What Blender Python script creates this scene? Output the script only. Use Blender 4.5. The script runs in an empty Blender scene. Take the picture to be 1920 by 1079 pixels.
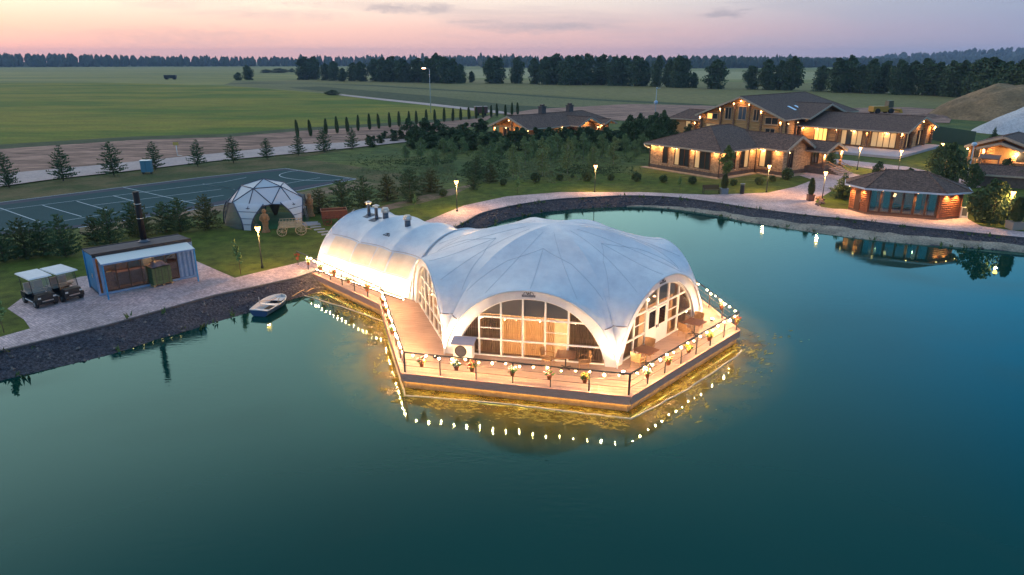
import bpy, math, random
from mathutils import Vector, Matrix, noise
from mathutils.geometry import tessellate_polygon
rnd = random.Random(7)
S = bpy.context.scene
COL = S.collection
R = math.radians

# ---------------------------------------------------------------- camera, world, sun, exposure
CAM_H = 14.6
FPX = 1280.0
PITCH = math.atan((540 - 114) / FPX)
cd = bpy.data.cameras.new('camera'); cam = bpy.data.objects.new('camera', cd); COL.objects.link(cam)
cam.location = (0, 0, CAM_H); cam.rotation_euler = (math.pi / 2 - PITCH, 0, 0)
cd.sensor_width = 36; cd.lens = 36 * FPX / 1920; cd.clip_start = 0.3; cd.clip_end = 20000
S.camera = cam
S.view_settings.view_transform = 'Standard'; S.view_settings.look = 'None'
S.view_settings.gamma = 1; S.view_settings.exposure = 0.6
S.render.engine = 'CYCLES'
S.cycles.use_denoising = True
S.cycles.max_bounces = 6; S.cycles.diffuse_bounces = 2; S.cycles.glossy_bounces = 3
S.cycles.transmission_bounces = 4; S.cycles.transparent_max_bounces = 12; S.cycles.volume_bounces = 0
S.cycles.sample_clamp_indirect = 4.0; S.cycles.sample_clamp_direct = 0
S.cycles.caustics_reflective = False; S.cycles.caustics_refractive = False
S.cycles.volume_step_rate = 10

SUN_AZ = R(-52)      # west-north-west of the view axis (+Y): the afterglow behind the left horizon
world = bpy.data.worlds.new('World'); S.world = world; world.use_nodes = True
nt = world.node_tree; nt.nodes.clear(); N = nt.nodes; L = nt.links
def wn(t, **k):
    n = N.new(t)
    for a, b in k.items(): setattr(n, a, b)
    return n
def wmath(op, a, b=None, c=None, clamp=False):
    n = wn('ShaderNodeMath', operation=op, use_clamp=clamp)
    for i, v in enumerate((a, b, c)):
        if v is None: continue
        if isinstance(v, (int, float)): n.inputs[i].default_value = v
        else: L.new(v, n.inputs[i])
    return n.outputs[0]
def wramp(fac, stops, interp='EASE'):
    n = wn('ShaderNodeValToRGB'); n.color_ramp.interpolation = interp
    cr = n.color_ramp
    while len(cr.elements) < len(stops): cr.elements.new(0.5)
    for e, (p, c) in zip(cr.elements, stops): e.position = p; e.color = (*c, 1)
    L.new(fac, n.inputs[0]); return n.outputs[0]
def wmix(f, a, b, mode='MIX'):
    n = wn('ShaderNodeMix', data_type='RGBA', blend_type=mode)
    for i, v in ((0, f), (6, a), (7, b)):
        if isinstance(v, (int, float)): n.inputs[i].default_value = v
        elif isinstance(v, tuple): n.inputs[i].default_value = (*v, 1)
        else: L.new(v, n.inputs[i])
    return n.outputs[2]
tc = wn('ShaderNodeTexCoord'); sep = wn('ShaderNodeSeparateXYZ'); L.new(tc.outputs['Generated'], sep.inputs[0])
X_, Y_, Z_ = sep.outputs
hl = wmath('SQRT', wmath('ADD', wmath('MULTIPLY', X_, X_), wmath('MULTIPLY', Y_, Y_)))
az = wmath('DIVIDE', wmath('ADD', wmath('MULTIPLY', X_, math.sin(SUN_AZ)), wmath('MULTIPLY', Y_, math.cos(SUN_AZ))), wmath('MAXIMUM', hl, 0.001))
warm = wmath('MULTIPLY_ADD', az, 0.5, 0.5, clamp=True)       # 1 towards the afterglow, 0 opposite
el = wmath('MAXIMUM', Z_, 0.0)
# elevation ramps (position = sin of elevation)
side_glow = wramp(el, [(0.0, (0.86, 0.44, 0.36)), (0.03, (0.80, 0.47, 0.40)), (0.08, (0.80, 0.66, 0.56)), (0.18, (1.40, 1.30, 1.16)), (0.40, (0.92, 1.00, 1.00)), (0.65, (0.13, 0.30, 0.40)), (1.0, (0.36, 0.42, 0.58))])
side_blue = wramp(el, [(0.0, (0.22, 0.24, 0.36)), (0.06, (0.16, 0.235, 0.39)), (0.14, (0.20, 0.46, 0.66)), (0.30, (0.02, 0.38, 0.86)), (0.55, (0.05, 0.25, 0.42)), (1.0, (0.36, 0.42, 0.58))])
wf = wramp(warm, [(0.47, (0, 0, 0)), (0.60, (0.22,) * 3), (0.74, (0.66,) * 3), (0.90, (1, 1, 1))], 'LINEAR')
grad = wmix(wf, side_blue, side_glow)
# thin cloud streaks near the horizon
mp = wn('ShaderNodeMapping'); mp.inputs['Scale'].default_value = (1.0, 1.0, 9.0); L.new(tc.outputs['Generated'], mp.inputs[0])
nz = wn('ShaderNodeTexNoise'); nz.inputs['Scale'].default_value = 3.4; nz.inputs['Detail'].default_value = 7; nz.inputs['Roughness'].default_value = 0.58
nz.inputs['Distortion'].default_value = 0.4
L.new(mp.outputs[0], nz.inputs['Vector'])
cl = wramp(nz.outputs[0], [(0.47, (0, 0, 0)), (0.66, (0.75,) * 3)], 'EASE')
lowmask = wramp(el, [(0.0, (0.25,) * 3), (0.03, (1,) * 3), (0.25, (0.8,) * 3), (0.5, (0.25,) * 3)], 'LINEAR')
cfac = wmath('MULTIPLY', wmath('MULTIPLY', cl, lowmask), 0.62)
ccol = wmix(wf, (0.22, 0.28, 0.40), (0.46, 0.36, 0.38))
grad = wmix(cfac, grad, ccol)
# a few small darker puffs of cloud
mp2 = wn('ShaderNodeMapping'); mp2.inputs['Scale'].default_value = (1, 1, 5.5); mp2.inputs['Location'].default_value = (0.37, 0.0, 0.21)
L.new(tc.outputs['Generated'], mp2.inputs[0])
nz2 = wn('ShaderNodeTexNoise'); nz2.inputs['Scale'].default_value = 5.6; nz2.inputs['Detail'].default_value = 9; nz2.inputs['Roughness'].default_value = 0.62
L.new(mp2.outputs[0], nz2.inputs['Vector'])
pf = wmath('MULTIPLY', wramp(nz2.outputs[0], [(0.60, (0, 0, 0)), (0.68, (1, 1, 1))], 'EASE'), wramp(el, [(0.02, (0,) * 3), (0.05, (1,) * 3), (0.2, (0.6,) * 3), (0.4, (0,) * 3)], 'LINEAR'))
grad = wmix(wmath('MULTIPLY', pf, 0.7), grad, (0.26, 0.25, 0.32))
# three small flat clouds low over the tree line, each at its own bearing
azr = wmath('ARCTAN2', X_, Y_)
for ca_, ce_, wa_, we_, st_ in ((-0.159, 0.0660, 0.045, 0.0085, 1.0), (-0.101, 0.0667, 0.024, 0.008, 0.9), (0.030, 0.0415, 0.095, 0.0085, 0.75), (0.088, 0.0455, 0.06, 0.005, 0.6), (-0.05, .05, .05, .003, .5), (-0.42, 0.030, 0.14, 0.012, 0.45), (-0.30, 0.055, 0.10, 0.010, 0.4)):
    u1 = wmath('DIVIDE', wmath('SUBTRACT', azr, ca_), wa_); u2 = wmath('DIVIDE', wmath('SUBTRACT', el, ce_), we_)
    rr_ = wmath('ADD', wmath('MULTIPLY', u1, u1), wmath('MULTIPLY', u2, u2)); base_ = wmath('SUBTRACT', 1.0, rr_, clamp=False)
    nn_ = wn('ShaderNodeTexNoise'); nn_.inputs['Scale'].default_value = 42; nn_.inputs['Detail'].default_value = 6; nn_.inputs['Roughness'].default_value = 0.65
    mm_ = wn('ShaderNodeMapping'); mm_.inputs['Scale'].default_value = (1, 1, 3.5); mm_.inputs['Location'].default_value = (ca_ * 50, 0, 0); L.new(tc.outputs['Generated'], mm_.inputs[0]); L.new(mm_.outputs[0], nn_.inputs['Vector'])
    v_ = wmath('MULTIPLY_ADD', wmath('SUBTRACT', nn_.outputs[0], 0.5), 3.2, base_); f_ = wmath('MULTIPLY', wmath('MULTIPLY', v_, 0.9, clamp=True), st_ * 0.8)
    grad = wmix(f_, grad, wmix(wf, (0.22, 0.24, 0.33), (0.36, 0.31, 0.35)))
sky = wn('ShaderNodeTexSky', sky_type='NISHITA'); sky.sun_disc = False
sky.sun_elevation = R(1.0); sky.sun_rotation = SUN_AZ; sky.altitude = 150; sky.dust_density = 1.5
bg1 = wn('ShaderNodeBackground'); bg1.inputs[1].default_value = 0.05; L.new(sky.outputs[0], bg1.inputs[0])
bg2 = wn('ShaderNodeBackground'); bg2.inputs[1].default_value = 0.95; L.new(grad, bg2.inputs[0])
addb = wn('ShaderNodeAddShader'); L.new(bg1.outputs[0], addb.inputs[0]); L.new(bg2.outputs[0], addb.inputs[1])
wo = wn('ShaderNodeOutputWorld'); L.new(addb.outputs[0], wo.inputs[0])

sd = bpy.data.lights.new('sun', 'SUN'); sd.energy = 0.22; sd.angle = R(14); sd.color = (1.0, 0.78, 0.66)
sun = bpy.data.objects.new('sun', sd); COL.objects.link(sun)
sdir = Vector((math.sin(SUN_AZ) * math.cos(R(5)), math.cos(SUN_AZ) * math.cos(R(5)), math.sin(R(5))))
sun.rotation_euler = sdir.to_track_quat('Z', 'Y').to_euler(); sun.location = (-60, 60, 80)

# ---------------------------------------------------------------- helpers
def at(px, py, z=0.0):
    """ground point (height z) seen at a pixel of the 1920 px wide photograph"""
    a = (px - 960) / FPX; b = (539.5 - py) / FPX
    dy = math.cos(PITCH) + b * math.sin(PITCH); dz = -math.sin(PITCH) + b * math.cos(PITCH)
    t = (z - CAM_H) / dz
    return Vector((a * t, dy * t, z))
def dirv(deg): return Vector((math.cos(R(deg)), math.sin(R(deg)), 0))
def ordn(i):
    w = ['first', 'second', 'third', 'fourth', 'fifth', 'sixth', 'seventh', 'eighth', 'ninth', 'tenth', 'eleventh', 'twelfth', 'thirteenth', 'fourteenth',
         'fifteenth', 'sixteenth', 'seventeenth', 'eighteenth', 'nineteenth', 'twentieth', 'twenty-first', 'twenty-second', 'twenty-third', 'twenty-fourth',
         'twenty-fifth', 'twenty-sixth', 'twenty-seventh', 'twenty-eighth', 'twenty-ninth', 'thirtieth']
    return w[i] if i < len(w) else str(i + 1) + 'th'

class MB:
    def __init__(s): s.v = []; s.f = []; s.sm = []
    def add(s, vs, fs, sm=False):
        n = len(s.v); s.v += [tuple(v) for v in vs]; s.f += [tuple(i + n for i in f) for f in fs]; s.sm += [sm] * len(fs)
    def box(s, c, d, rz=0.0, top=None, M=None):
        x, y, z = d[0] / 2, d[1] / 2, d[2] / 2
        tx, ty = (x, y) if top is None else (x * top, y * top)
        vs = [(-x, -y, -z), (x, -y, -z), (x, y, -z), (-x, y, -z), (-tx, -ty, z), (tx, -ty, z), (tx, ty, z), (-tx, ty, z)]
        if M is None: M = Matrix.Translation(c) @ Matrix.Rotation(rz, 4, 'Z')
        else: M = Matrix.Translation(c) @ M
        s.add([M @ Vector(v) for v in vs], [(0, 3, 2, 1), (4, 5, 6, 7), (0, 1, 5, 4), (1, 2, 6, 5), (2, 3, 7, 6), (3, 0, 4, 7)])
    def beam(s, a, b, w, h, up=(0, 0, 1)):
        a = Vector(a); b = Vector(b); d = (b - a).normalized(); u = Vector(up)
        sd_ = d.cross(u)
        if sd_.length < 1e-4: sd_ = d.cross(Vector((0, 1, 0)))
        sd_.normalize(); u = sd_.cross(d)
        sd_ *= w / 2; u = u * (h / 2)
        vs = [a - sd_ - u, a + sd_ - u, a + sd_ + u, a - sd_ + u, b - sd_ - u, b + sd_ - u, b + sd_ + u, b - sd_ + u]
        s.add(vs, [(0, 1, 2, 3), (7, 6, 5, 4), (0, 4, 5, 1), (1, 5, 6, 2), (2, 6, 7, 3), (3, 7, 4, 0)])
    def tube(s, pts, r, n=6, cap=True, sm=True):
        pts = [Vector(p) for p in pts]; rs = r if isinstance(r, (list, tuple)) else [r] * len(pts)
        base = len(s.v); prev = None
        for i, p in enumerate(pts):
            d = (pts[min(i + 1, len(pts) - 1)] - pts[max(i - 1, 0)])
            d = d.normalized() if d.length > 0 else Vector((0, 0, 1))
            if prev is None:
                a = d.orthogonal().normalized()
            else:
                a = (prev - d * prev.dot(d)); a = a.normalized() if a.length > 1e-5 else d.orthogonal().normalized()
            prev = a; b = d.cross(a)
            for k in range(n):
                t = 2 * math.pi * k / n; s.v.append(tuple(p + (a * math.cos(t) + b * math.sin(t)) * rs[i]))
        for i in range(len(pts) - 1):
            for k in range(n):
                s.f.append((base + i * n + k, base + i * n + (k + 1) % n, base + (i + 1) * n + (k + 1) % n, base + (i + 1) * n + k)); s.sm.append(sm)
        if cap:
            s.f.append(tuple(base + k for k in range(n))[::-1]); s.sm.append(False)
            s.f.append(tuple(base + (len(pts) - 1) * n + k for k in range(n))); s.sm.append(False)
    def lathe(s, prof, n=12, c=(0, 0, 0), sm=True, sx=1, sy=1, cap=True):
        base = len(s.v)
        for r, z in prof:
            for k in range(n):
                t = 2 * math.pi * k / n; s.v.append((c[0] + r * sx * math.cos(t), c[1] + r * sy * math.sin(t), c[2] + z))
        for i in range(len(prof) - 1):
            for k in range(n):
                s.f.append((base + i * n + k, base + i * n + (k + 1) % n, base + (i + 1) * n + (k + 1) % n, base + (i + 1) * n + k)); s.sm.append(sm)
        if cap:
            s.f.append(tuple(base + k for k in range(n))[::-1]); s.sm.append(False)
            s.f.append(tuple(base + (len(prof) - 1) * n + k for k in range(n))); s.sm.append(False)
    def prism(s, poly, z0, z1):
        n = len(poly); vs = [(p[0], p[1], z0) for p in poly] + [(p[0], p[1], z1) for p in poly]
        s.add(vs, [tuple(range(n))[::-1], tuple(range(n, 2 * n))] + [(i, (i + 1) % n, n + (i + 1) % n, n + i) for i in range(n)])
    def sheet(s, poly, z):
        vs = [Vector((p[0], p[1], 0)) for p in poly]
        tris = tessellate_polygon([vs])
        out = []
        for t in tris:
            a, b, c = (vs[i] for i in t)
            out.append(t if (b - a).cross(c - a).z > 0 else (t[0], t[2], t[1]))
        s.add([(v.x, v.y, z) for v in vs], out)
    def ball(s, c, r, n=8, m=5, sz=1.0):
        prof = [(max(1e-3, r * math.sin(math.pi * i / m)), -r * sz * math.cos(math.pi * i / m)) for i in range(m + 1)]
        s.lathe(prof, n, c, cap=False)
    def mesh(s, name):
        me = bpy.data.meshes.new(name); me.from_pydata(s.v, [], s.f); me.polygons.foreach_set('use_smooth', s.sm); me.update(); return me
    def build(s, name, mat, parent=None, mesh=None, **tags):
        me = s.mesh(name)
        return mkobj(name, me, mat, parent, **tags)
def mkobj(name, me, mat, parent=None, loc=None, rz=None, **tags):
    if mat is not None and not me.materials:
        for m_ in (mat if isinstance(mat, (list, tuple)) else [mat]): me.materials.append(m_)
    o = bpy.data.objects.new(name, me); COL.objects.link(o)
    if parent is not None: o.parent = parent
    if loc is not None: o.location = loc
    if rz is not None: o.rotation_euler = (0, 0, rz)
    for k, v in tags.items(): o[k] = v
    return o
def thing(name, label, cat, loc=(0, 0, 0), rz=0.0, group=None):
    o = bpy.data.objects.new(name, None); COL.objects.link(o); o.location = loc; o.rotation_euler = (0, 0, rz)
    o['label'] = label; o['category'] = cat
    if group: o['group'] = group
    o.empty_display_size = 0.3
    return o
def struct(mb, name, mat, **k): return mb.build(name, mat, None, kind='structure', **k)
CHILD = {}
def copy_tree(o, parent=None, top=True):
    c = o.copy(); COL.objects.link(c); c.parent = parent
    for ch in [q for q in o.children]: copy_tree(ch, c, False)
    return c
def place(o, loc, rz=0.0, sc=1.0, label=None, group=None):
    c = copy_tree(o); c.location = loc; c.rotation_euler = (0, 0, rz); c.scale = (sc, sc, sc) if isinstance(sc, (int, float)) else sc
    if label: c['label'] = label
    if group: c['group'] = group
    return c

# ---------------------------------------------------------------- materials
MATS = {}
def mat(name, col, rough=0.8, col2=None, scale=3.0, detail=5, bump=0.0, bscale=None, metal=0.0, emit=None, estr=0.0, stretch=None, spec=0.3, lo=0.35, hi=0.65, trans=0.0):
    if name in MATS: return MATS[name]
    m = bpy.data.materials.new(name); m.use_nodes = True; t = m.node_tree; b = t.nodes['Principled BSDF']
    b.inputs['Base Color'].default_value = (*col, 1); b.inputs['Roughness'].default_value = rough; b.inputs['Metallic'].default_value = metal
    b.inputs['Specular IOR Level'].default_value = spec
    if col2 is not None or bump:
        c = t.nodes.new('ShaderNodeTexCoord'); mpn = t.nodes.new('ShaderNodeMapping'); t.links.new(c.outputs['Object'], mpn.inputs[0])
        if stretch: mpn.inputs['Scale'].default_value = stretch
        n = t.nodes.new('ShaderNodeTexNoise'); n.inputs['Scale'].default_value = scale; n.inputs['Detail'].default_value = detail; n.inputs['Roughness'].default_value = 0.6
        t.links.new(mpn.outputs[0], n.inputs['Vector'])
        if col2 is not None:
            r = t.nodes.new('ShaderNodeValToRGB'); r.color_ramp.elements[0].position = lo; r.color_ramp.elements[1].position = hi
            r.color_ramp.elements[0].color = (*col, 1); r.color_ramp.elements[1].color = (*col2, 1)
            t.links.new(n.outputs[0], r.inputs[0]); t.links.new(r.outputs[0], b.inputs['Base Color'])
        if bump:
            n2 = n
            if bscale:
                n2 = t.nodes.new('ShaderNodeTexNoise'); n2.inputs['Scale'].default_value = bscale; n2.inputs['Detail'].default_value = 4
                t.links.new(mpn.outputs[0], n2.inputs['Vector'])
            bp = t.nodes.new('ShaderNodeBump'); bp.inputs['Strength'].default_value = bump; bp.inputs['Distance'].default_value = 0.05
            t.links.new(n2.outputs[0], bp.inputs['Height']); t.links.new(bp.outputs[0], b.inputs['Normal'])
    if emit is not None:
        b.inputs['Emission Color'].default_value = (*emit, 1); b.inputs['Emission Strength'].default_value = estr
    if trans: b.inputs['Transmission Weight'].default_value = trans
    MATS[name] = m; return m
def layered(name, layers, rough=0.9, bump=0.0, bscale=20, spec=0.2):
    """several noises multiplied over each other: layers = [(scale, stretch, colA, colB, lo, hi)], first is the base"""
    m = bpy.data.materials.new(name); m.use_nodes = True; t = m.node_tree; b = t.nodes['Principled BSDF']
    b.inputs['Roughness'].default_value = rough; b.inputs['Specular IOR Level'].default_value = spec
    c = t.nodes.new('ShaderNodeTexCoord'); cur = None
    for i, (sc, st, ca, cb, lo, hi) in enumerate(layers):
        mpn = t.nodes.new('ShaderNodeMapping'); t.links.new(c.outputs['Object'], mpn.inputs[0]); mpn.inputs['Scale'].default_value = st
        mpn.inputs['Rotation'].default_value = (0, 0, 0.0)
        n = t.nodes.new('ShaderNodeTexNoise'); n.inputs['Scale'].default_value = sc; n.inputs['Detail'].default_value = 6; n.inputs['Roughness'].default_value = 0.62
        t.links.new(mpn.outputs[0], n.inputs['Vector'])
        r = t.nodes.new('ShaderNodeValToRGB'); r.color_ramp.elements[0].position = lo; r.color_ramp.elements[1].position = hi
        r.color_ramp.elements[0].color = (*ca, 1); r.color_ramp.elements[1].color = (*cb, 1); t.links.new(n.outputs[0], r.inputs[0])
        if cur is None: cur = r.outputs[0]
        else:
            mx = t.nodes.new('ShaderNodeMix'); mx.data_type = 'RGBA'; mx.blend_type = 'MULTIPLY'; mx.inputs[0].default_value = 1
            t.links.new(cur, mx.inputs[6]); t.links.new(r.outputs[0], mx.inputs[7]); cur = mx.outputs[2]
    t.links.new(cur, b.inputs['Base Color'])
    if bump:
        n2 = t.nodes.new('ShaderNodeTexNoise'); n2.inputs['Scale'].default_value = bscale; n2.inputs['Detail'].default_value = 5; t.links.new(c.outputs['Object'], n2.inputs['Vector'])
        bp = t.nodes.new('ShaderNodeBump'); bp.inputs['Strength'].default_value = bump; bp.inputs['Distance'].default_value = 0.1
        t.links.new(n2.outputs[0], bp.inputs['Height']); t.links.new(bp.outputs[0], b.inputs['Normal'])
    MATS[name] = m; return m
def brick_mat(name, c1, c2, mortar, bw, bh, rough=0.85, vertical=True, bump=0.6, mort=0.012, tint=None):
    m = bpy.data.materials.new(name); m.use_nodes = True; t = m.node_tree; b = t.nodes['Principled BSDF']; b.inputs['Roughness'].default_value = rough
    b.inputs['Specular IOR Level'].default_value = 0.2
    c = t.nodes.new('ShaderNodeTexCoord'); vec = c.outputs['Object']
    if vertical:
        sp = t.nodes.new('ShaderNodeSeparateXYZ'); t.links.new(vec, sp.inputs[0])
        ad = t.nodes.new('ShaderNodeMath'); t.links.new(sp.outputs[0], ad.inputs[0]); t.links.new(sp.outputs[1], ad.inputs[1])
        cb = t.nodes.new('ShaderNodeCombineXYZ'); t.links.new(ad.outputs[0], cb.inputs[0]); t.links.new(sp.outputs[2], cb.inputs[1]); vec = cb.outputs[0]
    br = t.nodes.new('ShaderNodeTexBrick'); t.links.new(vec, br.inputs['Vector'])
    br.inputs['Scale'].default_value = 1.0; br.inputs['Brick Width'].default_value = bw; br.inputs['Row Height'].default_value = bh; br.inputs['Mortar Size'].default_value = mort
    br.inputs['Color1'].default_value = (*c1, 1); br.inputs['Color2'].default_value = (*c2, 1); br.inputs['Mortar'].default_value = (*mortar, 1)
    n = t.nodes.new('ShaderNodeTexNoise'); n.inputs['Scale'].default_value = 1.7 / bw; n.inputs['Detail'].default_value = 6; t.links.new(vec, n.inputs['Vector'])
    r = t.nodes.new('ShaderNodeValToRGB'); r.color_ramp.elements[0].position = 0.3; r.color_ramp.elements[1].position = 0.7
    r.color_ramp.elements[0].color = (0.55, 0.55, 0.55, 1); r.color_ramp.elements[1].color = (1.35, 1.3, 1.25, 1); t.links.new(n.outputs[0], r.inputs[0])
    mx = t.nodes.new('ShaderNodeMix'); mx.data_type = 'RGBA'; mx.blend_type = 'MULTIPLY'; mx.inputs[0].default_value = 1
    t.links.new(br.outputs['Color'], mx.inputs[6]); t.links.new(r.outputs[0], mx.inputs[7]); t.links.new(mx.outputs[2], b.inputs['Base Color'])
    bp = t.nodes.new('ShaderNodeBump'); bp.inputs['Strength'].default_value = bump; bp.inputs['Distance'].default_value = 0.03
    t.links.new(mx.outputs[2], bp.inputs['Height']); t.links.new(bp.outputs[0], b.inputs['Normal'])
    MATS[name] = m; return m
def glass_mat(name, tint=(0.9, 0.95, 1.0), alpha=0.75, rough=0.03):
    m = bpy.data.materials.new(name); m.use_nodes = True; t = m.node_tree; t.nodes.clear()
    tr = t.nodes.new('ShaderNodeBsdfTransparent'); tr.inputs[0].default_value = (*tint, 1)
    gl = t.nodes.new('ShaderNodeBsdfGlossy'); gl.inputs['Roughness'].default_value = rough
    fr = t.nodes.new('ShaderNodeFresnel'); fr.inputs[0].default_value = 1.6
    mt = t.nodes.new('ShaderNodeMath'); mt.operation = 'MULTIPLY_ADD'; mt.inputs[1].default_value = 1.0; mt.inputs[2].default_value = 1 - alpha; mt.use_clamp = True
    t.links.new(fr.outputs[0], mt.inputs[0])
    mx = t.nodes.new('ShaderNodeMixShader'); t.links.new(mt.outputs[0], mx.inputs[0]); t.links.new(tr.outputs[0], mx.inputs[1]); t.links.new(gl.outputs[0], mx.inputs[2])
    o = t.nodes.new('ShaderNodeOutputMaterial'); t.links.new(mx.outputs[0], o.inputs[0]); MATS[name] = m; return m
def emis(name, col, s, sampled=True):
    m = bpy.data.materials.new(name); m.use_nodes = True; t = m.node_tree; t.nodes.clear()
    e = t.nodes.new('ShaderNodeEmission'); e.inputs[0].default_value = (*col, 1); e.inputs[1].default_value = s
    o = t.nodes.new('ShaderNodeOutputMaterial'); t.links.new(e.outputs[0], o.inputs[0])
    if not sampled: m.cycles.emission_sampling = 'NONE'
    MATS[name] = m; return m
WARM = (1.0, 0.54, 0.21)
def lamp(kind, parent, loc, power, col=WARM, radius=0.06, rot=None, spot=None, blend=0.6, name='light'):
    d = bpy.data.lights.new(name, kind); d.energy = power; d.color = col
    if kind != 'AREA': d.shadow_soft_size = radius
    if kind == 'SPOT': d.spot_size = spot; d.spot_blend = blend
    o = bpy.data.objects.new(name, d); COL.objects.link(o); o.parent = parent; o.location = loc
    if rot: o.rotation_euler = rot
    return o
# ================================================================ SETTING
WZ = -0.8   # water level; the deck and the paved path lie at z = 0
grass = layered('lawn_grass', [(0.10, (1, 1, 1), (0.112, 0.130, 0.024), (0.068, 0.108, 0.016), 0.38, 0.62), (0.9, (1, 1, 1), (0.62, 0.64, 0.6), (1.35, 1.3, 1.1), 0.35, 0.65), (14, (1, 1, 1), (0.6, 0.6, 0.6), (1.3, 1.3, 1.2), 0.3, 0.7)], 0.95, 0.6, 30)
meadow = layered('rough_meadow', [(0.07, (1, 1, 1), (0.106, 0.122, 0.030), (0.062, 0.098, 0.030), 0.35, 0.6), (0.38, (1, 2.8, 1), (0.42, 0.46, 0.42), (1.9, 1.75, 1.7), 0.33, 0.67), (5, (1, 1, 1), (0.6, 0.6, 0.6), (1.3, 1.3, 1.2), 0.3, 0.7)], 0.95, 0.8, 8)
field_g = layered('field_green', [(0.012, (1, 2.2, 1), (0.20, 0.18, 0.018), (0.075, 0.13, 0.008), 0.43, 0.57), (0.10, (1, 2.5, 1), (0.75, 0.75, 0.75), (1.2, 1.2, 1.1), 0.3, 0.7), (1.6, (1, 1, 1), (0.62, 0.62, 0.6), (1.35, 1.35, 1.25), 0.3, 0.7)], 0.95, 0.6, 3)
field_far = layered('field_far', [(0.004, (1, 4, 1), (0.26, 0.235, 0.065), (0.13, 0.155, 0.045), 0.38, 0.62), (0.05, (1, 2, 1), (0.8, 0.8, 0.8), (1.15, 1.15, 1.1), 0.3, 0.7)], 0.95)
maize = layered('crop_maize', [(0.02, (1, 1, 1), (0.13, 0.14, 0.055), (0.175, 0.17, 0.07), 0.35, 0.65), (0.25, (3.0, 1, 1), (0.65, 0.68, 0.66), (1.25, 1.2, 1.15), 0.3, 0.7), (2.0, (1, 1, 1), (0.6, 0.6, 0.6), (1.3, 1.3, 1.3), 0.3, 0.7)], 0.95, 0.8, 2)
ripe = layered('crop_ripe', [(0.01, (1, 1, 1), (0.22, 0.18, 0.065), (0.16, 0.155, 0.05), 0.35, 0.65), (0.3, (1, 1, 1), (0.7, 0.7, 0.7), (1.2, 1.2, 1.2), 0.3, 0.7)], 0.95, 0.8, 1.5)
strip_dark = layered('rank_grass', [(0.3, (1, 1, 1), (0.035, 0.055, 0.025), (0.075, 0.095, 0.045), 0.35, 0.65), (3, (1, 1, 1), (0.6, 0.6, 0.6), (1.3, 1.3, 1.3), 0.3, 0.7)], 0.95, 0.8, 6)
dirt = layered('bare_earth', [(0.15, (0.6, 2.4, 1), (0.36, 0.205, 0.15), (0.17, 0.10, 0.075), 0.38, 0.62), (0.7, (.35, 2.6, 1), (0.5, 0.5, 0.5), (1.8, 1.75, 1.75), 0.36, 0.64), (12, (1, 1, 1), (0.75, 0.75, 0.75), (1.2, 1.2, 1.2), 0.3, 0.7)], 0.95, 0.8, 6)
road_m = layered('gravel_road', [(0.2, (1, 1, 1), (0.56, 0.42, 0.38), (0.46, 0.35, 0.33), 0.35, 0.65), (2.5, (1, 1, 1), (0.8, 0.8, 0.8), (1.15, 1.15, 1.15), 0.3, 0.7), (22, (1, 1, 1), (0.75, 0.75, 0.75), (1.2, 1.2, 1.2), 0.3, 0.7)], 0.92, 0.5, 20)
verge = layered('dry_verge', [(0.16, (1, 1, 1), (0.17, 0.125, 0.06), (0.062, 0.082, 0.026), 0.36, 0.56), (2.0, (1, 1, 1), (0.7, 0.7, 0.7), (1.25, 1.25, 1.2), 0.3, 0.7), (15, (1, 1, 1), (0.6, 0.6, 0.6), (1.3, 1.3, 1.2), 0.3, 0.7)], 0.95, 0.6, 20)
court_m = layered('court_surface', [(0.3, (1, 1, 1), (0.016, 0.062, 0.070), (0.024, 0.076, 0.082), 0.3, 0.7), (6, (1, 1, 1), (0.85, 0.85, 0.85), (1.1, 1.1, 1.1), 0.3, 0.7)], 0.9, 0.1, 40, 0.1)
court_b = layered('court_border_surface', [(0.4, (1, 1, 1), (0.055, 0.062, 0.085), (0.07, 0.078, 0.10), 0.3, 0.7), (6, (1, 1, 1), (0.85, 0.85, 0.85), (1.1, 1.1, 1.1), 0.3, 0.7)], 0.9, 0.1, 40, 0.1)
line_m = mat('court_paint', (0.55, 0.62, 0.66), 0.7, (0.40, 0.48, 0.52), 6)
white_plaster = None

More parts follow.
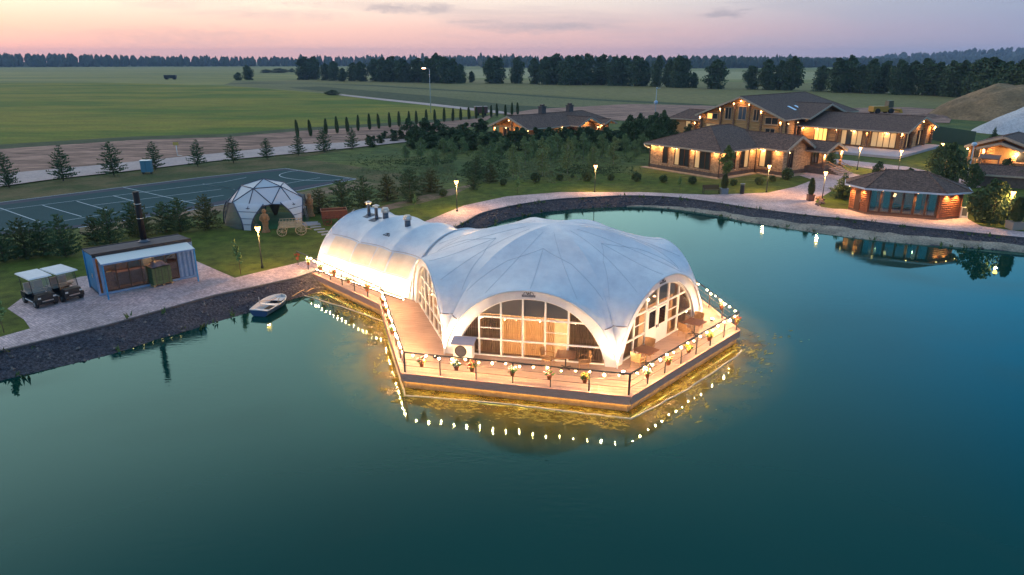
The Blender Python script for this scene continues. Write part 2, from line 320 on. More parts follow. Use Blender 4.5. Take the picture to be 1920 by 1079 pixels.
# paving of small setts
def paver(name, base):
    m = bpy.data.materials.new(name); m.use_nodes = True; t = m.node_tree; b = t.nodes['Principled BSDF']; b.inputs['Roughness'].default_value = 0.75
    b.inputs['Specular IOR Level'].default_value = 0.35
    c = t.nodes.new('ShaderNodeTexCoord'); vec = c.outputs['Object']
    br = t.nodes.new('ShaderNodeTexBrick'); mpn = t.nodes.new('ShaderNodeMapping'); mpn.inputs['Rotation'].default_value = (0, 0, R(38)); t.links.new(vec, mpn.inputs[0]); t.links.new(mpn.outputs[0], br.inputs['Vector'])
    br.inputs['Scale'].default_value = 1; br.inputs['Brick Width'].default_value = 0.22; br.inputs['Row Height'].default_value = 0.14; br.inputs['Mortar Size'].default_value = 0.008
    br.inputs['Color1'].default_value = (base[0] * 1.12, base[1] * 1.1, base[2] * 1.1, 1); br.inputs['Color2'].default_value = (base[0] * 0.72, base[1] * 0.70, base[2] * 0.74, 1)
    br.inputs['Mortar'].default_value = (base[0] * 0.4, base[1] * 0.4, base[2] * 0.4, 1)
    cur = br.outputs['Color']
    for sc, a, z in ((0.22, 0.72, 1.18), (1.6, 0.86, 1.12), (9, 0.8, 1.2)):
        n = t.nodes.new('ShaderNodeTexNoise'); n.inputs['Scale'].default_value = sc; n.inputs['Detail'].default_value = 6; t.links.new(vec, n.inputs['Vector'])
        r = t.nodes.new('ShaderNodeValToRGB'); r.color_ramp.elements[0].position = 0.33; r.color_ramp.elements[1].position = 0.66
        r.color_ramp.elements[0].color = (a, a, a, 1); r.color_ramp.elements[1].color = (z, z, z, 1); t.links.new(n.outputs[0], r.inputs[0])
        mx = t.nodes.new('ShaderNodeMix'); mx.data_type = 'RGBA'; mx.blend_type = 'MULTIPLY'; mx.inputs[0].default_value = 1
        t.links.new(cur, mx.inputs[6]); t.links.new(r.outputs[0], mx.inputs[7]); cur = mx.outputs[2]
    t.links.new(cur, b.inputs['Base Color'])
    bp = t.nodes.new('ShaderNodeBump'); bp.inputs['Strength'].default_value = 0.5; bp.inputs['Distance'].default_value = 0.02
    t.links.new(cur, bp.inputs['Height']); t.links.new(bp.outputs[0], b.inputs['Normal']); return m
pave_m = paver('sett_paving', (0.58, 0.43, 0.42))
kerb_m = mat('kerb_stone', (0.30, 0.27, 0.26), 0.85, (0.42, 0.38, 0.37), 4)

# --- pond outline: top edge T of the bank (z 0) and waterline W
Tpx = [(0, 660), (200, 612), (400, 556), (553, 523)]
T = [Vector((-60, -60, 0)), Vector((-52, -10, 0)), Vector((-40, 17, 0))] + [at(*p) for p in Tpx]
T += [Vector((-12.5, 50.5, 0)), Vector((-8.5, 56.5, 0))]
T += [at(*p) for p in [(850, 428), (900, 402), (950, 389), (1000, 380), (1050, 374), (1100, 371), (1150, 368.5), (1200, 368), (1250, 370), (1300, 375), (1350, 382), (1400, 390), (1500, 403), (1600, 413), (1700, 425), (1800, 435), (1920, 447)]]
T += [Vector((62, 48, 0)), Vector((85, 30, 0)), Vector((100, -60, 0))]
W = [Vector((-58, -60, WZ)), Vector((-50, -10, WZ)), Vector((-38.6, 15, WZ))] + [at(*p, WZ) for p in [(0, 713), (200, 668), (400, 606), (560, 558)]]
W += [Vector((-10.6, 49.0, WZ)), Vector((-6.8, 54.8, WZ))]
W += [at(*p, WZ) for p in [(865, 447), (905, 430), (950, 412), (1000, 401.5), (1050, 395), (1100, 391), (1150, 389), (1200, 388), (1250, 391), (1300, 397), (1350, 405), (1400, 416), (1500, 432), (1600, 446), (1700, 457), (1800, 464), (1920, 474)]]
W += [Vector((61, 46.5, WZ)), Vector((83, 29, WZ)), Vector((98, -60, WZ))]
assert len(T) == len(W), (len(T), len(W))
def cr(ps, k):      # Catmull-Rom refine
    out = []
    for i in range(len(ps) - 1):
        a, b, c, d = ps[max(i - 1, 0)], ps[i], ps[i + 1], ps[min(i + 2, len(ps) - 1)]
        for j in range(k):
            t = j / k; out.append(0.5 * ((2 * b) + (c - a) * t + (2 * a - 5 * b + 4 * c - d) * t * t + (3 * b - a - 3 * c + d) * t ** 3))
    out.append(ps[-1]); return out
# the straight left bank keeps its corner at the deck
Tf = T[:6] + cr(T[6:], 6); Wf = W[:6] + cr(W[6:], 6)
def densify(A, B, step=1.2):
    ra, rb = [], []
    for i in range(len(A) - 1):
        n = max(1, int((A[i + 1] - A[i]).length / step))
        for j in range(n):
            t = j / n; ra.append(A[i].lerp(A[i + 1], t)); rb.append(B[i].lerp(B[i + 1], t))
    ra.append(A[-1]); rb.append(B[-1]); return ra, rb
Tf, Wf = densify(Tf, Wf)

# --- ground with the pond cut out
BIG = 7000
# ground ring: concentric band from T outward then one big sheet
outer = [Vector((-BIG, -2000, 0)), Vector((-BIG, 6000, 0)), Vector((BIG, 6000, 0)), Vector((BIG, -2000, 0))]
g = MB(); loop = outer[:1] + outer[1:] + [Vector((110, -2000, 0)), Vector((110, -60, 0))] + [v.copy() for v in reversed(Tf)] + [Vector((-70, -60, 0)), Vector((-70, -2000, 0))]
g.sheet(loop, 0.0)
# near land sits a metre deep slab so its rim is solid
struct(g, 'ground', meadow)
# bank strip
bank_m = layered('bank_stones', [(0.5, (1, 1, 1), (0.035, 0.038, 0.050), (0.060, 0.055, 0.060), 0.35, 0.65), (7, (1, 1, 1), (0.35, 0.35, 0.4), (1.9, 1.8, 1.8), 0.35, 0.68), (28, (1, 1, 1), (0.5, 0.5, 0.5), (1.6, 1.6, 1.6), 0.35, 0.65)], 0.85, 1.0, 9)
b = MB(); rows = []
NR = 9
for i, (t_, w_) in enumerate(zip(Tf, Wf)):
    row = []
    for j in range(NR + 4):
        f = j / NR
        p = t_.lerp(w_, f) if f <= 1 else w_ + (w_ - t_) * (f - 1) * 1.6
        if f > 0: p = p + Vector((0, 0, noise.noise(p * 1.3) * 0.10 * min(1, f * 3) + (rnd.random() - 0.5) * 0.05))
        if j == 0: p.z = 0.0
        row.append(tuple(p))
    rows.append(row)
vs = [p for r_ in rows for p in r_]; K = NR + 4
b.add(vs, [(i * K + j, i * K + j + 1, (i + 1) * K + j + 1, (i + 1) * K + j) for i in range(len(rows) - 1) for j in range(K - 1)], False)
struct(b, 'pond_bank', bank_m)
# loose stones on the bank nearest the camera and round the far shore
st_m = mat('bank_rubble', (0.07, 0.07, 0.085), 0.85, (0.20, 0.175, 0.16), 2.3, lo=0.4, hi=0.7)
s_ = MB()
for i in range(2600):
    k = rnd.randrange(3, len(Tf) - 4); f = rnd.random(); q = Tf[k].lerp(Tf[k + 1], rnd.random()); w_ = Wf[k].lerp(Wf[k + 1], rnd.random())
    p = q.lerp(w_, 0.08 + 0.95 * f); r_ = rnd.uniform(0.05, 0.15)
    M_ = Matrix.Translation(p + Vector((0, 0, 0.03))) @ Matrix.Rotation(rnd.random() * 6, 4, 'Z') @ Matrix.Rotation(rnd.random(), 4, 'X')
    o_ = [(1, 0, 0), (0, 1, 0), (-1, 0, 0), (0, -1, 0), (0, 0, .7), (0, 0, -.7)]
    s_.add([M_ @ Vector((a * r_ * rnd.uniform(.7, 1.3), b_ * r_ * rnd.uniform(.7, 1.3), c_ * r_)) for a, b_, c_ in o_], [(0, 1, 4), (1, 2, 4), (2, 3, 4), (3, 0, 4), (1, 0, 5), (2, 1, 5), (3, 2, 5), (0, 3, 5)])
s_.build('bank_rubble', st_m, None, kind='stuff', label='dark rubble stones strewn over the pond bank', category='rubble')
# rim of the paving along the bank (dark liner edge)
rim = MB()
liner = mat('liner_rim', (0.045, 0.050, 0.065), 0.6, (0.08, 0.08, 0.09), 3)
for i in range(3, len(Tf) - 3):
    a_, c_ = Tf[i], Tf[i + 1]; rim.beam(a_ + Vector((0, 0, 0.03)), c_ + Vector((0, 0, 0.03)), 0.16, 0.10)
struct(rim, 'bank_rim', liner)
# pale sandy shore on the right bank
sand_m = layered('shore_sand', [(0.6, (1, 1, 1), (0.33, 0.29, 0.24), (0.20, 0.18, 0.15), 0.4, 0.65), (6, (1, 1, 1), (0.6, 0.6, 0.6), (1.4, 1.4, 1.35), 0.3, 0.7)], 0.95, 0.8, 8)
sh = MB(); srow = []
for i, (t_, w_) in enumerate(zip(Tf, Wf)):
    if t_.y < 45 or t_.x < 12.5: continue
    gro = min(1.0, (t_.x - 12.5) / 14.0)
    f0 = 1.0 - 0.52 * gro + 0.07 * noise.noise(t_ * 0.5) + 0.10 * noise.noise(t_ * 1.7); f1 = 1.06
    r_ = []
    for j in range(5):
        f = f0 + (f1 - f0) * j / 4; p = t_.lerp(w_, f); p.z = t_.lerp(w_, f).z + 0.10 + noise.noise(p * 1.3) * 0.05
        if j == 0: p.z -= 0.12
        if j == 4: p.z = WZ - 0.06
        r_.append(tuple(p))
    srow.append(r_)
sh.add([p for r_ in srow for p in r_], [(i * 5 + j, i * 5 + j + 1, (i + 1) * 5 + j + 1, (i + 1) * 5 + j) for i in range(len(srow) - 1) for j in range(4)], True)
struct(sh, 'sandy_shore', sand_m)
# water
wm = bpy.data.materials.new('pond_water'); wm.use_nodes = True; t = wm.node_tree; t.nodes.clear()
df = t.nodes.new('ShaderNodeBsdfDiffuse'); gl = t.nodes.new('ShaderNodeBsdfGlossy'); gl.inputs['Roughness'].default_value = 0.018
gl.inputs[0].default_value = (0.60, 1.0, 0.94, 1)
tcn = t.nodes.new('ShaderNodeTexCoord'); n1 = t.nodes.new('ShaderNodeTexNoise'); n1.inputs['Scale'].default_value = 0.05; n1.inputs['Detail'].default_value = 3
t.links.new(tcn.outputs['Object'], n1.inputs['Vector'])
rr = t.nodes.new('ShaderNodeValToRGB'); rr.color_ramp.elements[0].position = 0.35; rr.color_ramp.elements[1].position = 0.65
rr.color_ramp.elements[0].color = (0.0012, 0.029, 0.024, 1); rr.color_ramp.elements[1].color = (0.002, 0.038, 0.030, 1)
t.links.new(n1.outputs[0], rr.inputs[0])
# yellow pondweed tint round the deck, paints the golden reflection into the water colour
def wat(op, a, b=None, c=None, cl=False):
    n_ = t.nodes.new('ShaderNodeMath'); n_.operation = op; n_.use_clamp = cl
    for i_, v_ in enumerate((a, b, c)):
        if v_ is None: continue
        if isinstance(v_, (int, float)): n_.inputs[i_].default_value = v_
        else: t.links.new(v_, n_.inputs[i_])
    return n_.outputs[0]
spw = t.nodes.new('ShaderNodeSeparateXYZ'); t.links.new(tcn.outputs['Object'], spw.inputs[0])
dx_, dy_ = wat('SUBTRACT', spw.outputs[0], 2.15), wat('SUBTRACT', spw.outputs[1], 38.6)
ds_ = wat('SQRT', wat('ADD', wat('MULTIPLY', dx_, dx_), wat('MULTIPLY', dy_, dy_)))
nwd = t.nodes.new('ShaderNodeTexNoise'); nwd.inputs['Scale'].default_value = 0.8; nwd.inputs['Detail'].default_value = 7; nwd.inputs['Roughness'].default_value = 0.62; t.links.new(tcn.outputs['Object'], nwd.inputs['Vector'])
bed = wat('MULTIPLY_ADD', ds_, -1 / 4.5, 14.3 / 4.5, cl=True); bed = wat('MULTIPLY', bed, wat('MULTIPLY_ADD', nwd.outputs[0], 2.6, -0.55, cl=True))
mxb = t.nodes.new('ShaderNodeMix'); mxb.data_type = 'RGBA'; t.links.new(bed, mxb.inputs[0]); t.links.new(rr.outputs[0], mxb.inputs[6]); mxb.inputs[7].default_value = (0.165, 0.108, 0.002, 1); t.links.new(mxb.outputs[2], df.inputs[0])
n2 = t.nodes.new('ShaderNodeTexNoise'); n2.inputs['Scale'].default_value = 3.2; n2.inputs['Detail'].default_value = 3; n2.inputs['Roughness'].default_value = 0.55
m2 = t.nodes.new('ShaderNodeMapping'); m2.inputs['Scale'].default_value = (0.55, 1.6, 1); m2.inputs['Rotation'].default_value = (0, 0, R(24)); t.links.new(tcn.outputs['Object'], m2.inputs[0]); t.links.new(m2.outputs[0], n2.inputs['Vector'])
bp = t.nodes.new('ShaderNodeBump'); nwp = t.nodes.new('ShaderNodeTexNoise'); nwp.inputs['Scale'].default_value = 0.07; nwp.inputs['Detail'].default_value = 4; t.links.new(tcn.outputs['Object'], nwp.inputs['Vector']); mrw = t.nodes.new('ShaderNodeMapRange'); mrw.inputs[1].default_value = 0.38; mrw.inputs[2].default_value = 0.66; mrw.inputs[3].default_value = 0.02; mrw.inputs[4].default_value = 0.30; t.links.new(nwp.outputs[0], mrw.inputs[0]); t.links.new(mrw.outputs[0], bp.inputs['Strength']); bp.inputs['Distance'].default_value = 0.02; t.links.new(n2.outputs[0], bp.inputs['Height'])
fr = t.nodes.new('ShaderNodeFresnel'); fr.inputs[0].default_value = 1.42
for n_ in (gl, fr): t.links.new(bp.outputs[0], n_.inputs['Normal'])
mx = t.nodes.new('ShaderNodeMixShader'); t.links.new(fr.outputs[0], mx.inputs[0]); t.links.new(df.outputs[0], mx.inputs[1]); t.links.new(gl.outputs[0], mx.inputs[2])
ou = t.nodes.new('ShaderNodeOutputMaterial'); t.links.new(mx.outputs[0], ou.inputs[0])
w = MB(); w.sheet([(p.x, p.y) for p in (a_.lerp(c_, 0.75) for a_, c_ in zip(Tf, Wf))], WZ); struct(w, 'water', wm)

def sheet(name, mat_, pts, z, raw=False):
    m_ = MB(); m_.sheet([tuple(p)[:2] if (raw or isinstance(p, Vector)) else tuple(at(*p))[:2] for p in pts], z); return struct(m_, name, mat_)
# fields
sheet('far_field', field_far, [(-6500, 330), (6500, 330), (6500, 1150), (6000, 4000), (-6000, 4000), (-6500, 1500)], 0.02, True)
sheet('green_field', field_g, [(-900, 292), (0, 280), (250, 263), (430, 257), (560, 246), (700, 238), (800, 231), (900, 222), (938, 212), (800, 196), (640, 178), (560, 172), (420, 161), (200, 155.5), (-900, 155.5)], 0.05)
sheet('field_margin', strip_dark, [(-900, 285), (0, 272), (250, 257), (430, 252), (560, 241), (700, 233), (800, 226), (905, 217), (925, 214), (900, 223), (800, 232), (700, 239), (560, 247), (430, 258), (250, 264), (0, 281), (-900, 293)], 0.07)
sheet('maize_field', maize, [(640, 178), (800, 196), (938, 212), (1080, 214), (1190, 207), (1310, 196), (1100, 184), (900, 171), (700, 159), (540, 153), (440, 151.5), (420, 160)], 0.08)
sheet('ripe_field', ripe, [(480, 152), (700, 158.6), (900, 170.6), (1100, 183.6), (1310, 195.6), (1450, 203), (1620, 204), (1800, 203), (1960, 190), (1920, 160), (1100, 152), (700, 148)], 0.06)
sheet('grass_strip', strip_dark, [(640, 176), (540, 165), (600, 163), (800, 180), (960, 198), (1100, 205), (1040, 214), (938, 211), (800, 195)], 0.10)
sheet('far_grass_strip', strip_dark, [(420, 158), (470, 155), (700, 160.5), (900, 172.5), (1100, 185.5), (1320, 197), (1310, 199), (1090, 188), (890, 174), (690, 161.8), (540, 157)], 0.105)
sheet('farm_track', road_m, [(600, 174), (640, 177.5), (720, 186.2), (800, 194.2), (938, 209.5), (960, 214), (935, 214), (800, 198.2), (720, 189.4), (640, 180)], 0.13)
sheet('earth_yard', dirt, [(1000, 206), (1180, 196), (1320, 199), (1500, 205), (1700, 202), (1790, 208), (1780, 232), (1500, 226), (1310, 222), (1180, 228), (1050, 220), (940, 216)], 0.12)
sheet('earth_strip', dirt, [(-900, 345), (0, 334), (180, 318), (420, 296), (660, 272), (770, 258), (900, 236), (930, 214), (900, 223), (800, 232), (700, 239), (560, 247), (430, 258), (250, 264), (0, 281), (-900, 293)], 0.11)
sheet('gravel_road', road_m, [(-900, 385), (0, 352), (100, 338), (230, 324), (400, 304), (560, 289), (660, 279), (760, 268), (860, 255), (850, 249), (760, 258), (660, 268), (560, 273), (420, 288), (180, 312), (0, 328), (-900, 352)], 0.14)
sheet('dry_verge', verge, [(-900, 430), (0, 400), (150, 370), (330, 350), (530, 322), (660, 340), (720, 360), (800, 380), (860, 368), (800, 335), (700, 318), (560, 296), (660, 280), (400, 305), (230, 325), (100, 339), (0, 353), (-900, 386)], 0.012)
# lawns
sheet('lawn', grass, [(-900, 900), (-300, 740), (0, 640), (60, 622), (300, 560), (553, 500), (700, 470), (870, 392), (1000, 366), (1100, 362), (1330, 368), (1500, 360), (1600, 345), (1560, 330), (1340, 345), (1220, 322), (1050, 330), (900, 345), (780, 370), (690, 392), (600, 400), (480, 405), (380, 415), (250, 430), (145, 445), (0, 490), (-400, 560), (-900, 640)], 0.016)
sheet('lawn_edge', grass, [(1520, 378), (1560, 398), (1600, 402), (1640, 380), (1700, 330), (1560, 335)], 0.017)
sheet('garden_lawn', grass, [(1780, 350), (1805, 395), (1825, 420), (1900, 433), (2100, 450), (2200, 380), (2000, 300), (1840, 320)], 0.018)
sheet('upper_lawn', grass, [(1560, 287), (1700, 307), (1790, 330), (1900, 290), (1800, 262), (1690, 297)], 0.019)
sheet('island_lawn', grass, [(1575, 312), (1620, 318), (1668, 330), (1640, 338), (1590, 332), (1545, 326)], 0.019)
# paved promenade and forecourt
pv = [(-900, 872), (0, 633), (57, 617), (45, 600), (14, 580), (38, 562), (60, 548), (150, 520), (367, 490), (440, 522), (553, 495), (640, 474), (700, 455), (812, 410), (870, 386), (950, 369), (1050, 361), (1200, 361), (1330, 366), (1440, 362), (1490, 351), (1525, 338), (1500, 330), (1478, 328), (1530, 322), (1600, 326), (1640, 336), (1700, 345), (1735, 330), (1640, 318), (1560, 306), (1560, 298), (1700, 313), (1790, 333), (1830, 345), (1840, 352), (1760, 358), (1640, 345), (1570, 352), (1528, 378), (1540, 389), (1560, 392), (1590, 393), (1610, 385), (1810, 395), (1815, 412), (1840, 425), (1900, 433), (2060, 452)]
pvw = [at(*p) for p in pv] + [Vector((85, 30, 0)) + Vector((3, 2, 0))]
back = [v for v in Tf if v.y > -30 and v.x < 84]
sheet('paved_promenade', pave_m, [tuple(p)[:2] for p in pvw] + [tuple(p)[:2] for p in reversed(back)], 0.026, True)
bare_m = layered('bare_patches', [(.5, (1, 1, 1), (0.26, 0.165, 0.11), (0.12, 0.11, 0.04), .42, .58), (5, (1, 1, 1), (.65, .65, .65), (1.3, 1.3, 1.3), .3, .7)], .95, .6, 12)
sheet('bare_verge', bare_m, [(640, 398), (700, 392), (790, 368), (900, 342), (880, 352), (850, 366), (780, 384), (700, 400), (650, 408)], 0.021)
sheet('bare_court_edge', bare_m, [(150, 428), (380, 392), (560, 362), (668, 340), (735, 345), (690, 352), (600, 372), (400, 404), (150, 440)], 0.022)
# sports court
sheet('court_border', court_b, [(0 - 900, 560), (0, 442), (145, 428.5), (371, 393), (560, 358), (668, 336.5), (535, 316.5), (380, 333), (0, 380.5), (-900, 490)], 0.030)
sheet('sports_court', court_m, [(-900, 545), (0, 436), (145, 423), (371, 385.5), (560, 351), (655, 335), (535, 320), (380, 337), (0, 386), (-900, 500)], 0.036)
cl_ = MB()
def gl_(p, q, w_=0.10, z=0.042):
    a_ = at(*p); c_ = at(*q); d = (c_ - a_).normalized(); n_ = Vector((-d.y, d.x, 0)) * w_ / 2
    cl_.add([(v.x, v.y, z) for v in (a_ - n_, c_ - n_, c_ + n_, a_ + n_)], [(0, 1, 2, 3)])
for p, q in [((0, 391), (76, 418)), ((12, 393.6), (420, 342)), ((80, 386), (153, 407)), ((144, 378.4), (211, 397.7)), ((212, 368), (262, 381)), ((231, 352), (372, 384)),
             ((383, 346), (440, 356)), ((175, 386), (415, 355.6)), ((139, 412), (420, 367)), ((420, 342), (462, 333.5)), ((-200, 421), (12, 393.6)), ((-150, 455), (139, 412)), ((520, 348), (600, 334)), ((380, 345.6), (438, 355.6))]: gl_(p, q)
for p, q, z in [((-400, 435), (0, 380.5), 0.043), ((0, 380.5), (380, 333), 0.043), ((380, 333), (535, 316.5), 0.043), ((535, 316.5), (668, 336.5), 0.043), ((668, 336.5), (560, 358), 0.043), ((560, 358), (371, 393), 0.043), ((371, 393), (145, 428.5), 0.043)]: gl_(p, q, 0.14, z)
arc = [(562, 320), (545, 322.5), (530, 326), (524, 329), (527, 332), (538, 335), (560, 338), (588, 339.6), (620, 339), (655, 335.5)]
arc = cr([at(*p) for p in arc], 4)
for i in range(len(arc) - 1):
    a_, c_ = arc[i], arc[i + 1]; d = (c_ - a_).normalized(); n_ = Vector((-d.y, d.x, 0)) * 0.06
    cl_.add([(v.x, v.y, 0.0445) for v in (a_ - n_, c_ - n_, c_ + n_, a_ + n_)], [(0, 1, 2, 3)])
struct(cl_, 'court_lines', line_m)

# distant wooded ridges
hill_m = mat('ridge_ground', (0.04, 0.06, 0.03), 1.0, (0.06, 0.08, 0.04), 0.01)
def ridge(name, pts, depth, seed):
    """pts: (x, y, top) along a ridge; a swell of ground behind it"""
    m_ = MB(); rws = []
    for x, y, tz in pts:
        d = Vector((x, y, 0)).normalized(); rws.append([(x + d.x * k * depth, y + d.y * k * depth, tz * h) for k, h in ((0, -0.02), (0.3, 0.35), (0.7, 0.9), (1.2, 1.0), (2.2, -0.05))])
    m_.add([p for r_ in rws for p in r_], [(i * 5 + j, (i + 1) * 5 + j, (i + 1) * 5 + j + 1, i * 5 + j + 1) for i in range(len(rws) - 1) for j in range(4)], True)
    struct(m_, name, hill_m); return pts
RIDGES = []
def far_at(px, Y, z=0): return ((px - 960) / FPX * (Y * math.cos(PITCH) + (CAM_H - z) * math.sin(PITCH)), Y)
def mkridge(name, spec, depth, seed):
    pts = [(*far_at(px, Y), tz) for px, Y, tz in spec]; ridge(name, pts, depth, seed); RIDGES.append((pts, depth, seed))
mkridge('left_ridge', [(-2600, 1150, 10), (-1500, 1250, 12), (-700, 1350, 14), (-200, 1500, 14), (0, 1600, 12), (150, 1650, 9), (300, 1750, 5), (500, 1800, 3), (700, 1850, 4), (860, 1850, 8), (1000, 1900, 6)], 180, 3)
mkridge('middle_ridge', [(900, 1500, 3), (1050, 1450, 5), (1200, 1350, 5), (1350, 1350, 5), (1450, 1400, 3), (1560, 1600, 2), (1700, 1800, 2)], 160, 5)
mkridge('right_ridge', [(1450, 3000, 6), (1600, 3000, 6), (1690, 2900, 30), (1760, 2900, 34), (1830, 2800, 44), (1920, 2700, 52), (2100, 2700, 55), (2600, 2600, 40), (3600, 2400, 30)], 300, 8)
mkridge('right_near_ridge', [(1300, 2600, 4), (1500, 2600, 6), (1700, 2500, 8), (1900, 2300, 12), (2300, 2100, 14)], 200, 9)
# ================================================================ FLOATING DECK AND THE HEXAGONAL EVENT TENT
membrane = bpy.data.materials.new('tent_membrane'); membrane.use_nodes = True; t = membrane.node_tree; b = t.nodes['Principled BSDF']
b.inputs['Roughness'].default_value = 0.42; b.inputs['Specular IOR Level'].default_value = 0.45
c_ = t.nodes.new('ShaderNodeTexCoord'); n_ = t.nodes.new('ShaderNodeTexNoise'); n_.inputs['Scale'].default_value = 0.9; n_.inputs['Detail'].default_value = 7; n_.inputs['Roughness'].default_value = 0.65
t.links.new(c_.outputs['Object'], n_.inputs['Vector']); r_ = t.nodes.new('ShaderNodeValToRGB'); r_.color_ramp.elements[0].position = 0.3; r_.color_ramp.elements[1].position = 0.62
r_.color_ramp.elements[0].color = (0.50, 0.52, 0.585, 1); r_.color_ramp.elements[1].color = (0.65, 0.665, 0.71, 1); t.links.new(n_.outputs[0], r_.inputs[0]); t.links.new(r_.outputs[0], b.inputs['Base Color'])
n3 = t.nodes.new('ShaderNodeTexNoise'); n3.inputs['Scale'].default_value = 1.1; n3.inputs['Detail'].default_value = 7; n3.inputs['Roughness'].default_value = 0.6; t.links.new(c_.outputs['Object'], n3.inputs['Vector'])
bp = t.nodes.new('ShaderNodeBump'); bp.inputs['Strength'].default_value = 0.34; bp.inputs['Distance'].default_value = 0.12; t.links.new(n3.outputs[0], bp.inputs['Height']); t.links.new(bp.outputs[0], b.inputs['Normal'])
tl = t.nodes.new('ShaderNodeBsdfTranslucent'); tl.inputs[0].default_value = (0.8, 0.78, 0.72, 1)
mx = t.nodes.new('ShaderNodeMixShader'); mx.inputs[0].default_value = 0.012
t.links.new(b.outputs[0], mx.inputs[1]); t.links.new(tl.outputs[0], mx.inputs[2]); t.links.new(mx.outputs[0], t.nodes['Material Output'].inputs[0])
seam_m = mat('membrane_seam', (0.42, 0.44, 0.50), 0.7)
white_m = mat('white_frame', (0.80, 0.79, 0.76), 0.35, spec=0.5)
glass = glass_mat('window_glass', (0.86, 0.86, 0.84), 0.93)
curtain_m = mat('curtain_cloth', (0.68, 0.55, 0.40), 0.9, (0.40, 0.30, 0.20), 5, stretch=(4, 4, 0.4))
tcn_ = curtain_m.node_tree; tlc = tcn_.nodes.new('ShaderNodeBsdfTranslucent'); tlc.inputs[0].default_value = (0.85, 0.62, 0.38, 1); mxc = tcn_.nodes.new('ShaderNodeMixShader'); mxc.inputs[0].default_value = 0.36
tcn_.links.new(tcn_.nodes['Principled BSDF'].outputs[0], mxc.inputs[1]); tcn_.links.new(tlc.outputs[0], mxc.inputs[2]); tcn_.links.new(mxc.outputs[0], tcn_.nodes['Material Output'].inputs[0])
curtain_d = mat('dark_curtain_cloth', (0.50, 0.35, 0.22), 0.9, (0.28, 0.19, 0.12), 5, stretch=(4, 4, 0.4))
blind_m = mat('roller_blind', (0.44, 0.39, 0.36), 0.9)
wood_deck = layered('deck_boards', [(0.5, (1, 1, 1), (0.50, 0.335, 0.255), (0.40, 0.26, 0.20), 0.35, 0.65), (1.0, (0.8, 14, 1), (0.75, 0.75, 0.75), (1.2, 1.2, 1.2), 0.3, 0.7)], 0.6, 0.2, 30, 0.35)
dark_wood = mat('fascia_wood', (0.50, 0.27, 0.19), 0.7, (0.60, 0.34, 0.25), 3, stretch=(1, 1, 8), bump=0.3)
pale_beam = mat('pontoon_beam', (0.42, 0.30, 0.16), 0.75, (0.30, 0.2, 0.1), 4, bump=0.2)
rail_m = mat('rail_iron', (0.035, 0.028, 0.026), 0.5, spec=0.5)
bulb_m = emis('bulb_glow', (1.0, 0.56, 0.23), 2600)
bulb_m2 = emis('bulb_glow_soft', (1.0, 0.54, 0.21), 1200)
strip_m = emis('led_strip_glow', (1.0, 0.68, 0.36), 45)
pend_m = emis('pendant_glow', (1.0, 0.62, 0.30), 30)
gold_strip = emis('underdeck_glow', (1.0, 0.52, 0.12), 16)

DC = Vector((2.15, 38.62, 0)); DS = 11.09; DTH = -12.9
TC = Vector((2.4, 39.5, 0)); TS = 8.95; TTH = -11.5; TA = TS * math.sqrt(3) / 2
dv = [DC + dirv(DTH - 120 + 60 * k) * DS for k in range(6)]
dv[3] = Vector((11.2, 47.3, 0)); dv[5] = Vector((-8.3, 40.5, 0)); WE = Vector((-16.3, 49.2, 0))
deck_poly = [dv[0], dv[1], dv[2], dv[3], Vector((0.5, 53.0, 0)), Vector((-6.5, 58.5, 0)), Vector((-9.5, 56.8, 0)), WE, dv[5]]
deck = thing('floating_deck', 'wooden deck with dark fascia floating on the pond under the big white tent', 'deck', DC)
def loc(p, o=DC): return Vector(p) - Vector((o.x, o.y, 0))
pl = [loc(p) for p in deck_poly]
m = MB(); m.sheet(pl, -0.02); m.build('subfloor', dark_wood, deck)
# boards: clip long strips of decking to the outline
def clip_halfplane(poly, n, d):
    out = []
    for i in range(len(poly)):
        a, b2 = poly[i], poly[(i + 1) % len(poly)]; da, db = a.dot(n) - d, b2.dot(n) - d
        if da >= 0: out.append(a)
        if (da >= 0) != (db >= 0): out.append(a.lerp(b2, da / (da - db)))
    return out
def boards(mb, poly, ang, wd=0.30, gap=0.018, z0=-0.02, z1=0.02):
    u = dirv(ang); nrm = Vector((-u.y, u.x, 0)); lo_ = min(p.dot(nrm) for p in poly); hi_ = max(p.dot(nrm) for p in poly); q = lo_
    while q < hi_:
        c1 = clip_halfplane([Vector(p) for p in poly], nrm, q + gap / 2); c1 = clip_halfplane(c1, -nrm, -(min(q + wd, hi_) - gap / 2)) if len(c1) > 2 else c1
        if len(c1) > 2: mb.prism([(p.x, p.y) for p in c1], z0, z1 + rnd.uniform(-0.002, 0.002))
        q += wd
m = MB()
hexp = [pl[0], pl[1], pl[2], pl[3], pl[4], loc(Vector((-6.6, 44.6, 0))), pl[8]]
boards(m, [pl[0], pl[1], pl[2], pl[3], loc(Vector((0.5, 53, 0))), loc(Vector((-5.5, 46.0, 0))), pl[8]], DTH)
m.build('deck_boards', wood_deck, deck, kind='stuff', label='sawn deck boards with dark joints')
m = MB(); boards(m, [pl[8], loc(Vector((-5.5, 46.0, 0))), loc(Vector((0.5, 53.0, 0))), pl[5], pl[6], pl[7]], 138, z1=0.018); m.build('walkway_boards', wood_deck, deck, kind='stuff', label='boards of the walkway beside the tunnel tent')
def edge_boards(name, mat_, z0, z1, off, th, idx, par=deck):
    for i in idx:
        a, b2 = pl[i], pl[(i + 1) % len(pl)]; d = (b2 - a).normalized(); n = Vector((d.y, -d.x, 0))
        mm = MB(); mm.beam(a + n * off + Vector((0, 0, (z0 + z1) / 2)), b2 + n * off + Vector((0, 0, (z0 + z1) / 2)), th, z1 - z0); mm.build(name, mat_, par)
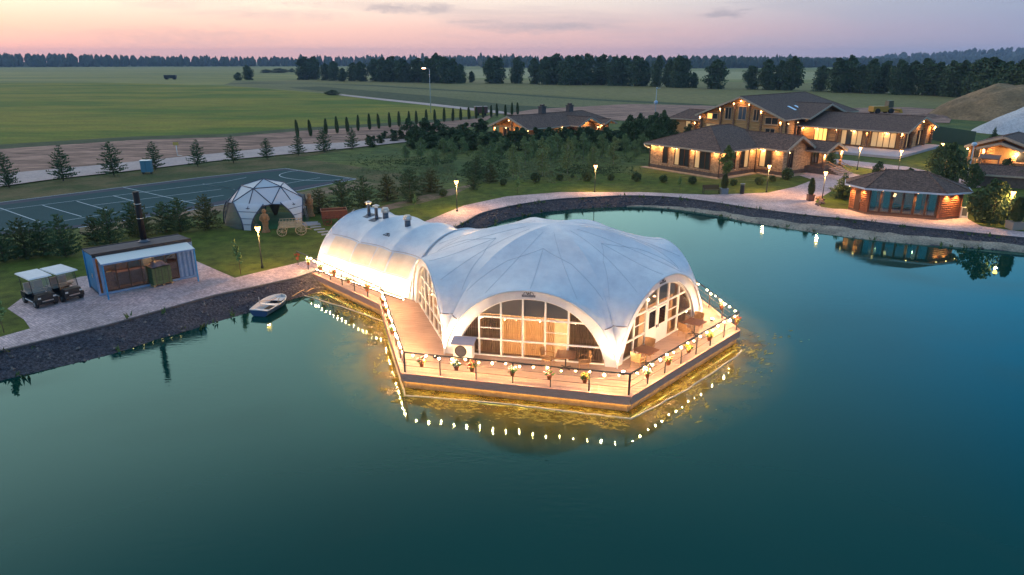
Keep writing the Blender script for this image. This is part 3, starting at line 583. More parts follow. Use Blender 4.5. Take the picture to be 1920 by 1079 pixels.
edge_boards('fascia', dark_wood, -0.40, 0.035, 0.03, 0.05, (0, 1, 2, 8, 7))
edge_boards('pontoon', pale_beam, -0.95, -0.45, -0.28, 0.34, (0, 1, 2, 8, 7))
# LED strips tucked under the fascia that gild the water
def led_under(i, a, b2):
    d = (b2 - a).normalized(); n = Vector((d.y, -d.x, 0)); mm = MB(); mm.beam(a + n * -0.04 + Vector((0, 0, -0.42)), b2 + n * -0.04 + Vector((0, 0, -0.42)), 0.05, 0.025)
    mm.build('led_strip', gold_strip, deck)
for i in (0, 1, 8, 7): led_under(i, pl[i] + (pl[(i + 1) % 9] - pl[i]) * .01, pl[(i + 1) % 9])
# piles
for i in (0, 1, 2, 8, 7):
    for f in (0.15, 0.5, 0.85):
        a, b2 = pl[i], pl[(i + 1) % 9]; p = a.lerp(b2, f) * 0.93; mm = MB(); mm.tube([p + Vector((0, 0, -2.2)), p + Vector((0, 0, -0.05))], 0.12, 8); mm.build('pile', dark_wood, deck)

# ---- railings, string lights, hanging flower pots
POTS = []
def railing(a, b2, label, nb, garland_label, soft=False, zones=None, nbulbs=None, double_end=False, bulbs=(0.02, 0.98), lampless=()):
    a = Vector(a); b2 = Vector(b2); ln = (b2 - a).length; ang = math.atan2((b2 - a).y, (b2 - a).x)
    t_ = thing('railing', label, 'railing', a, ang)
    for k in range(nb + 1):
        mm = MB(); mm.box((ln * k / nb * 0.985 + ln * 0.0075, 0.10, 0.54), (0.05, 0.05, 1.04)); mm.build('post', rail_m, t_)
    mm = MB(); mm.box((ln / 2, 0.10, 1.08), (ln, 0.07, 0.045)); mm.build('top_rail', rail_m, t_)
    for z in (0.38, 0.72):
        mm = MB(); mm.tube([(0, 0.10, z), (ln, 0.10, z)], 0.012, 5); mm.build('wire', rail_m, t_)
    g_ = thing('string_lights', garland_label, 'string lights', a, ang, 'warm bulb garlands on the deck railings')
    n = nbulbs or int(ln / 0.66); pts = []
    for k in range(n):
        f = bulbs[0] + (bulbs[1] - bulbs[0]) * (k + 0.5) / n; z = 0.98 + 0.05 * math.sin(k * 2.1); x = ln * f
        pts += [Vector((x - 0.2, 0.06, 1.07)), Vector((x, 0.05, z + 0.09))]
        mb = MB(); mb.ball((x, 0.045 + 0.02 * math.sin(k * 1.7), z), (0.020, 0.026, 0.043, 0.023, 0.032)[(k * 7 + k // 3) % 5], 6, 4); mb.build('bulb', bulb_m2 if soft or k % 2 else bulb_m, g_)
        mb = MB(); mb.tube([(x, 0.05, z + 0.04), (x, 0.05, z + 0.10)], 0.018, 5); mb.build('socket', rail_m, g_)
    mb = MB(); mb.tube(pts, 0.008, 4); mb.build('cord', rail_m, g_)
    return a, b2
# top corners run a shade inside the edge
ins = lambda p: p + (DC - p).normalized() * 0.05
c0, c1, c2, c3, c5, ce = ins(dv[0]), ins(dv[1]), ins(dv[2]), ins(dv[3]), ins(dv[5]), WE + Vector((0.1, 0, 0))
railing(c0, c1, 'dark iron railing along the front edge of the deck below the arched front window', 6, 'warm bulbs strung on the front deck railing')
railing(c1, c2, 'dark iron railing along the right front edge of the deck beside the glazed door', 7, 'warm bulbs strung on the railing in front of the glazed door')
railing(c2, c3, 'dark iron railing on the far right edge of the deck running away to the back', 6, 'warm bulbs strung on the railing running back from the right corner')
railing(c5, c0, 'short dark iron railing on the left edge of the deck between walkway and front corner', 6, 'dense warm bulbs strung down the left edge of the deck', nbulbs=24, soft=True)
railing(ce, c5, 'dark iron railing of the walkway beside the tunnel tent', 7, 'warm bulbs strung along the walkway railing by the tunnel tent', nbulbs=18, bulbs=(0.13, 0.99), soft=True)

terra = mat('terracotta', (0.42, 0.13, 0.06), 0.8, (0.30, 0.09, 0.05), 9)
leafg = mat('pot_leaves', (0.05, 0.11, 0.03), 0.8, (0.08, 0.15, 0.04), 8)
fl = {'white': mat('petals_white', (0.78, 0.76, 0.70), 0.7), 'pink': mat('petals_pink', (0.70, 0.16, 0.26), 0.7), 'yellow': mat('petals_yellow', (0.72, 0.45, 0.06), 0.7), 'red': mat('petals_red', (0.55, 0.05, 0.04), 0.7)}
def pot_mesh():
    mm = MB(); mm.lathe([(0.085, -0.20), (0.125, 0.0), (0.14, 0.0), (0.14, 0.03), (0.115, 0.03), (0.10, 0.005)], 12); return mm.mesh('pot')
POTM = pot_mesh()
def leaf_spray(n, rx, rz, z0, sz, seed, up=0.4):
    rr_ = random.Random(seed); mm = MB()
    for i in range(n):
        a = rr_.random() * 6.283; e = rr_.random() ** 0.5; p = Vector((math.cos(a) * rx * e, math.sin(a) * rx * e, z0 + rz * rr_.random() * (1.1 - 0.5 * e)))
        d = Vector((rr_.gauss(0, 1), rr_.gauss(0, 1), rr_.gauss(up, .7))).normalized(); s2 = d.orthogonal().normalized() * sz * rr_.uniform(.5, 1) * .5; l_ = d * sz * rr_.uniform(.6, 1.3)
        mm.add([p - s2, p + l_ * .5 - s2 * .2 + s2.cross(d) * .4, p + l_, p + s2], [(0, 1, 2, 3)])
    return mm
LEAFM = [leaf_spray(60, .19, .22, .02, .12, s_).mesh('leaves') for s_ in range(3)]
FLM = [leaf_spray(46, .21, .24, .07, .085, 30 + s_, 1).mesh('flowers') for s_ in range(3)]
def hang_pot(p, rz, colour, label, z=0.72):
    t_ = thing('flower_pot', label, 'flower pot', Vector((p[0], p[1], z)), rz, 'flower pots hung on the deck railings')
    mkobj('pot', POTM, terra, t_); mkobj('leaves', LEAFM[rnd.randrange(3)], leafg, t_)
    me = FLM[rnd.randrange(3)].copy(); mkobj('flowers', me, fl[colour], t_); mb = MB(); mb.tube([(0, 0.02, -.02), (0, 0.10, 0.1), (0, .12, 0.32)], 0.01, 4); mb.build('hook', rail_m, t_); return t_
def pots_on(a, b2, fr, cols, desc):
    d = (b2 - a).normalized(); n = Vector((d.y, -d.x, 0)); ang = math.atan2(d.y, d.x)
    for i, (f, c_) in enumerate(zip(fr, cols)):
        p = a.lerp(b2, f) - n * 0.02; hang_pot(p, ang, c_, 'pot of %s flowers, %s on the %s' % (c_, ordn(i), desc), 0.66)
pots_on(c0, c1, [0.09, 0.25, 0.32, 0.50, 0.66, 0.81], ['pink', 'white', 'red', 'white', 'pink', 'yellow'], 'front railing from the left')
pots_on(c1, c2, [0.13, 0.30, 0.48, 0.68, 0.97], ['white', 'red', 'yellow', 'yellow', 'red'], 'railing before the glazed door')
pots_on(c2, c3, [0.20, 0.55], ['white', 'yellow'], 'railing behind the right corner')
pots_on(ce, c5, [0.02, 0.17, 0.33, 0.49, 0.66, 0.86], ['red', 'white', 'white', 'red', 'white', 'red'], 'walkway railing')
pots_on(c5, c0, [0.10, 0.26, 0.43, 0.60], ['pink', 'pink', 'white', 'white'], 'left edge railing')

# ---- main tent
tent = thing('event_tent', 'large white hexagonal membrane tent with arched glazed walls on the floating deck', 'tent', TC, R(TTH))
ZP = 5.42
def arch_out(x): return 3.8 * max(0.0, 1 - abs(x / (TS / 2)) ** 2.1) ** 0.6
def arch_in(x): return 3.32 * max(0.0, 1 - abs(x / 3.85) ** 2.2) ** 0.62
def canopy(u, q):
    zf = ZP * max(0.0, 1 - q ** 2.3) ** 0.55
    zm = 3.8 + (ZP - 3.8) * (1 - q ** 1.8) ** 1.7
    e = 1.15 + (0.6 - 1.15) * q ** 3
    gg = max(0.0, 1 - abs(u) ** 2.1) ** e
    return zf + (zm - zf) * gg
def side_rot(k): return Matrix.Rotation(R(60 * k), 4, 'Z')
NU, NQ = 40, 30
mm = MB()
us = [math.sin(math.pi / 2 * (-1 + 2 * i / NU)) for i in range(NU + 1)]
for k in range(6):
    vs = []
    for j in range(NQ + 1):
        q = 1 - (1 - j / NQ) ** 1.35
        for u in us:
            x, y = u * TS / 2 * q, -TA * q
            z = canopy(u, q)
            # drape folds towards the feet
            fold = max(0.0, (q - 0.86) / 0.14) * max(0.0, (abs(u) - 0.7) / 0.3)
            z += 0.0
            k2 = 1 + fold * 0.010 * math.sin(abs(u) * 60)
            vs.append(side_rot(k) @ Vector((x * k2, y * k2, z + 0.02)))
    n1_ = NU + 1
    mm.add(vs, [(j * n1_ + i, (j + 1) * n1_ + i, (j + 1) * n1_ + i + 1, j * n1_ + i + 1) for j in range(NQ) for i in range(NU)], True)
mm.build('canopy', membrane, tent)
# eave hem
def side_pt(k, u, q, dz=0.03): return side_rot(k) @ Vector((u * TS / 2 * q, -TA * q, canopy(u, q) + dz))
for k in range(6):
    mm = MB(); mm.tube([side_pt(k, u, 1.0, 0.0) for u in us], 0.045, 6); mm.build('hem', membrane, tent)
    # seams on the cloth
    mm = MB()
    for u0, u1, q0, q1 in ((0.0, 0.0, 0.45, 0.97), (0.34, 0.55, 0.2, 0.95), (-0.34, -0.55, 0.2, 0.95), (0.0, 0.62, 0.45, 0.62), (0.0, -0.62, 0.45, 0.62), (0.62, 0.95, .62, .84), (-0.62, -0.95, .62, .84)):
        mm.tube([side_pt(k, u0 + (u1 - u0) * i / 12, q0 + (q1 - q0) * i / 12, 0.022) for i in range(13)], 0.012, 4, sm=False)
    mm.build('seam', seam_m, tent)
    # gusset seam above each foot
    mm = MB(); ptl = []
    for kk, uu in [(k, .845), (k, .88), (k, .92), (k, .96), (k, 1.0), ((k + 1) % 6, -.96), ((k + 1) % 6, -.92), ((k + 1) % 6, -.88), ((k + 1) % 6, -.845)]:
        qb = min((abs(canopy(uu, .8 + .2 * j_ / 200) - 2.02), .8 + .2 * j_ / 200) for j_ in range(201))[1]; ptl.append(side_pt(kk, uu, qb, .035))
    mm.tube(ptl, 0.035, 5); mm.build('gusset_batten', mat('batten', (0.16, 0.15, 0.18), 0.5), tent)
# arch band wall (between outer and inner arch), recessed frames, panes, curtains for the five open sides
XS = [-2.65, -1.50, -0.37, 0.78, 1.95]
ZT = [0.95, 2.18]
def band_mesh():
    mb = MB(); n = 48; outer = []; inner = []
    for i in range(n + 1):
        a = -1 + 2 * i / n; u = math.sin(a * math.pi / 2); xo = u * (TS / 2 - 0.02); outer.append((xo, arch_out(xo) - 0.01)); xi = u * 3.85; inner.append((xi, arch_in(xi)))
    inner[0] = (-3.85, 0); inner[-1] = (3.85, 0); outer[0] = (outer[0][0], 0); outer[-1] = (outer[-1][0], 0)
    y0, y1 = -TA + 0.10, -TA + 0.32
    vs = [(x, y0, z + 0.02) for x, z in outer] + [(x, y0, z + 0.02) for x, z in inner] + [(x, y1, z + 0.02) for x, z in inner]
    k = n + 1; mb.add(vs, [(i, i + k, i + k + 1, i + 1) for i in range(n)] + [(i + k, i + 2 * k, i + 2 * k + 1, i + k + 1) for i in range(n)], False); return mb.mesh('arch_band')
def cell(x0, x1, z0, z1, y, inset=0.03):
    x0 += inset; x1 -= inset; z0 += inset; n = 10; top = []
    for i in range(n + 1):
        x = x0 + (x1 - x0) * i / n; top.append((x, min(z1 - inset, arch_in(x) - 0.06)))
    top = [(x, z) for x, z in top if z > z0 + 0.02]
    if len(top) < 2: return None
    return [(top[0][0], y, z0)] + [(top[-1][0], y, z0)] + [(x, y, z) for x, z in reversed(top)]
YG = -TA + 0.30
def cells():
    xs = [-3.80] + XS + [3.80]; zs = [0.06] + ZT + [3.4]
    for i in range(len(xs) - 1):
        for j in range(3):
            yield i, j, xs[i], xs[i + 1], zs[j], zs[j + 1]
BAND = band_mesh()
def frame_mesh(door):
    mb = MB(); n = 44; pts = [(3.80 * math.sin((-1 + 2 * i / n) * math.pi / 2)) for i in range(n + 1)]
    pp = [(x, arch_in(x)) for x in pts]
    for i in range(n):
        a_, b_ = pp[i], pp[i + 1]; mb.beam((a_[0], YG, a_[1] - 0.02), (b_[0], YG, b_[1] - 0.02), 0.10, 0.10, (0, 1, 0))
    for x in XS:
        zt = arch_in(x) - 0.03; mb.beam((x, YG - 0.02, 0.03), (x, YG - 0.02, zt), 0.09, 0.10, (0, 1, 0))
    for z in ZT:
        # extent of the arch at that height
        xe = max(x / 100 for x in range(0, 385) if arch_in(x / 100) > z); mb.beam((-xe, YG - 0.005, z), (xe, YG - 0.005, z), 0.09, 0.085)
    mb.beam((-3.8, YG, 0.05), (3.8, YG, 0.05), 0.10, 0.08)
    mb.beam((XS[0], YG - 0.012, 1.58), (XS[1], YG - 0.012, 1.58), 0.05, 0.04); mb.beam((XS[3], YG - 0.012, 1.55), (XS[4], YG - 0.012, 1.55), 0.05, 0.04)
    if door:
        for x in (XS[1] + .07, XS[2] - .06, XS[2] + .06, XS[3] - .07): mb.beam((x, YG - 0.05, 0.05), (x, YG - 0.05, 2.14), 0.10, 0.08, (0, 1, 0))
    return mb.mesh('window_frame')
FRAME0, FRAME1 = frame_mesh(False), frame_mesh(True)
PANES = []
for i, j, x0, x1, z0, z1 in cells():
    pc = cell(x0, x1, z0, z1, YG)
    if pc:
        mb = MB(); mb.add(pc, [tuple(range(len(pc)))]); PANES.append((i, j, mb.mesh('pane')))
def curtain_mesh(x0, x1, ztop, dens=9):
    mb = MB(); n = int((x1 - x0) * dens * 2); vs = []
    for i in range(n + 1):
        x = x0 + (x1 - x0) * i / n; y = YG + 0.38 + 0.05 * math.sin(i * math.pi) + (0.055 if i % 2 else -0.055); zt = min(ztop, arch_in(x) - 0.05)
        vs += [(x, y, 0.05), (x, y, max(0.1, zt))]
    mb.add(vs, [(2 * i, 2 * i + 2, 2 * i + 3, 2 * i + 1) for i in range(n)]); return mb.mesh('curtain')
CUR = [curtain_mesh(-3.7, -2.62, 3.2), curtain_mesh(-2.6, -1.55, 2.15), curtain_mesh(-1.45, -0.42, 2.15), curtain_mesh(-0.30, 0.72, 2.15), curtain_mesh(1.98, 3.7, 3.2), curtain_mesh(0.80, 1.2, 2.15)]
mb = MB(); pc = cell(XS[0], XS[4], 2.22, 3.4, YG + 0.22); mb.add(pc, [tuple(range(len(pc)))]); BLIND = mb.mesh('roller_blind')
for k in (0, 1, 2, 3, 5):
    rz = R(60 * k)
    mkobj('arch_band', BAND, membrane, tent, rz=rz)
    fr_ = mkobj('window_frame', FRAME1 if k == 1 else FRAME0, white_m, tent, rz=rz)
    for i, j, me in PANES:
        if k == 1 and i in (2, 3) and j < 2: continue
        mkobj('pane', me, glass, fr_)
    for q_, me in enumerate(CUR):
        if k == 1 and q_ in (2, 3, 5): continue
        mkobj('curtain', me, curtain_d if q_ in (0, 4, 1) else curtain_m, tent, rz=rz)
    mkobj('roller_blind', BLIND, blind_m, tent, rz=rz)
# double glazed door with white kick panels on side 1
for s_, (xa, xb) in enumerate(((XS[1] + 0.12, XS[2] - 0.02), (XS[2] + 0.02, XS[3] - 0.12))):
    mb = MB(); y = YG - 0.06
    mb.box(((xa + xb) / 2, y, 0.52), (xb - xa, 0.045, 0.92))
    for x in (xa + 0.07, xb - 0.07): mb.box((x, y, 1.54), (0.14, 0.045, 1.12))
    mb.box(((xa + xb) / 2, y, 2.06), (xb - xa - .28, 0.045, 0.10)); mb.box(((xa + xb) / 2, y, 1.02), (xb - xa - .28, 0.045, 0.08))
    d_ = mkobj('door', mb.mesh('door'), white_m, tent, rz=R(60)); mb = MB(); mb.box(((xa + xb) / 2, y, 1.54), (xb - xa - 0.28, 0.012, 0.95)); mkobj('pane', mb.mesh('pane'), glass, d_)
    mb = MB(); xh = xb - 0.06 if s_ == 0 else xa + 0.06; mb.box((xh, y - 0.05, 1.05), (0.025, 0.05, 0.16)); mkobj('door_handle', mb.mesh('door_handle'), rail_m, d_)
# interior floor and pendant lamps that light the room
mb = MB(); mb.sheet([side_rot(k) @ Vector((-TS / 2 * 0.93, -TA * 0.93, 0)) for k in range(6)], 0.045); mb.build('floor', mat('tent_floor', (0.36, 0.27, 0.20), 0.6, (0.28, 0.2, 0.15), 2), tent)
for k in range(6):
    a = R(60 * k + 30); p = Vector((math.cos(a) * 4.2, math.sin(a) * 4.2, 2.7)); mb = MB(); mb.ball(p, 0.17, 10, 6); o = mb.build('pendant_lamp', pend_m, tent)
    mb = MB(); mb.tube([p + Vector((0, 0, .15)), p + Vector((0, 0, 1.6))], 0.012, 4); mb.build('pendant_cord', rail_m, o)
    lamp('POINT', o, p + Vector((0, 0, -0.3)), 620, (1.0, 0.55, 0.24), 0.15)
# emblem on the front and right bands: half arches, flame swirl and ribbon
emb_m = mat('emblem_print', (0.03, 0.025, 0.03), 0.6)
def emblem(par, M_, sc=1.0):
    mb = MB()
    def P(x, z): return M_ @ Vector((x * sc, 0, z * sc))
    def line(pts, w=0.02): mb.tube([P(*p) for p in pts], w * sc, 4, sm=False)
    line([(-0.40 + 0.30 * (1 - math.cos(i / 8 * 1.57)), 0.10 + 0.27 * math.sin(i / 8 * 1.57)) for i in range(9)])
    line([(0.40 - 0.30 * (1 - math.cos(i / 8 * 1.57)), 0.10 + 0.27 * math.sin(i / 8 * 1.57)) for i in range(9)])
    line([(-0.17, 0.36), (-0.16, 0.25), (-0.10, 0.16), (-0.03, 0.10)], 0.025)
    line([(0.10, 0.42), (0.0, 0.38), (-0.05, 0.28), (-0.02, 0.18), (0.05, 0.2)], 0.03); line([(0.13, 0.38), (0.17, 0.28), (0.15, 0.18), (0.10, 0.10)], 0.028); line([(0.06, 0.30), (0.07, 0.16)], 0.014)
    for i in range(10):
        x0 = -0.52 + i * 0.104; line([(x0, 0.07 - 0.02 * abs(i - 4.5) / 4.5), (x0 + 0.104, 0.07)], 0.018); line([(x0, -0.06), (x0 + 0.104, -0.06)], 0.018)
    for i in range(9): x0 = -0.40 + i * 0.1; line([(x0 - 0.025, -0.035), (x0, 0.04), (x0 + 0.025, -0.035)], 0.012)
    line([(-0.53, 0.09), (-0.50, 0.0), (-0.53, -0.07)], 0.035); line([(0.53, 0.09), (0.50, 0.0), (0.53, -0.07)], 0.035)
    return mb.build('emblem', emb_m, par)
emblem(tent, Matrix.Translation((-0.05, -TA + 0.085, 3.50)), 0.62)
emblem(tent, side_rot(1) @ Matrix.Translation((-0.3, -TA + 0.085, 3.50)), 0.55)
# floor uplights at the feet
up_m = emis('uplight_glow', (1.0, 0.74, 0.45), 60)
for k, en in ((0, 1100), (1, 500), (2, 300), (5, 700)):
    f_ = side_rot(k) @ Vector((-TS / 2, -TA, 0)); out = f_.normalized(); p = f_ + out * 0.65
    mb = MB(); mb.lathe([(0.10, 0.02), (0.12, 0.06), (0.12, 0.14), (0.09, 0.15)], 10, p); o = mb.build('uplight', rail_m, tent); mb = MB(); mb.lathe([(0.08, 0.152), (0.07, 0.16)], 8, p); mb.build('uplight_lens', up_m, o)
    l_ = lamp('SPOT', o, p + Vector((0, 0, 0.2)), en, (1.0, 0.70, 0.42), 0.08, spot=R(110), blend=0.8)
    l_.rotation_euler = (Vector((-out.x * 0.45, -out.y * 0.45, 1))).to_track_quat('-Z', 'Y').to_euler()

# ---- tunnel tent joined to side 4
LT = 10.7
tang = TTH + 150
tm = TC + (Matrix.Rotation(R(TTH), 4, 'Z') @ (side_rot(4) @ Vector((0, -TA, 0))))
tun = thing('tunnel_tent', 'white barrel vaulted membrane tent with film windows joined behind the hexagonal tent', 'tent', (tm.x, tm.y, 0), R(tang))
# local +x runs away from the main tent, +y is the near (walkway) side
def tprof(v, sc=1.0):      # v in -1..1
    x = v * 4.475; return (x * sc, 3.72 * max(0.0, 1 - abs(v) ** 2.15) ** 0.58 * sc)
ribs = [0.35, 3.4, 6.9, LT]
def tsc(x):
    for a_, b_ in zip([-1.2] + ribs, ribs):
        if a_ <= x <= b_ + 1e-6:
            f = (x - a_) / (b_ - a_); return 1.0 - 0.055 * math.sin(math.pi * f) ** 0.7
    return 1.0
vsn = [math.sin(math.pi / 2 * (-1 + 2 * i / 44)) for i in range(45)]
mb = MB(); nx = 60; vs = []
for i in range(nx + 1):
    x = -1.2 + (LT + 1.2) * i / nx; s_ = tsc(x)
    for v in vsn:
        y_, z_ = tprof(v); k2 = s_ if z_ > 0.05 else 1; vs.append((x, y_ * (1 - (1 - s_) * min(1, z_ / 1.5)), z_ * s_ + 0.02))
mb.add(vs, [(i * 45 + j, (i + 1) * 45 + j, (i + 1) * 45 + j + 1, i * 45 + j + 1) for i in range(nx) for j in range(44)], True); mb.build('vault', membrane, tun)
for x in (LT, 0.35):
    mb = MB(); mb.tube([(x, tprof(v, 1.0)[0], tprof(v, 1.0)[1] + 0.03) for v in vsn], 0.07 if x < 1 else 0.045, 6); mb.build('rib', membrane, tun)
mb = MB(); pg = [(LT - 0.05, tprof(v)[0], tprof(v)[1]) for v in vsn]; mb.add(pg, [tuple(range(45))]); mb.build('end_wall', membrane, tun)
# skirt seam, film windows
def tsurf(x, z, off=0.02):
    zz = min(3.7, z / tsc(x)); v = (1 - (zz / 3.72) ** (1 / 0.58)) ** (1 / 2.15); y_ = v * 4.475 * (1 - (1 - tsc(x)) * min(1, z / 1.5)); return Vector((x, y_ + off, z + off * 0.4))
mb = MB(); mb.tube([tsurf(0.5 + (LT - 0.9) * i / 30, 2.42) for i in range(31)], 0.014, 4); mb.tube([tsurf(0.5 + (LT - 0.9) * i / 30, 1.12) for i in range(31)], 0.012, 4); mb.build('seam', mat('warm_seam', (0.35, 0.25, 0.2), 0.7), tun)
film = mat('window_film', (0.66, 0.55, 0.44), 0.3, (0.58, 0.47, 0.37), 1.5, spec=0.5)
for xa, xb in ((0.9, 3.1), (3.25, 5.0), (5.1, 6.9), (7.15, 9.9)):
    mb = MB(); g_ = [[tsurf(xa + (xb - xa) * i / 8, 1.18 + 1.16 * j / 5, 0.035) for j in range(6)] for i in range(9)]
    mb.add([p for r2 in g_ for p in r2], [(i * 6 + j, i * 6 + j + 1, (i + 1) * 6 + j + 1, (i + 1) * 6 + j) for i in range(8) for j in range(5)], True); mb.build('window_film', film, tun)
# LED strip washing the skirt, fixed in a kerb trough along the walkway
for i in range(5):
    xa = 0.4 + i * 2.0; mb = MB(); mb.box((xa + 0.95, 4.475 + 0.42, 0.07), (1.9, 0.06, 0.03)); mb.build('led_strip', strip_m, tun)
    mb = MB(); mb.box((xa + 0.95, 4.475 + 0.47, 0.065), (1.9, 0.025, 0.09)); mb.build('strip_trough', rail_m, tun)
    l_ = lamp('AREA', tun, (xa + 0.95, 4.475 + 0.42, 0.12), 62, (1.0, 0.72, 0.44)); l_.data.shape = 'RECTANGLE'; l_.data.size = 1.9; l_.data.size_y = 0.05
    l_.rotation_euler = (Vector((0, -0.75, 1))).to_track_quat('-Z', 'X').to_euler(); 
# emblem on the vault
pz = 3.0; pt = tsurf(5.2, 2.98, 0.03); nrm = (tsurf(5.2, 2.98, 0.03) - tsurf(5.2, 2.88, 0.03)).normalized()
upv = -nrm if nrm.z < 0 else nrm
xv = Vector((-1, 0, 0)); yv = upv.cross(xv).normalized(); Mx = Matrix((xv, yv, upv)).transposed().to_4x4(); Mx.translation = pt
emblem(tun, Mx, 0.62)
# chimneys and vents on the vault
steel = mat('vent_steel', (0.55, 0.52, 0.50), 0.28, metal=0.9); galv = mat('vent_dark', (0.09, 0.10, 0.13), 0.5)
def top_at(x, v): y_, z_ = tprof(v, tsc(x)); return Vector((x, y_, z_))
for x, v, h in ((9.35, 0.12, 1.0), (8.0, 0.20, 1.0)):
    p = top_at(x, v); mb = MB(); mb.box(p + Vector((0, 0.05, 0.02)), (0.75, 0.85, 0.03), M=Matrix.Rotation(-0.16, 4, 'X')); o = mb.build('flue_plate', galv, tun)
    mb = MB(); mb.tube([p, p + Vector((0, 0, 0.28))], 0.13, 12); mb.build('flue_base', galv, o)
    mb = MB(); mb.lathe([(0.125, 0.26), (0.125, h - 0.12), (0.14, h - .12), (0.14, h - .08)], 12, p); mb.lathe([(0.27, h), (0.26, h + 0.03), (0.03, h + 0.13)], 14, p)
    for a in (0, 2.1, 4.2): mb.tube([p + Vector((.12 * math.cos(a), .12 * math.sin(a), h - .1)), p + Vector((.18 * math.cos(a), .18 * math.sin(a), h + .01))], .01, 4)
    mb.build('flue_pipe', steel, tun)
for x, v in ((7.35, 0.12), (4.6, 0.18)):
    p = top_at(x, v); mb = MB(); mb.tube([p + Vector((0, 0, -.05)), p + Vector((0, 0, 0.42))], 0.21, 14); o = mb.build('vent_base', galv, tun)
    mb = MB(); mb.lathe([(0.20, .42), (0.27, .47), (0.28, .66), (0.22, .72), (0.24, .73), (0.20, .80), (0.02, .84)], 16, p)
    for k in range(12): a = k * math.pi / 6; mb.beam(p + Vector((.275 * math.cos(a), .275 * math.sin(a), .46)), p + Vector((.285 * math.cos(a + .1), .285 * math.sin(a + .1), .67)), .03, .01)
    mb.build('vent_cowl', steel, tun)

# ---- furniture on the deck
chair_m = mat('rattan', (0.46, 0.27, 0.13), 0.7, (0.34, 0.19, 0.09), 14, bump=0.5); table_m = mat('table_wood', (0.22, 0.085, 0.04), 0.5, (0.30, 0.12, 0.05), 3, stretch=(1, 12, 1)); iron = rail_m
def make_chair(loc_, rz, label):
    t_ = thing('armchair', label, 'chair', loc_, rz, 'rattan armchairs on the deck')
    mb = MB(); mb.box((0, 0, 0.42), (0.52, 0.50, 0.06)); mb.build('seat', chair_m, t_)
    mb = MB(); vs = []; n = 10
    for i in range(n + 1):
        a = R(-70 + 140 * i / n); vs += [(0.27 * math.sin(a) * 1.05, 0.20 + 0.12 * math.cos(a), 0.45), (0.29 * math.sin(a) * 1.05, 0.24 + 0.13 * math.cos(a), 0.92)]
    mb.add(vs, [(2 * i, 2 * i + 2, 2 * i + 3, 2 * i + 1) for i in range(n)], True); mb.add([(x, y + 0.03, z) for x, y, z in vs], [(2 * i, 2 * i + 1, 2 * i + 3, 2 * i + 2) for i in range(n)], True); mb.build('backrest', chair_m, t_)
    for s_ in (-1, 1):
        mb = MB(); mb.tube([(s_ * 0.26, -0.22, 0.42), (s_ * 0.29, -0.22, 0.64), (s_ * 0.29, 0.0, 0.67), (s_ * 0.28, 0.25, 0.66)], 0.022, 6); mb.build('armrest', chair_m, t_)
        for y in (-0.22, 0.22):
            mb = MB(); mb.tube([(s_ * 0.24, y, 0.42), (s_ * 0.27, y * 1.1, 0.045)], 0.02, 6); mb.build('leg', chair_m, t_)
    return t_
def make_table(loc_, rz, label):
    t_ = thing('bistro_table', label, 'table', loc_, rz, 'wooden bistro tables on the deck')
    for i in range(6):
        mb = MB(); mb.box((-0.40 + i * 0.16, 0, 0.76), (0.150, 1.0, 0.03)); mb.build('tabletop_slat', table_m, t_)
    mb = MB(); mb.box((0, 0, 0.735), (0.9, .9, .02)); mb.build('tabletop_rim', iron, t_)
    mb = MB(); mb.tube([(0, 0, 0.07), (0, 0, 0.73)], 0.035, 8); mb.build('pedestal', iron, t_)
    for a in (0.78, 2.35, 3.93, 5.5):
        mb = MB(); mb.beam((0, 0, 0.08), (0.33 * math.cos(a), 0.33 * math.sin(a), 0.05), 0.05, 0.03); mb.build('foot', iron, t_)
    return t_
def on_side(k, x, out):   # a point on the deck in front of side k
    return TC + (Matrix.Rotation(R(TTH), 4, 'Z') @ (side_rot(k) @ Vector((x, -TA - out, 0)))) + Vector((0, 0, 0.02))
a0, a1 = R(TTH), R(TTH + 60)
make_table(on_side(1, -3.05, 0.75), a1, 'dark red slatted table before the left end of the glazed door wall')
make_chair(on_side(1, -3.7, 0.7), a1 + R(90), 'rattan armchair left of the near table by the glazed door')
make_chair(on_side(1, -2.2, 0.35), a1 + R(-80), 'rattan armchair between the near table and the glazed door')
make_table(on_side(1, 2.15, 0.75), a1, 'dark red slatted table at the right end of the glazed door wall')
make_chair(on_side(1, 1.45, 0.55), a1 + R(80), 'rattan armchair left of the far table by the glazed door')
make_chair(on_side(1, 3.0, 0.45), a1 + R(-85), 'rattan armchair at the far right table')
make_table(on_side(0, 1.95, 0.50), a0, 'slatted table in front of the arched front window')
make_chair(on_side(0, 1.05, 0.40), a0 + R(80), 'rattan armchair left of the table at the front window')
make_chair(on_side(0, 2.85, 0.45), a0 + R(-80), 'rattan armchair right of the table at the front window')
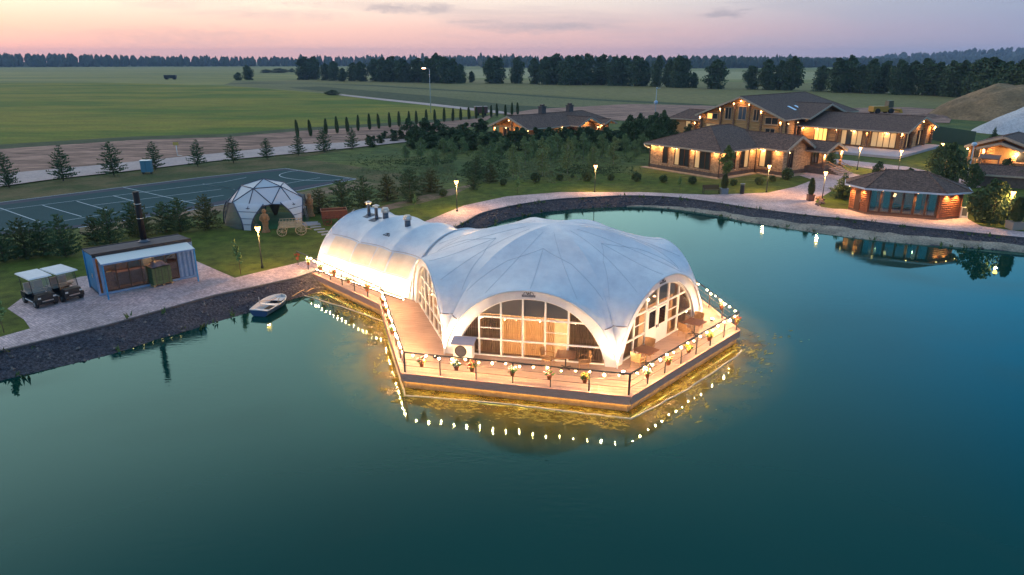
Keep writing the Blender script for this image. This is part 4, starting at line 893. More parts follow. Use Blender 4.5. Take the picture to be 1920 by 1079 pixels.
# air conditioner with its little roof
ac = thing('air_conditioner', 'white air conditioner under a small grey roof by the front left tent foot', 'air conditioner', on_side(0, -3.25, 0.62), a0)
mb = MB(); mb.box((0, 0, 0.62), (1.0, 0.45, 0.82)); mb.build('casing', white_m, ac)
mb = MB(); mb.lathe([(0.31, 0), (0.31, 0.02), (0.28, 0.03), (0.28, 0.0)], 20); me = mb.mesh('fan_ring'); o = mkobj('fan_ring', me, rail_m, ac, loc=(-0.10, -0.23, 0.62)); o.rotation_euler = (R(90), 0, 0)
mb = MB()
for i in range(5): mb.lathe([(0.05 + i * 0.05, 0.0), (0.06 + i * 0.05, 0.012), (0.065 + i * .05, 0.0)], 16)
for k in range(8): mb.beam((0, 0, 0.006), (0.29 * math.cos(k * .785), 0.29 * math.sin(k * .785), 0.006), 0.012, 0.012)
o = mkobj('fan_grille', mb.mesh('fan_grille'), galv, ac, loc=(-0.10, -0.232, 0.62)); o.rotation_euler = (R(90), 0, 0)
mb = MB(); mb.box((0, -0.02, 1.10), (1.2, 0.72, 0.05), M=Matrix.Rotation(R(14), 4, 'X')); mb.build('roof_cover', mat('lilac_sheet', (0.30, 0.29, 0.36), 0.5), ac)
for s_ in (-0.4, 0.4): mb = MB(); mb.box((s_, 0, 0.11), (0.12, 0.5, 0.2)); mb.build('foot', mat('raw_timber', (0.5, 0.26, 0.1), 0.8), ac)

# ---- floating boom rope, algae
boom_m = mat('boom_rope', (0.62, 0.56, 0.44), 0.7, (0.5, 0.42, 0.3), 6)
bpts = [at(*p, WZ + 0.01) for p in [(566, 553), (640, 575), (722, 604), (738, 670), (760, 742), (950, 758), (1100, 776), (1183, 786), (1290, 730), (1383, 668), (1392, 655)]]
bb = []
for i in range(len(bpts) - 1):
    for j in range(8): q = bpts[i].lerp(bpts[i + 1], j / 8); bb.append(q + Vector((rnd.uniform(-.03, .03), rnd.uniform(-.03, .03), 0)))
mb = MB(); mb.tube(bb, 0.045, 6); o = mb.build('floating_boom', boom_m, None, label='thin white floating rope ringing the deck on the water', category='rope')
alg = layered('algae', [(1.5, (1, 1, 1), (0.16, 0.14, 0.02), (0.26, 0.22, 0.05), 0.35, 0.65), (9, (1, 1, 1), (0.5, 0.5, 0.5), (1.4, 1.4, 1.3), 0.35, 0.65)], 0.85, 0.5, 20)
mb = MB(); ra = random.Random(5)
def patch(c, sx, sy, ang, z):
    n = 9; ps = []
    for k in range(n):
        a = 2 * math.pi * k / n; rr_ = ra.uniform(.35, 1.0); x, y = sx * rr_ * math.cos(a), sy * rr_ * math.sin(a); ps.append((c.x + x * math.cos(ang) - y * math.sin(ang), c.y + x * math.sin(ang) + y * math.cos(ang), z))
    mb.add([(c.x, c.y, z)] + ps, [(0, 1 + k, 1 + (k + 1) % n) for k in range(n)])
def along(a, b2, n, inner, outer_, smin, smax):
    d = (b2 - a).normalized(); nn = Vector((d.y, -d.x, 0)); ang = math.atan2(d.y, d.x)
    for i in range(n):
        f = ra.random(); o_ = inner + (outer_ - inner) * ra.random() ** 1.3; c = a.lerp(b2, f) + nn * o_; s_ = ra.uniform(smin, smax)
        if noise.noise(c * 0.55 + Vector((3, 1, 0))) < -0.12: continue
        patch(c, s_ * 1.7, s_ * 0.5, ang + ra.gauss(0, .35), WZ + 0.006 + 0.004 * ra.random())
along(dv[0], dv[1], 700, 0.0, 1.7, 0.05, 0.20); along(dv[1], dv[2], 420, 0.0, 2.0, 0.05, 0.20); along(WE, dv[5], 300, 0.1, 1.6, 0.05, 0.2); along(dv[5], dv[0], 260, 0.05, 1.2, 0.05, 0.16)
along(dv[0], dv[1], 60, 1.5, 2.6, 0.04, 0.12); along(dv[1], dv[2], 60, 1.6, 3.0, 0.05, 0.18); along(dv[2], dv[2] + Vector((4, 1.5, 0)), 24, -0.5, 1.2, 0.05, 0.15)
mb.build('algae_mats', alg, None, kind='stuff', label='yellow green algae floating on the water round the deck', category='algae')
# olive weed film between deck and boom, thinning outwards, added to gild the water
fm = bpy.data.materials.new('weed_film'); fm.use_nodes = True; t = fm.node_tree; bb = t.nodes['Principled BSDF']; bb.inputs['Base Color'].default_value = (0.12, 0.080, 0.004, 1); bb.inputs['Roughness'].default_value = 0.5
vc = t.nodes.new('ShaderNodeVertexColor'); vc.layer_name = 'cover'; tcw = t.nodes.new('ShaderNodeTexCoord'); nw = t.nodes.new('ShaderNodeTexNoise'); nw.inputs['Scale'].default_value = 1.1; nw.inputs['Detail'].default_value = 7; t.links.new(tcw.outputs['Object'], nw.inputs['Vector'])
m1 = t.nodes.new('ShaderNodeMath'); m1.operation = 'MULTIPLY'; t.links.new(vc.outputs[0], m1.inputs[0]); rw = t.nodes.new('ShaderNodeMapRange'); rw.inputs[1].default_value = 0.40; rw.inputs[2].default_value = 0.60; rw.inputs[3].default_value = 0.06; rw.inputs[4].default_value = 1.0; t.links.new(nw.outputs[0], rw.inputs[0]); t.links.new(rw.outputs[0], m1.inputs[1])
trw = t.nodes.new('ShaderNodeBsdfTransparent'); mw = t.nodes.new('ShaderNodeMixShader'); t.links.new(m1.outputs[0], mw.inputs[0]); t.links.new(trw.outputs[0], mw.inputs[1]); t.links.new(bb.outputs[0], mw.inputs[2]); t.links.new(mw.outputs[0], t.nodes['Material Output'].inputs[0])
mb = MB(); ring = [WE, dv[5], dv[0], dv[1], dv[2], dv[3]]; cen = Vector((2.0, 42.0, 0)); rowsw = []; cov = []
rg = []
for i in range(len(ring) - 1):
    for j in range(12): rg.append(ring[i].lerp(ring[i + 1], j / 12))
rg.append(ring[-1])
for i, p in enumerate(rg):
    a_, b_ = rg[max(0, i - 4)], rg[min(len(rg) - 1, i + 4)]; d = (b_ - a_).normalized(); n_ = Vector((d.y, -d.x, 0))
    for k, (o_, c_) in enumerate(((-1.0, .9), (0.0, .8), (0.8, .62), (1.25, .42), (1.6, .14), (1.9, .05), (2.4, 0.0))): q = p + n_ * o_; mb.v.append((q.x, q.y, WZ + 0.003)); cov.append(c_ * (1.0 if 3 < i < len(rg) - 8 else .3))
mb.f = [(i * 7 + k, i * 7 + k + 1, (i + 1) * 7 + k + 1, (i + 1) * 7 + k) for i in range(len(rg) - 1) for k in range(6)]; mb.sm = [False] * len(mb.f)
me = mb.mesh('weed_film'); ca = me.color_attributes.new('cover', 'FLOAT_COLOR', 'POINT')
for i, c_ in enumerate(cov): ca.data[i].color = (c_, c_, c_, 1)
mkobj('weed_film', me, fm, None, kind='stuff', label='olive film of fine weed tinting the water gold close round the deck', category='algae')
# golden tint beneath the lamps is painted into the water body colour
# ================================================================ OBJECTS ON THE LAND
GZ = 0.026
# ---- street lamps
iron_g = mat('lamp_iron', (0.025, 0.03, 0.028), 0.5)
globe_m = emis('lantern_glow', (1.0, 0.46, 0.13), 9)
def make_lamp():
    t_ = thing('street_lamp', 'x', 'street lamp')
    mb = MB(); mb.lathe([(0.11, 0), (0.11, 0.12), (0.06, 0.2), (0.045, 0.9), (0.035, 2.72)], 10); mb.build('pole', iron_g, t_)
    mb = MB(); mb.lathe([(0.05, 2.70), (0.13, 2.76), (0.14, 2.79), (0.05, 2.80)], 10); mb.build('collar', iron_g, t_)
    mb = MB(); mb.lathe([(0.11, 2.80), (0.21, 3.08), (0.19, 3.12)], 8); mb.build('lantern', globe_m, t_)
    mb = MB(); mb.lathe([(0.20, 3.13), (0.12, 3.24), (0.03, 3.28), (0.02, 3.38)], 8); mb.build('cap', iron_g, t_)
    for a in (0.4, 1.97, 3.54, 5.11):
        mb = MB(); mb.tube([(0.085 * math.cos(a), .085 * math.sin(a), 2.79), (0.17 * math.cos(a), .17 * math.sin(a), 3.13)], 0.010, 4); mb.build('bar', iron_g, t_)
    return t_
LP = make_lamp(); LAMPS = [((492, 503), 'street lamp on the lawn between container cafe and tunnel tent', 420), ((857, 397), 'street lamp on the lawn beside the far promenade, left of the event tent peak', 420),
    ((1115, 361), 'street lamp behind the middle of the curved promenade', 260), ((1437, 361), 'street lamp in front of the stone house beside the litter bin', 260), ((1541, 376), 'street lamp on the island lawn by the planted cypress', 260),
    ((1607, 319), 'left street lamp below the terrace of the log wing', 260), ((1683, 326), 'right street lamp below the terrace of the log wing', 260), ((1886, 422), 'street lamp among bushes at the right edge', 420),
    ((695, 447), 'street lamp glowing behind the flues of the tunnel tent', 260), ((1760, 310), 'street lamp in the bushes past the terrace corner', 260)]
for i, (p, lb, en) in enumerate(LAMPS):
    o = LP if i == 0 else place(LP, (0, 0, 0)); o.location = at(*p) + Vector((0, 0, 0.02)); o['label'] = lb; o['group'] = 'lit street lamps round the pond'
    for c in [c for c in o.children if c.name.startswith('lantern')]: lamp('POINT', c, (0, 0, 2.62), en, (1.0, 0.52, 0.17), 0.12)

# ---- container cafe
cA, cB, cC = at(188, 556), at(367, 520.5), at(157, 541)
cang = math.atan2((cB - cA).y, (cB - cA).x); CLn = (cB - cA).length
blue_m = mat('container_blue', (0.02, 0.26, 0.52), 0.5, (0.02, 0.20, 0.42), 3, spec=0.4); blue_l = mat('container_light_blue', (0.16, 0.27, 0.44), 0.5, (0.13, 0.22, 0.38), 3)
cont = thing('container_cafe', 'blue shipping container cafe with glazed front, white awning and black flue', 'container', (cA.x, cA.y, GZ), cang)
CW, CH = 2.44, 2.62
def corr(mb, a, b2, z0, z1, per=0.28, dep=0.04):
    a = Vector(a); b2 = Vector(b2); n = int((b2 - a).length / (per / 4)); d = (b2 - a).normalized(); nn = Vector((d.y, -d.x, 0)); vs = []
    for i in range(n + 1):
        ph = i % 4; off = dep if ph in (1, 2) else 0; p = a.lerp(b2, i / n) + nn * off; vs += [(p.x, p.y, z0), (p.x, p.y, z1)]
    mb.add(vs, [(2 * i, 2 * i + 2, 2 * i + 3, 2 * i + 1) for i in range(n)])
mb = MB(); mb.box((0.03, CW / 2, CH / 2), (0.06, CW, CH)); mb.build('end_wall', blue_m, cont)
mb = MB(); corr(mb, (CLn, 0.05, 0), (CLn, CW - .05, 0), 0.12, CH - 0.1); mb.build('end_wall', blue_l, cont)
mb = MB(); corr(mb, (CLn, CW, 0), (0, CW, 0), 0.12, CH - 0.1); mb.build('rear_wall', blue_m, cont)
mb = MB(); corr(mb, (CLn - 1.0, 0.04, 0), (CLn - .05, 0.04, 0), 0.12, CH - 0.1); mb.build('front_panel', blue_l, cont)
mb = MB(); mb.box((CLn / 2, CW / 2, 0.08), (CLn, CW, 0.16)); mb.build('floor', mat('cafe_floor', (0.12, 0.08, 0.05), 0.7), cont)
for nm, a, b2 in (('sill', (0, 0, .09), (CLn, 0, .09)), ('top_beam', (0, 0, CH - .06), (CLn, 0, CH - .06)), ('top_beam', (CLn, 0, CH - .06), (CLn, CW, CH - .06)), ('top_beam', (0, CW, CH - .06), (CLn, CW, CH - .06))):
    mb = MB(); mb.beam(a, b2, 0.12, 0.14); mb.build(nm, blue_l, cont)
for x, y in ((0.3, 0), (CLn, 0), (CLn, CW), (0, CW), (0.02, 0)): mb = MB(); mb.box((x, y, CH / 2), (0.13, 0.13, CH - 0.02)); mb.build('corner_post', blue_l if x else blue_m, cont)
mb = MB(); mb.box((CLn / 2, CW / 2 + .05, CH + 0.06), (CLn + .1, CW + .1, 0.06), M=Matrix.Rotation(R(-3), 4, 'X')); mb.build('roof', mat('bitumen_roof', (0.055, 0.05, 0.06), 0.8, (0.085, 0.08, 0.09), 2, bump=0.2), cont)
mb = MB(); 
for a, b2 in (((-.05, -.02, CH + .16), (CLn + .05, -.02, CH + .16)), ((-.05, CW + .1, CH + .02), (CLn + .05, CW + .1, CH + .02))): mb.beam(a, b2, 0.06, 0.10)
mb.build('roof_edge', mat('edge_black', (0.02, 0.02, 0.025), 0.5), cont)
# glazed front: brown frames, panes, counters inside, warm light
brn = mat('brown_frame', (0.06, 0.035, 0.025), 0.5)
gx0, gx1 = 0.42, CLn - 1.05; ngl = 6
for i in range(ngl + 1):
    x = gx0 + (gx1 - gx0) * i / ngl; mb = MB(); mb.box((x, 0.06, 1.35), (0.07, 0.07, 2.35)); mb.build('mullion', brn, cont)
for z in (0.2, 2.5): mb = MB(); mb.box(((gx0 + gx1) / 2, 0.06, z), (gx1 - gx0, 0.075, 0.08)); mb.build('transom', brn, cont)
glass_d = glass_mat('cafe_glass', (0.75, 0.70, 0.62), 0.93)
for i in range(ngl):
    x = gx0 + (gx1 - gx0) * (i + .5) / ngl; mb = MB(); mb.box((x, 0.06, 1.35), ((gx1 - gx0) / ngl - .08, 0.012, 2.2)); mb.build('pane', glass_d, cont)
inn = mat('cafe_panelling', (0.15, 0.075, 0.04), 0.7, (0.08, 0.045, 0.03), 3, stretch=(6, 6, 1))
mb = MB(); mb.box((CLn / 2, CW - 0.08, 1.35), (CLn - .2, 0.04, 2.3)); mb.build('lining', inn, cont)
mb = MB(); mb.box((2.4, 1.3, 0.60), (2.2, 0.55, 0.9)); mb.build('counter', inn, cont)
mb = MB(); mb.box((3.6, 1.9, 1.1), (0.7, 0.5, 1.8)); mb.build('fridge', mat('fridge_steel', (0.30, 0.31, 0.30), 0.4), cont)
mb = MB(); mb.box((0.75, 0.012, 1.5), (0.28, 0.02, 0.05)); mb.build('door_handle', mat('brass_bar', (0.7, 0.42, 0.18), 0.3, metal=.8), cont)
mb = MB(); mb.box((-0.02, CW * .42, 1.15), (0.03, .20, .26)); mb.box((-0.04, CW * .42, 1.15), (0.03, .12, .05)); mb.build('lock_box', steel, cont)
for i in range(7):
    mb = MB(); mb.ball((0.8 + i * 0.62, 0.2 + 0.1 * (i % 2), 2.35), 0.028, 6, 4); o = mb.build('ceiling_bulb', emis('cafe_bulb', (1, .62, .3), 60) if 'cafe_bulb' not in MATS else MATS['cafe_bulb'], cont)
lamp('POINT', cont, (1.6, 1.2, 2.2), 55, (1, .6, .3), .1, name='cafe_light'); lamp('POINT', cont, (3.8, 1.2, 2.2), 55, (1, .6, .3), .1, name='cafe_light')
# awning with two posts
aw = mat('awning_sheet', (0.80, 0.74, 0.68), 0.8, spec=.1)
mb = MB(); mb.add([(0.15, -0.02, CH - 0.02), (CLn - .25, -0.02, CH - 0.02), (CLn - .15, -1.25, CH - 0.30), (0.15, -1.25, CH - 0.30), (0.15, -0.02, CH + 0.01), (CLn - .25, -0.02, CH + 0.01), (CLn - .15, -1.25, CH - 0.27), (0.15, -1.25, CH - 0.27)],
    [(0, 1, 2, 3), (7, 6, 5, 4), (0, 4, 5, 1), (1, 5, 6, 2), (2, 6, 7, 3), (3, 7, 4, 0)]); mb.build('awning', aw, cont)
for x in (0.22, CLn - 0.22): mb = MB(); mb.box((x, -1.20, (CH - .3) / 2), (0.09, 0.09, CH - .3)); mb.build('awning_post', blue_m, cont)
mb = MB(); mb.beam((0.15, -1.24, CH - .30), (CLn - .15, -1.24, CH - .30), .06, .09); mb.build('awning_beam', blue_l, cont)
# flue
fx, fy = 3.55, 1.7; mb = MB(); mb.tube([(fx, fy, CH + .05), (fx, fy, CH + 3.55)], 0.20, 14); mb.build('flue', mat('flue_black', (0.015, 0.013, 0.014), 0.6, spec=.2), cont)
for z in (1.7, 2.7): mb = MB(); mb.tube([(fx, fy, CH + z), (fx, fy, CH + z + .05)], 0.212, 14); mb.build('flue_band', steel, cont)
mb = MB(); mb.beam((-.04, -.05, CH + .09), (CLn + .04, -.05, CH + .09), .05, .26); mb.build('roof_fascia', MATS['edge_black'], cont)
mb = MB(); mb.lathe([(0.42, CH + .10), (0.30, CH + .16), (0.21, CH + .25)], 14, (fx, fy, 0)); mb.build('flue_skirt', galv, cont)
# ---- pallet with strapped green crates
pA = at(290, 541); pang = cang + R(8)
pal = thing('wooden_pallet', 'raw timber pallet carrying the green strapped stack before the container', 'pallet', (pA.x, pA.y, GZ), pang)
rawt = mat('pallet_timber', (0.50, 0.30, 0.15), 0.85, (0.38, 0.22, 0.11), 5)
for i in range(6): mb = MB(); mb.box((0.65, 0.10 + i * 0.2, 0.135), (1.35, 0.14, 0.025)); mb.build('deck_board', rawt, pal)
for x in (0.06, 0.65, 1.24): mb = MB(); mb.box((x, 0.6, 0.06), (0.1, 1.15, 0.12)); mb.build('bearer', rawt, pal)
stk = thing('strapped_stack', 'stack of green boxes bound with dark straps on the pallet', 'stack', (pA.x, pA.y, GZ + .15), pang)
grn = mat('green_box', (0.065, 0.10, 0.045), 0.7, (0.09, 0.13, 0.06), 4)
for r_ in range(4):
    for q in range(3):
        for y in (0.3, 0.88): mb = MB(); mb.box((0.22 + q * 0.42, y, 0.15 + r_ * 0.29), (0.405, 0.56, 0.275)); mb.build('box', grn, stk)
for x in (0.22, 0.64, 1.06):
    mb = MB(); mb.box((x, 0.59, 0.59), (0.035, 1.18, 1.19)); mb.build('strap', rail_m, stk)
tarp = thing('tarpaulin', 'crumpled grey lilac cover on top of the green stack', 'cover', (pA.x, pA.y, GZ + 1.35), pang)
mb = MB(); g_ = [[(0.02 + 1.26 * i / 8, -0.01 + 1.2 * j / 8, 0.03 + 0.10 * max(0, noise.noise(Vector((i * .7, j * .7, 2)))) + (0.22 if 1 < j < 6 and 1 < i < 7 else 0.0)) for j in range(9)] for i in range(9)]
mb.add([p for r2 in g_ for p in r2], [(i * 9 + j, (i + 1) * 9 + j, (i + 1) * 9 + j + 1, i * 9 + j + 1) for i in range(8) for j in range(8)], True); mb.build('cloth', mat('tarp_lilac', (0.30, 0.27, 0.32), 0.6, (0.2, 0.17, 0.2), 4), tarp)
mb = MB(); mb.box((0.65, 1.14, -0.14), (1.28, 0.1, 0.30)); mb.build('flap', MATS['tarp_lilac'], tarp)

# ---- golf carts
body_m = mat('cart_body', (0.010, 0.016, 0.022), 0.45, spec=0.25); roof_w = mat('cart_roof', (0.66, 0.66, 0.68), 0.5, (0.58, 0.58, 0.6), 3); seat_m = mat('cart_seat', (0.42, 0.34, 0.30), 0.6); tyre = mat('tyre', (0.02, 0.02, 0.022), 0.8); rim_m = mat('rim', (0.22, 0.26, 0.28), 0.35, metal=.7)
def make_cart():
    t_ = thing('golf_cart', 'x', 'golf cart')   # +x is forward
    mb = MB(); mb.box((1.02, 0, 0.62), (0.62, 1.12, 0.42), top=0.82); mb.box((1.20, 0, .42), (0.35, 1.16, .28)); mb.build('front_cowl', body_m, t_)
    mb = MB(); mb.box((0, 0, 0.34), (2.0, 1.15, 0.12)); mb.box((-0.85, 0, 0.55), (0.7, 1.14, 0.36)); mb.build('chassis', body_m, t_)
    mb = MB(); mb.box((-0.35, 0, 0.76), (0.5, 1.05, 0.14)); mb.build('seat', seat_m, t_)
    for y in (-.27, .27): mb = MB(); mb.box((-0.62, y, 1.08), (0.12, 0.48, 0.46)); mb.build('backrest', seat_m, t_)
    mb = MB(); mb.box((-0.15, 0, 1.86), (2.25, 1.30, 0.07), top=0.94); mb.build('roof', roof_w, t_)
    for x0, x1, y in ((0.80, 0.62, .54), (0.80, 0.62, -.54), (-0.85, -1.0, .54), (-0.85, -1.0, -.54)): mb = MB(); mb.tube([(x0, y, 0.75), (x1, y, 1.83)], 0.022, 6); mb.build('roof_post', rail_m, t_)
    mb = MB(); mb.add([(0.83, -.52, .84), (0.83, .52, .84), (0.65, .52, 1.80), (0.65, -.52, 1.80)], [(0, 1, 2, 3)]); mb.build('windscreen', glass_d, t_)
    mb = MB(); mb.tube([(0.70, .25, .88), (0.52, .25, 1.0)], 0.02, 6); mb.lathe([(0.17, 0), (0.19, .015), (0.17, .03)], 12, (0.50, .25, 1.0)); mb.build('steering_wheel', rail_m, t_)
    mb = MB(); mb.box((1.40, 0, 0.46), (0.05, 0.62, 0.06)); mb.build('bumper', steel, t_)
    for y in (-.42, .42): mb = MB(); mb.box((1.345, y, 0.66), (0.04, 0.16, 0.09)); mb.build('headlight', mat('lens', (.55, .57, .58), .2, spec=.8), t_)
    for y in (-.60, .60): mb = MB(); mb.beam((-.5, y, .36), (.72, y, .36), .03, .05); mb.build('side_trim', roof_w, t_)
    for x in (0.92, -0.78):
        for s_ in (-1, 1):
            w_ = MB(); w_.tube([(x, s_ * 0.44, 0.24), (x, s_ * 0.62, 0.24)], 0.24, 14); o = w_.build('wheel', tyre, t_); w_ = MB(); w_.tube([(x, s_ * 0.60, 0.24), (x, s_ * 0.635, 0.24)], 0.13, 10); w_.build('rim', rim_m, o)
    return t_
RL, FL_, FR_, RR_ = at(22, 511, 1.86), at(60, 528, 1.86), at(102, 520, 1.86), at(65, 504, 1.86)
cd_ = ((FL_ - RL) + (FR_ - RR_)).normalized(); cy = math.atan2(cd_.y, cd_.x); c0_ = (RL + FL_ + FR_ + RR_) / 4
k1 = make_cart(); k1['label'] = 'dark golf cart with white roof, left one of the parked pair'; k1['group'] = 'parked golf carts'
k1.location = (c0_.x + .15 * cd_.x, c0_.y + .15 * cd_.y, GZ); k1.rotation_euler = (0, 0, cy)
q_ = (at(74, 503, 1.86) + at(104, 519, 1.86) + at(146, 510, 1.86) + at(116, 493, 1.86)) / 4
place(k1, (q_.x + .15 * cd_.x, q_.y + .15 * cd_.y, GZ), cy + R(3), 1.0, 'dark golf cart with white roof, right one next to the container')

# ---- rowing boat
b0, b1 = at(482, 582, WZ), at(513, 558, WZ)
bang = math.atan2((b1 - b0).y, (b1 - b0).x); BLn = 3.0
boat = thing('rowing_boat', 'small white and blue rowing boat moored by the stony bank', 'boat', (-15.75, 41.95, WZ), R(80))
def hull(scale, z0, zt):
    rows_ = []; n = 16
    for i in range(n + 1):
        f = i / n; x = -BLn / 2 + BLn * f; w_ = 0.74 * (0.84 + 0.2 * math.sin(f * 2.2)) * (1 - max(0, (f - .4) / .6) ** 2.8) ** 0.55 * scale; w_ = max(w_, 0.02); sh_ = 0.42 + 0.07 * f * f
        rows_.append([(x, -w_, zt * sh_ + .0), (x, -w_ * .86, 0.10), (x, -w_ * .4, z0), (x, 0, z0 - .02), (x, w_ * .4, z0), (x, w_ * .86, .10), (x, w_, zt * sh_)])
    return rows_
hr = hull(1, -0.10, 1.0); mb = MB(); mb.add([p for r2 in hr for p in r2], [(i * 7 + j, (i + 1) * 7 + j, (i + 1) * 7 + j + 1, i * 7 + j + 1) for i in range(16) for j in range(6)], True); mb.add(hr[0], [tuple(range(7))]); mb.build('hull', mat('hull_blue', (0.025, 0.06, 0.15), 0.35, spec=.5), boat)
hi_ = hull(.92, 0.02, .99); mb = MB(); mb.add([p for r2 in hi_ for p in r2], [(i * 7 + j, i * 7 + j + 1, (i + 1) * 7 + j + 1, (i + 1) * 7 + j) for i in range(16) for j in range(6)], True); mb.build('inner_hull', mat('boat_white', (0.66, 0.64, 0.62), 0.45), boat)
mb = MB(); mb.tube([r2[0] for r2 in hr], .035, 6); mb.tube([r2[6] for r2 in hr], .035, 6); mb.tube([hr[0][0], hr[0][6]], .04, 6); mb.build('gunwale', mat('boat_white', (0, 0, 0)), boat)
for x, w_ in ((-1.25, 1.0), (-0.1, 1.2), (1.0, .75)): mb = MB(); mb.box((x, 0, 0.32), (0.32 if x < .9 else .7, w_, 0.04)); mb.build('thwart', mat('boat_white', (0, 0, 0)), boat)
mb = MB(); mb.box((-.3, 0, 0.06), (1.6, .6, .03)); mb.build('floorboard', mat('boat_floor', (0.18, 0.11, 0.06), .8), boat)
for s_ in (-1, 1): mb = MB(); mb.tube([(-0.1, s_ * .66, .50), (.45, s_ * .25, .36), (1.0, s_ * .1, .40)], .02, 5); mb.build('oar', rawt, boat)
mb = MB(); mb.tube([(-.3, .60, .4), (-.3, .62, .85)], .018, 5); mb.build('rowlock_pole', steel, boat)

# ---- geodesic tent
dA, dB2, dF = at(424, 414), at(585, 405), at(497, 440)
gc = at(503, 415); GR = (dB2 - dA).length / 2 * 0.98; gcz = (gc.x, gc.y, GZ)
geo = thing('geodesic_tent', 'white geodesic dome tent with mesh sides and open front beside the sports court', 'tent', gcz, 0)
def ico2():
    vs = [Vector((0, 0, 1))]; 
    for i in range(5): a = 2 * math.pi * i / 5; vs.append(Vector((math.cos(a) * .8944, math.sin(a) * .8944, .4472)))
    for i in range(5): a = 2 * math.pi * (i + .5) / 5; vs.append(Vector((math.cos(a) * .8944, math.sin(a) * .8944, -.4472)))
    fs = [(0, 1 + i, 1 + (i + 1) % 5) for i in range(5)] + [(1 + i, 6 + i, 1 + (i + 1) % 5) for i in range(5)] + [(1 + (i + 1) % 5, 6 + i, 6 + (i + 1) % 5) for i in range(5)]
    V = list(vs); cache = {}; F = []
    def mid(a, b2):
        k = (min(a, b2), max(a, b2))
        if k not in cache: V.append(((V[a] + V[b2]) / 2).normalized()); cache[k] = len(V) - 1
        return cache[k]
    for a, b2, c in fs:
        x, y, z = mid(a, b2), mid(b2, c), mid(c, a); F += [(a, x, z), (x, b2, y), (z, y, c), (x, y, z)]
    return V, [f for f in F if all(V[i].z > -0.05 for i in f)]
V2, F2 = ico2(); grot = Matrix.Rotation(R(-98), 3, 'Z'); GH = 4.05
gp = lambda v: Vector((*(grot @ v).xy * GR * (1.0 if v.z > .05 else 1.0), (0.0 if v.z < .05 else v.z ** 0.95) * GH))
gm = glass_mat('dome_membrane', (0.42, 0.44, 0.5), 0.9); memb_g = mat('dome_cloth', (0.52, 0.55, 0.64), 0.5, (0.42, 0.45, 0.55), 1.2)
mix_ = bpy.data.materials.new('dome_translucent'); mix_.use_nodes = True; t = mix_.node_tree; bb_ = t.nodes['Principled BSDF']; bb_.inputs['Base Color'].default_value = (.66, .69, .76, 1); bb_.inputs['Roughness'].default_value = .35
tr_ = t.nodes.new('ShaderNodeBsdfTransparent'); tr_.inputs[0].default_value = (.8, .85, .95, 1); ms_ = t.nodes.new('ShaderNodeMixShader'); ms_.inputs[0].default_value = .32; t.links.new(bb_.outputs[0], ms_.inputs[1]); t.links.new(tr_.outputs[0], ms_.inputs[2]); t.links.new(ms_.outputs[0], t.nodes['Material Output'].inputs[0])
net = bpy.data.materials.new('mosquito_net'); net.use_nodes = True; t = net.node_tree; bb_ = t.nodes['Principled BSDF']; bb_.inputs['Base Color'].default_value = (.17, .16, .16, 1)
tr_ = t.nodes.new('ShaderNodeBsdfTransparent'); ms_ = t.nodes.new('ShaderNodeMixShader'); ms_.inputs[0].default_value = .5; t.links.new(bb_.outputs[0], ms_.inputs[1]); t.links.new(tr_.outputs[0], ms_.inputs[2]); t.links.new(ms_.outputs[0], t.nodes['Material Output'].inputs[0])
strut_m = mat('dome_strut', (0.05, 0.06, 0.10), 0.5); edges = set()
for f in F2:
    low = sum(1 for i in f if V2[i].z < .05); is_leg = any(abs(V2[i].z - .4472) < .01 for i in f)
    pts_ = [gp(V2[i]) for i in f]; mb = MB(); mb.add([p * 0.995 for p in pts_], [(0, 1, 2)])
    cx = sum((p.x for p in pts_)) / 3; cyy = sum((p.y for p in pts_)) / 3; az_ = math.degrees(math.atan2(cyy, cx))
    if low == 0: mb.build('roof_panel', mix_, geo)
    elif -82 < az_ < -5: pass
    else: mb.build('net_panel', net, geo)
    for a, b2 in ((0, 1), (1, 2), (2, 0)):
        if V2[f[a]].z > .05 and V2[f[b2]].z > .05: edges.add((min(f[a], f[b2]), max(f[a], f[b2])))
for i5 in range(1, 6):          # five legs: cloth that narrows down to the ground between two bowed ribs
    vt = V2[i5]; nb = [v for v in V2 if .4 < v.z < .6 and .3 < (v - vt).length < .7]; nb = sorted(nb, key=lambda v: (v - vt).length)[:2]
    pb = Vector((vt.x, vt.y, 0)).normalized(); tang_ = Vector((-pb.y, pb.x, 0)); nb.sort(key=lambda v: v.dot(tang_)); L_, R_ = [], []
    for j in range(9):
        f_ = j / 8; zz = vt.z * (1 - f_); rad = math.sqrt(max(0, 1 - zz * zz)); hw = .10 + .30 * (1 - f_) ** 2.4
        for lst, q in ((L_, -1), (R_, 1)): v_ = Vector((pb.x, pb.y, 0)) * rad + tang_ * q * hw; v_ = v_.normalized() * rad; lst.append(gp(Vector((v_.x, v_.y, zz + (.10 * (1 - f_) ** 3 if f_ < 1 else 0)))) * 1.012)
    mb = MB(); mb.add(L_ + R_, [(j, j + 1, 9 + j + 1, 9 + j) for j in range(8)], True); mb.build('leg_panel', mix_, geo)
    for lst in (L_, R_): mb = MB(); mb.tube(lst, .055, 6); mb.build('leg_rib', strut_m, geo)
    for j in (2, 4, 6): mb = MB(); mb.tube([L_[j], R_[j]], .03, 5); mb.build('leg_strap', strut_m, geo)
for a, b2 in edges:
    if V2[a].z < .05 and V2[b2].z < .05: continue
    mb = MB(); mb.tube([gp(V2[a]), gp(V2[b2])], 0.045, 6); mb.build('strut', strut_m, geo)
# bowed edge ribs over the openings
mb = MB(); mb.lathe([(GR * .97, 0.0), (GR * .97, 0.035), (0.01, 0.036)], 30); mb.build('carpet', mat('green_carpet', (0.012, 0.075, 0.03), 0.9, (0.02, 0.10, 0.045), 20), geo)
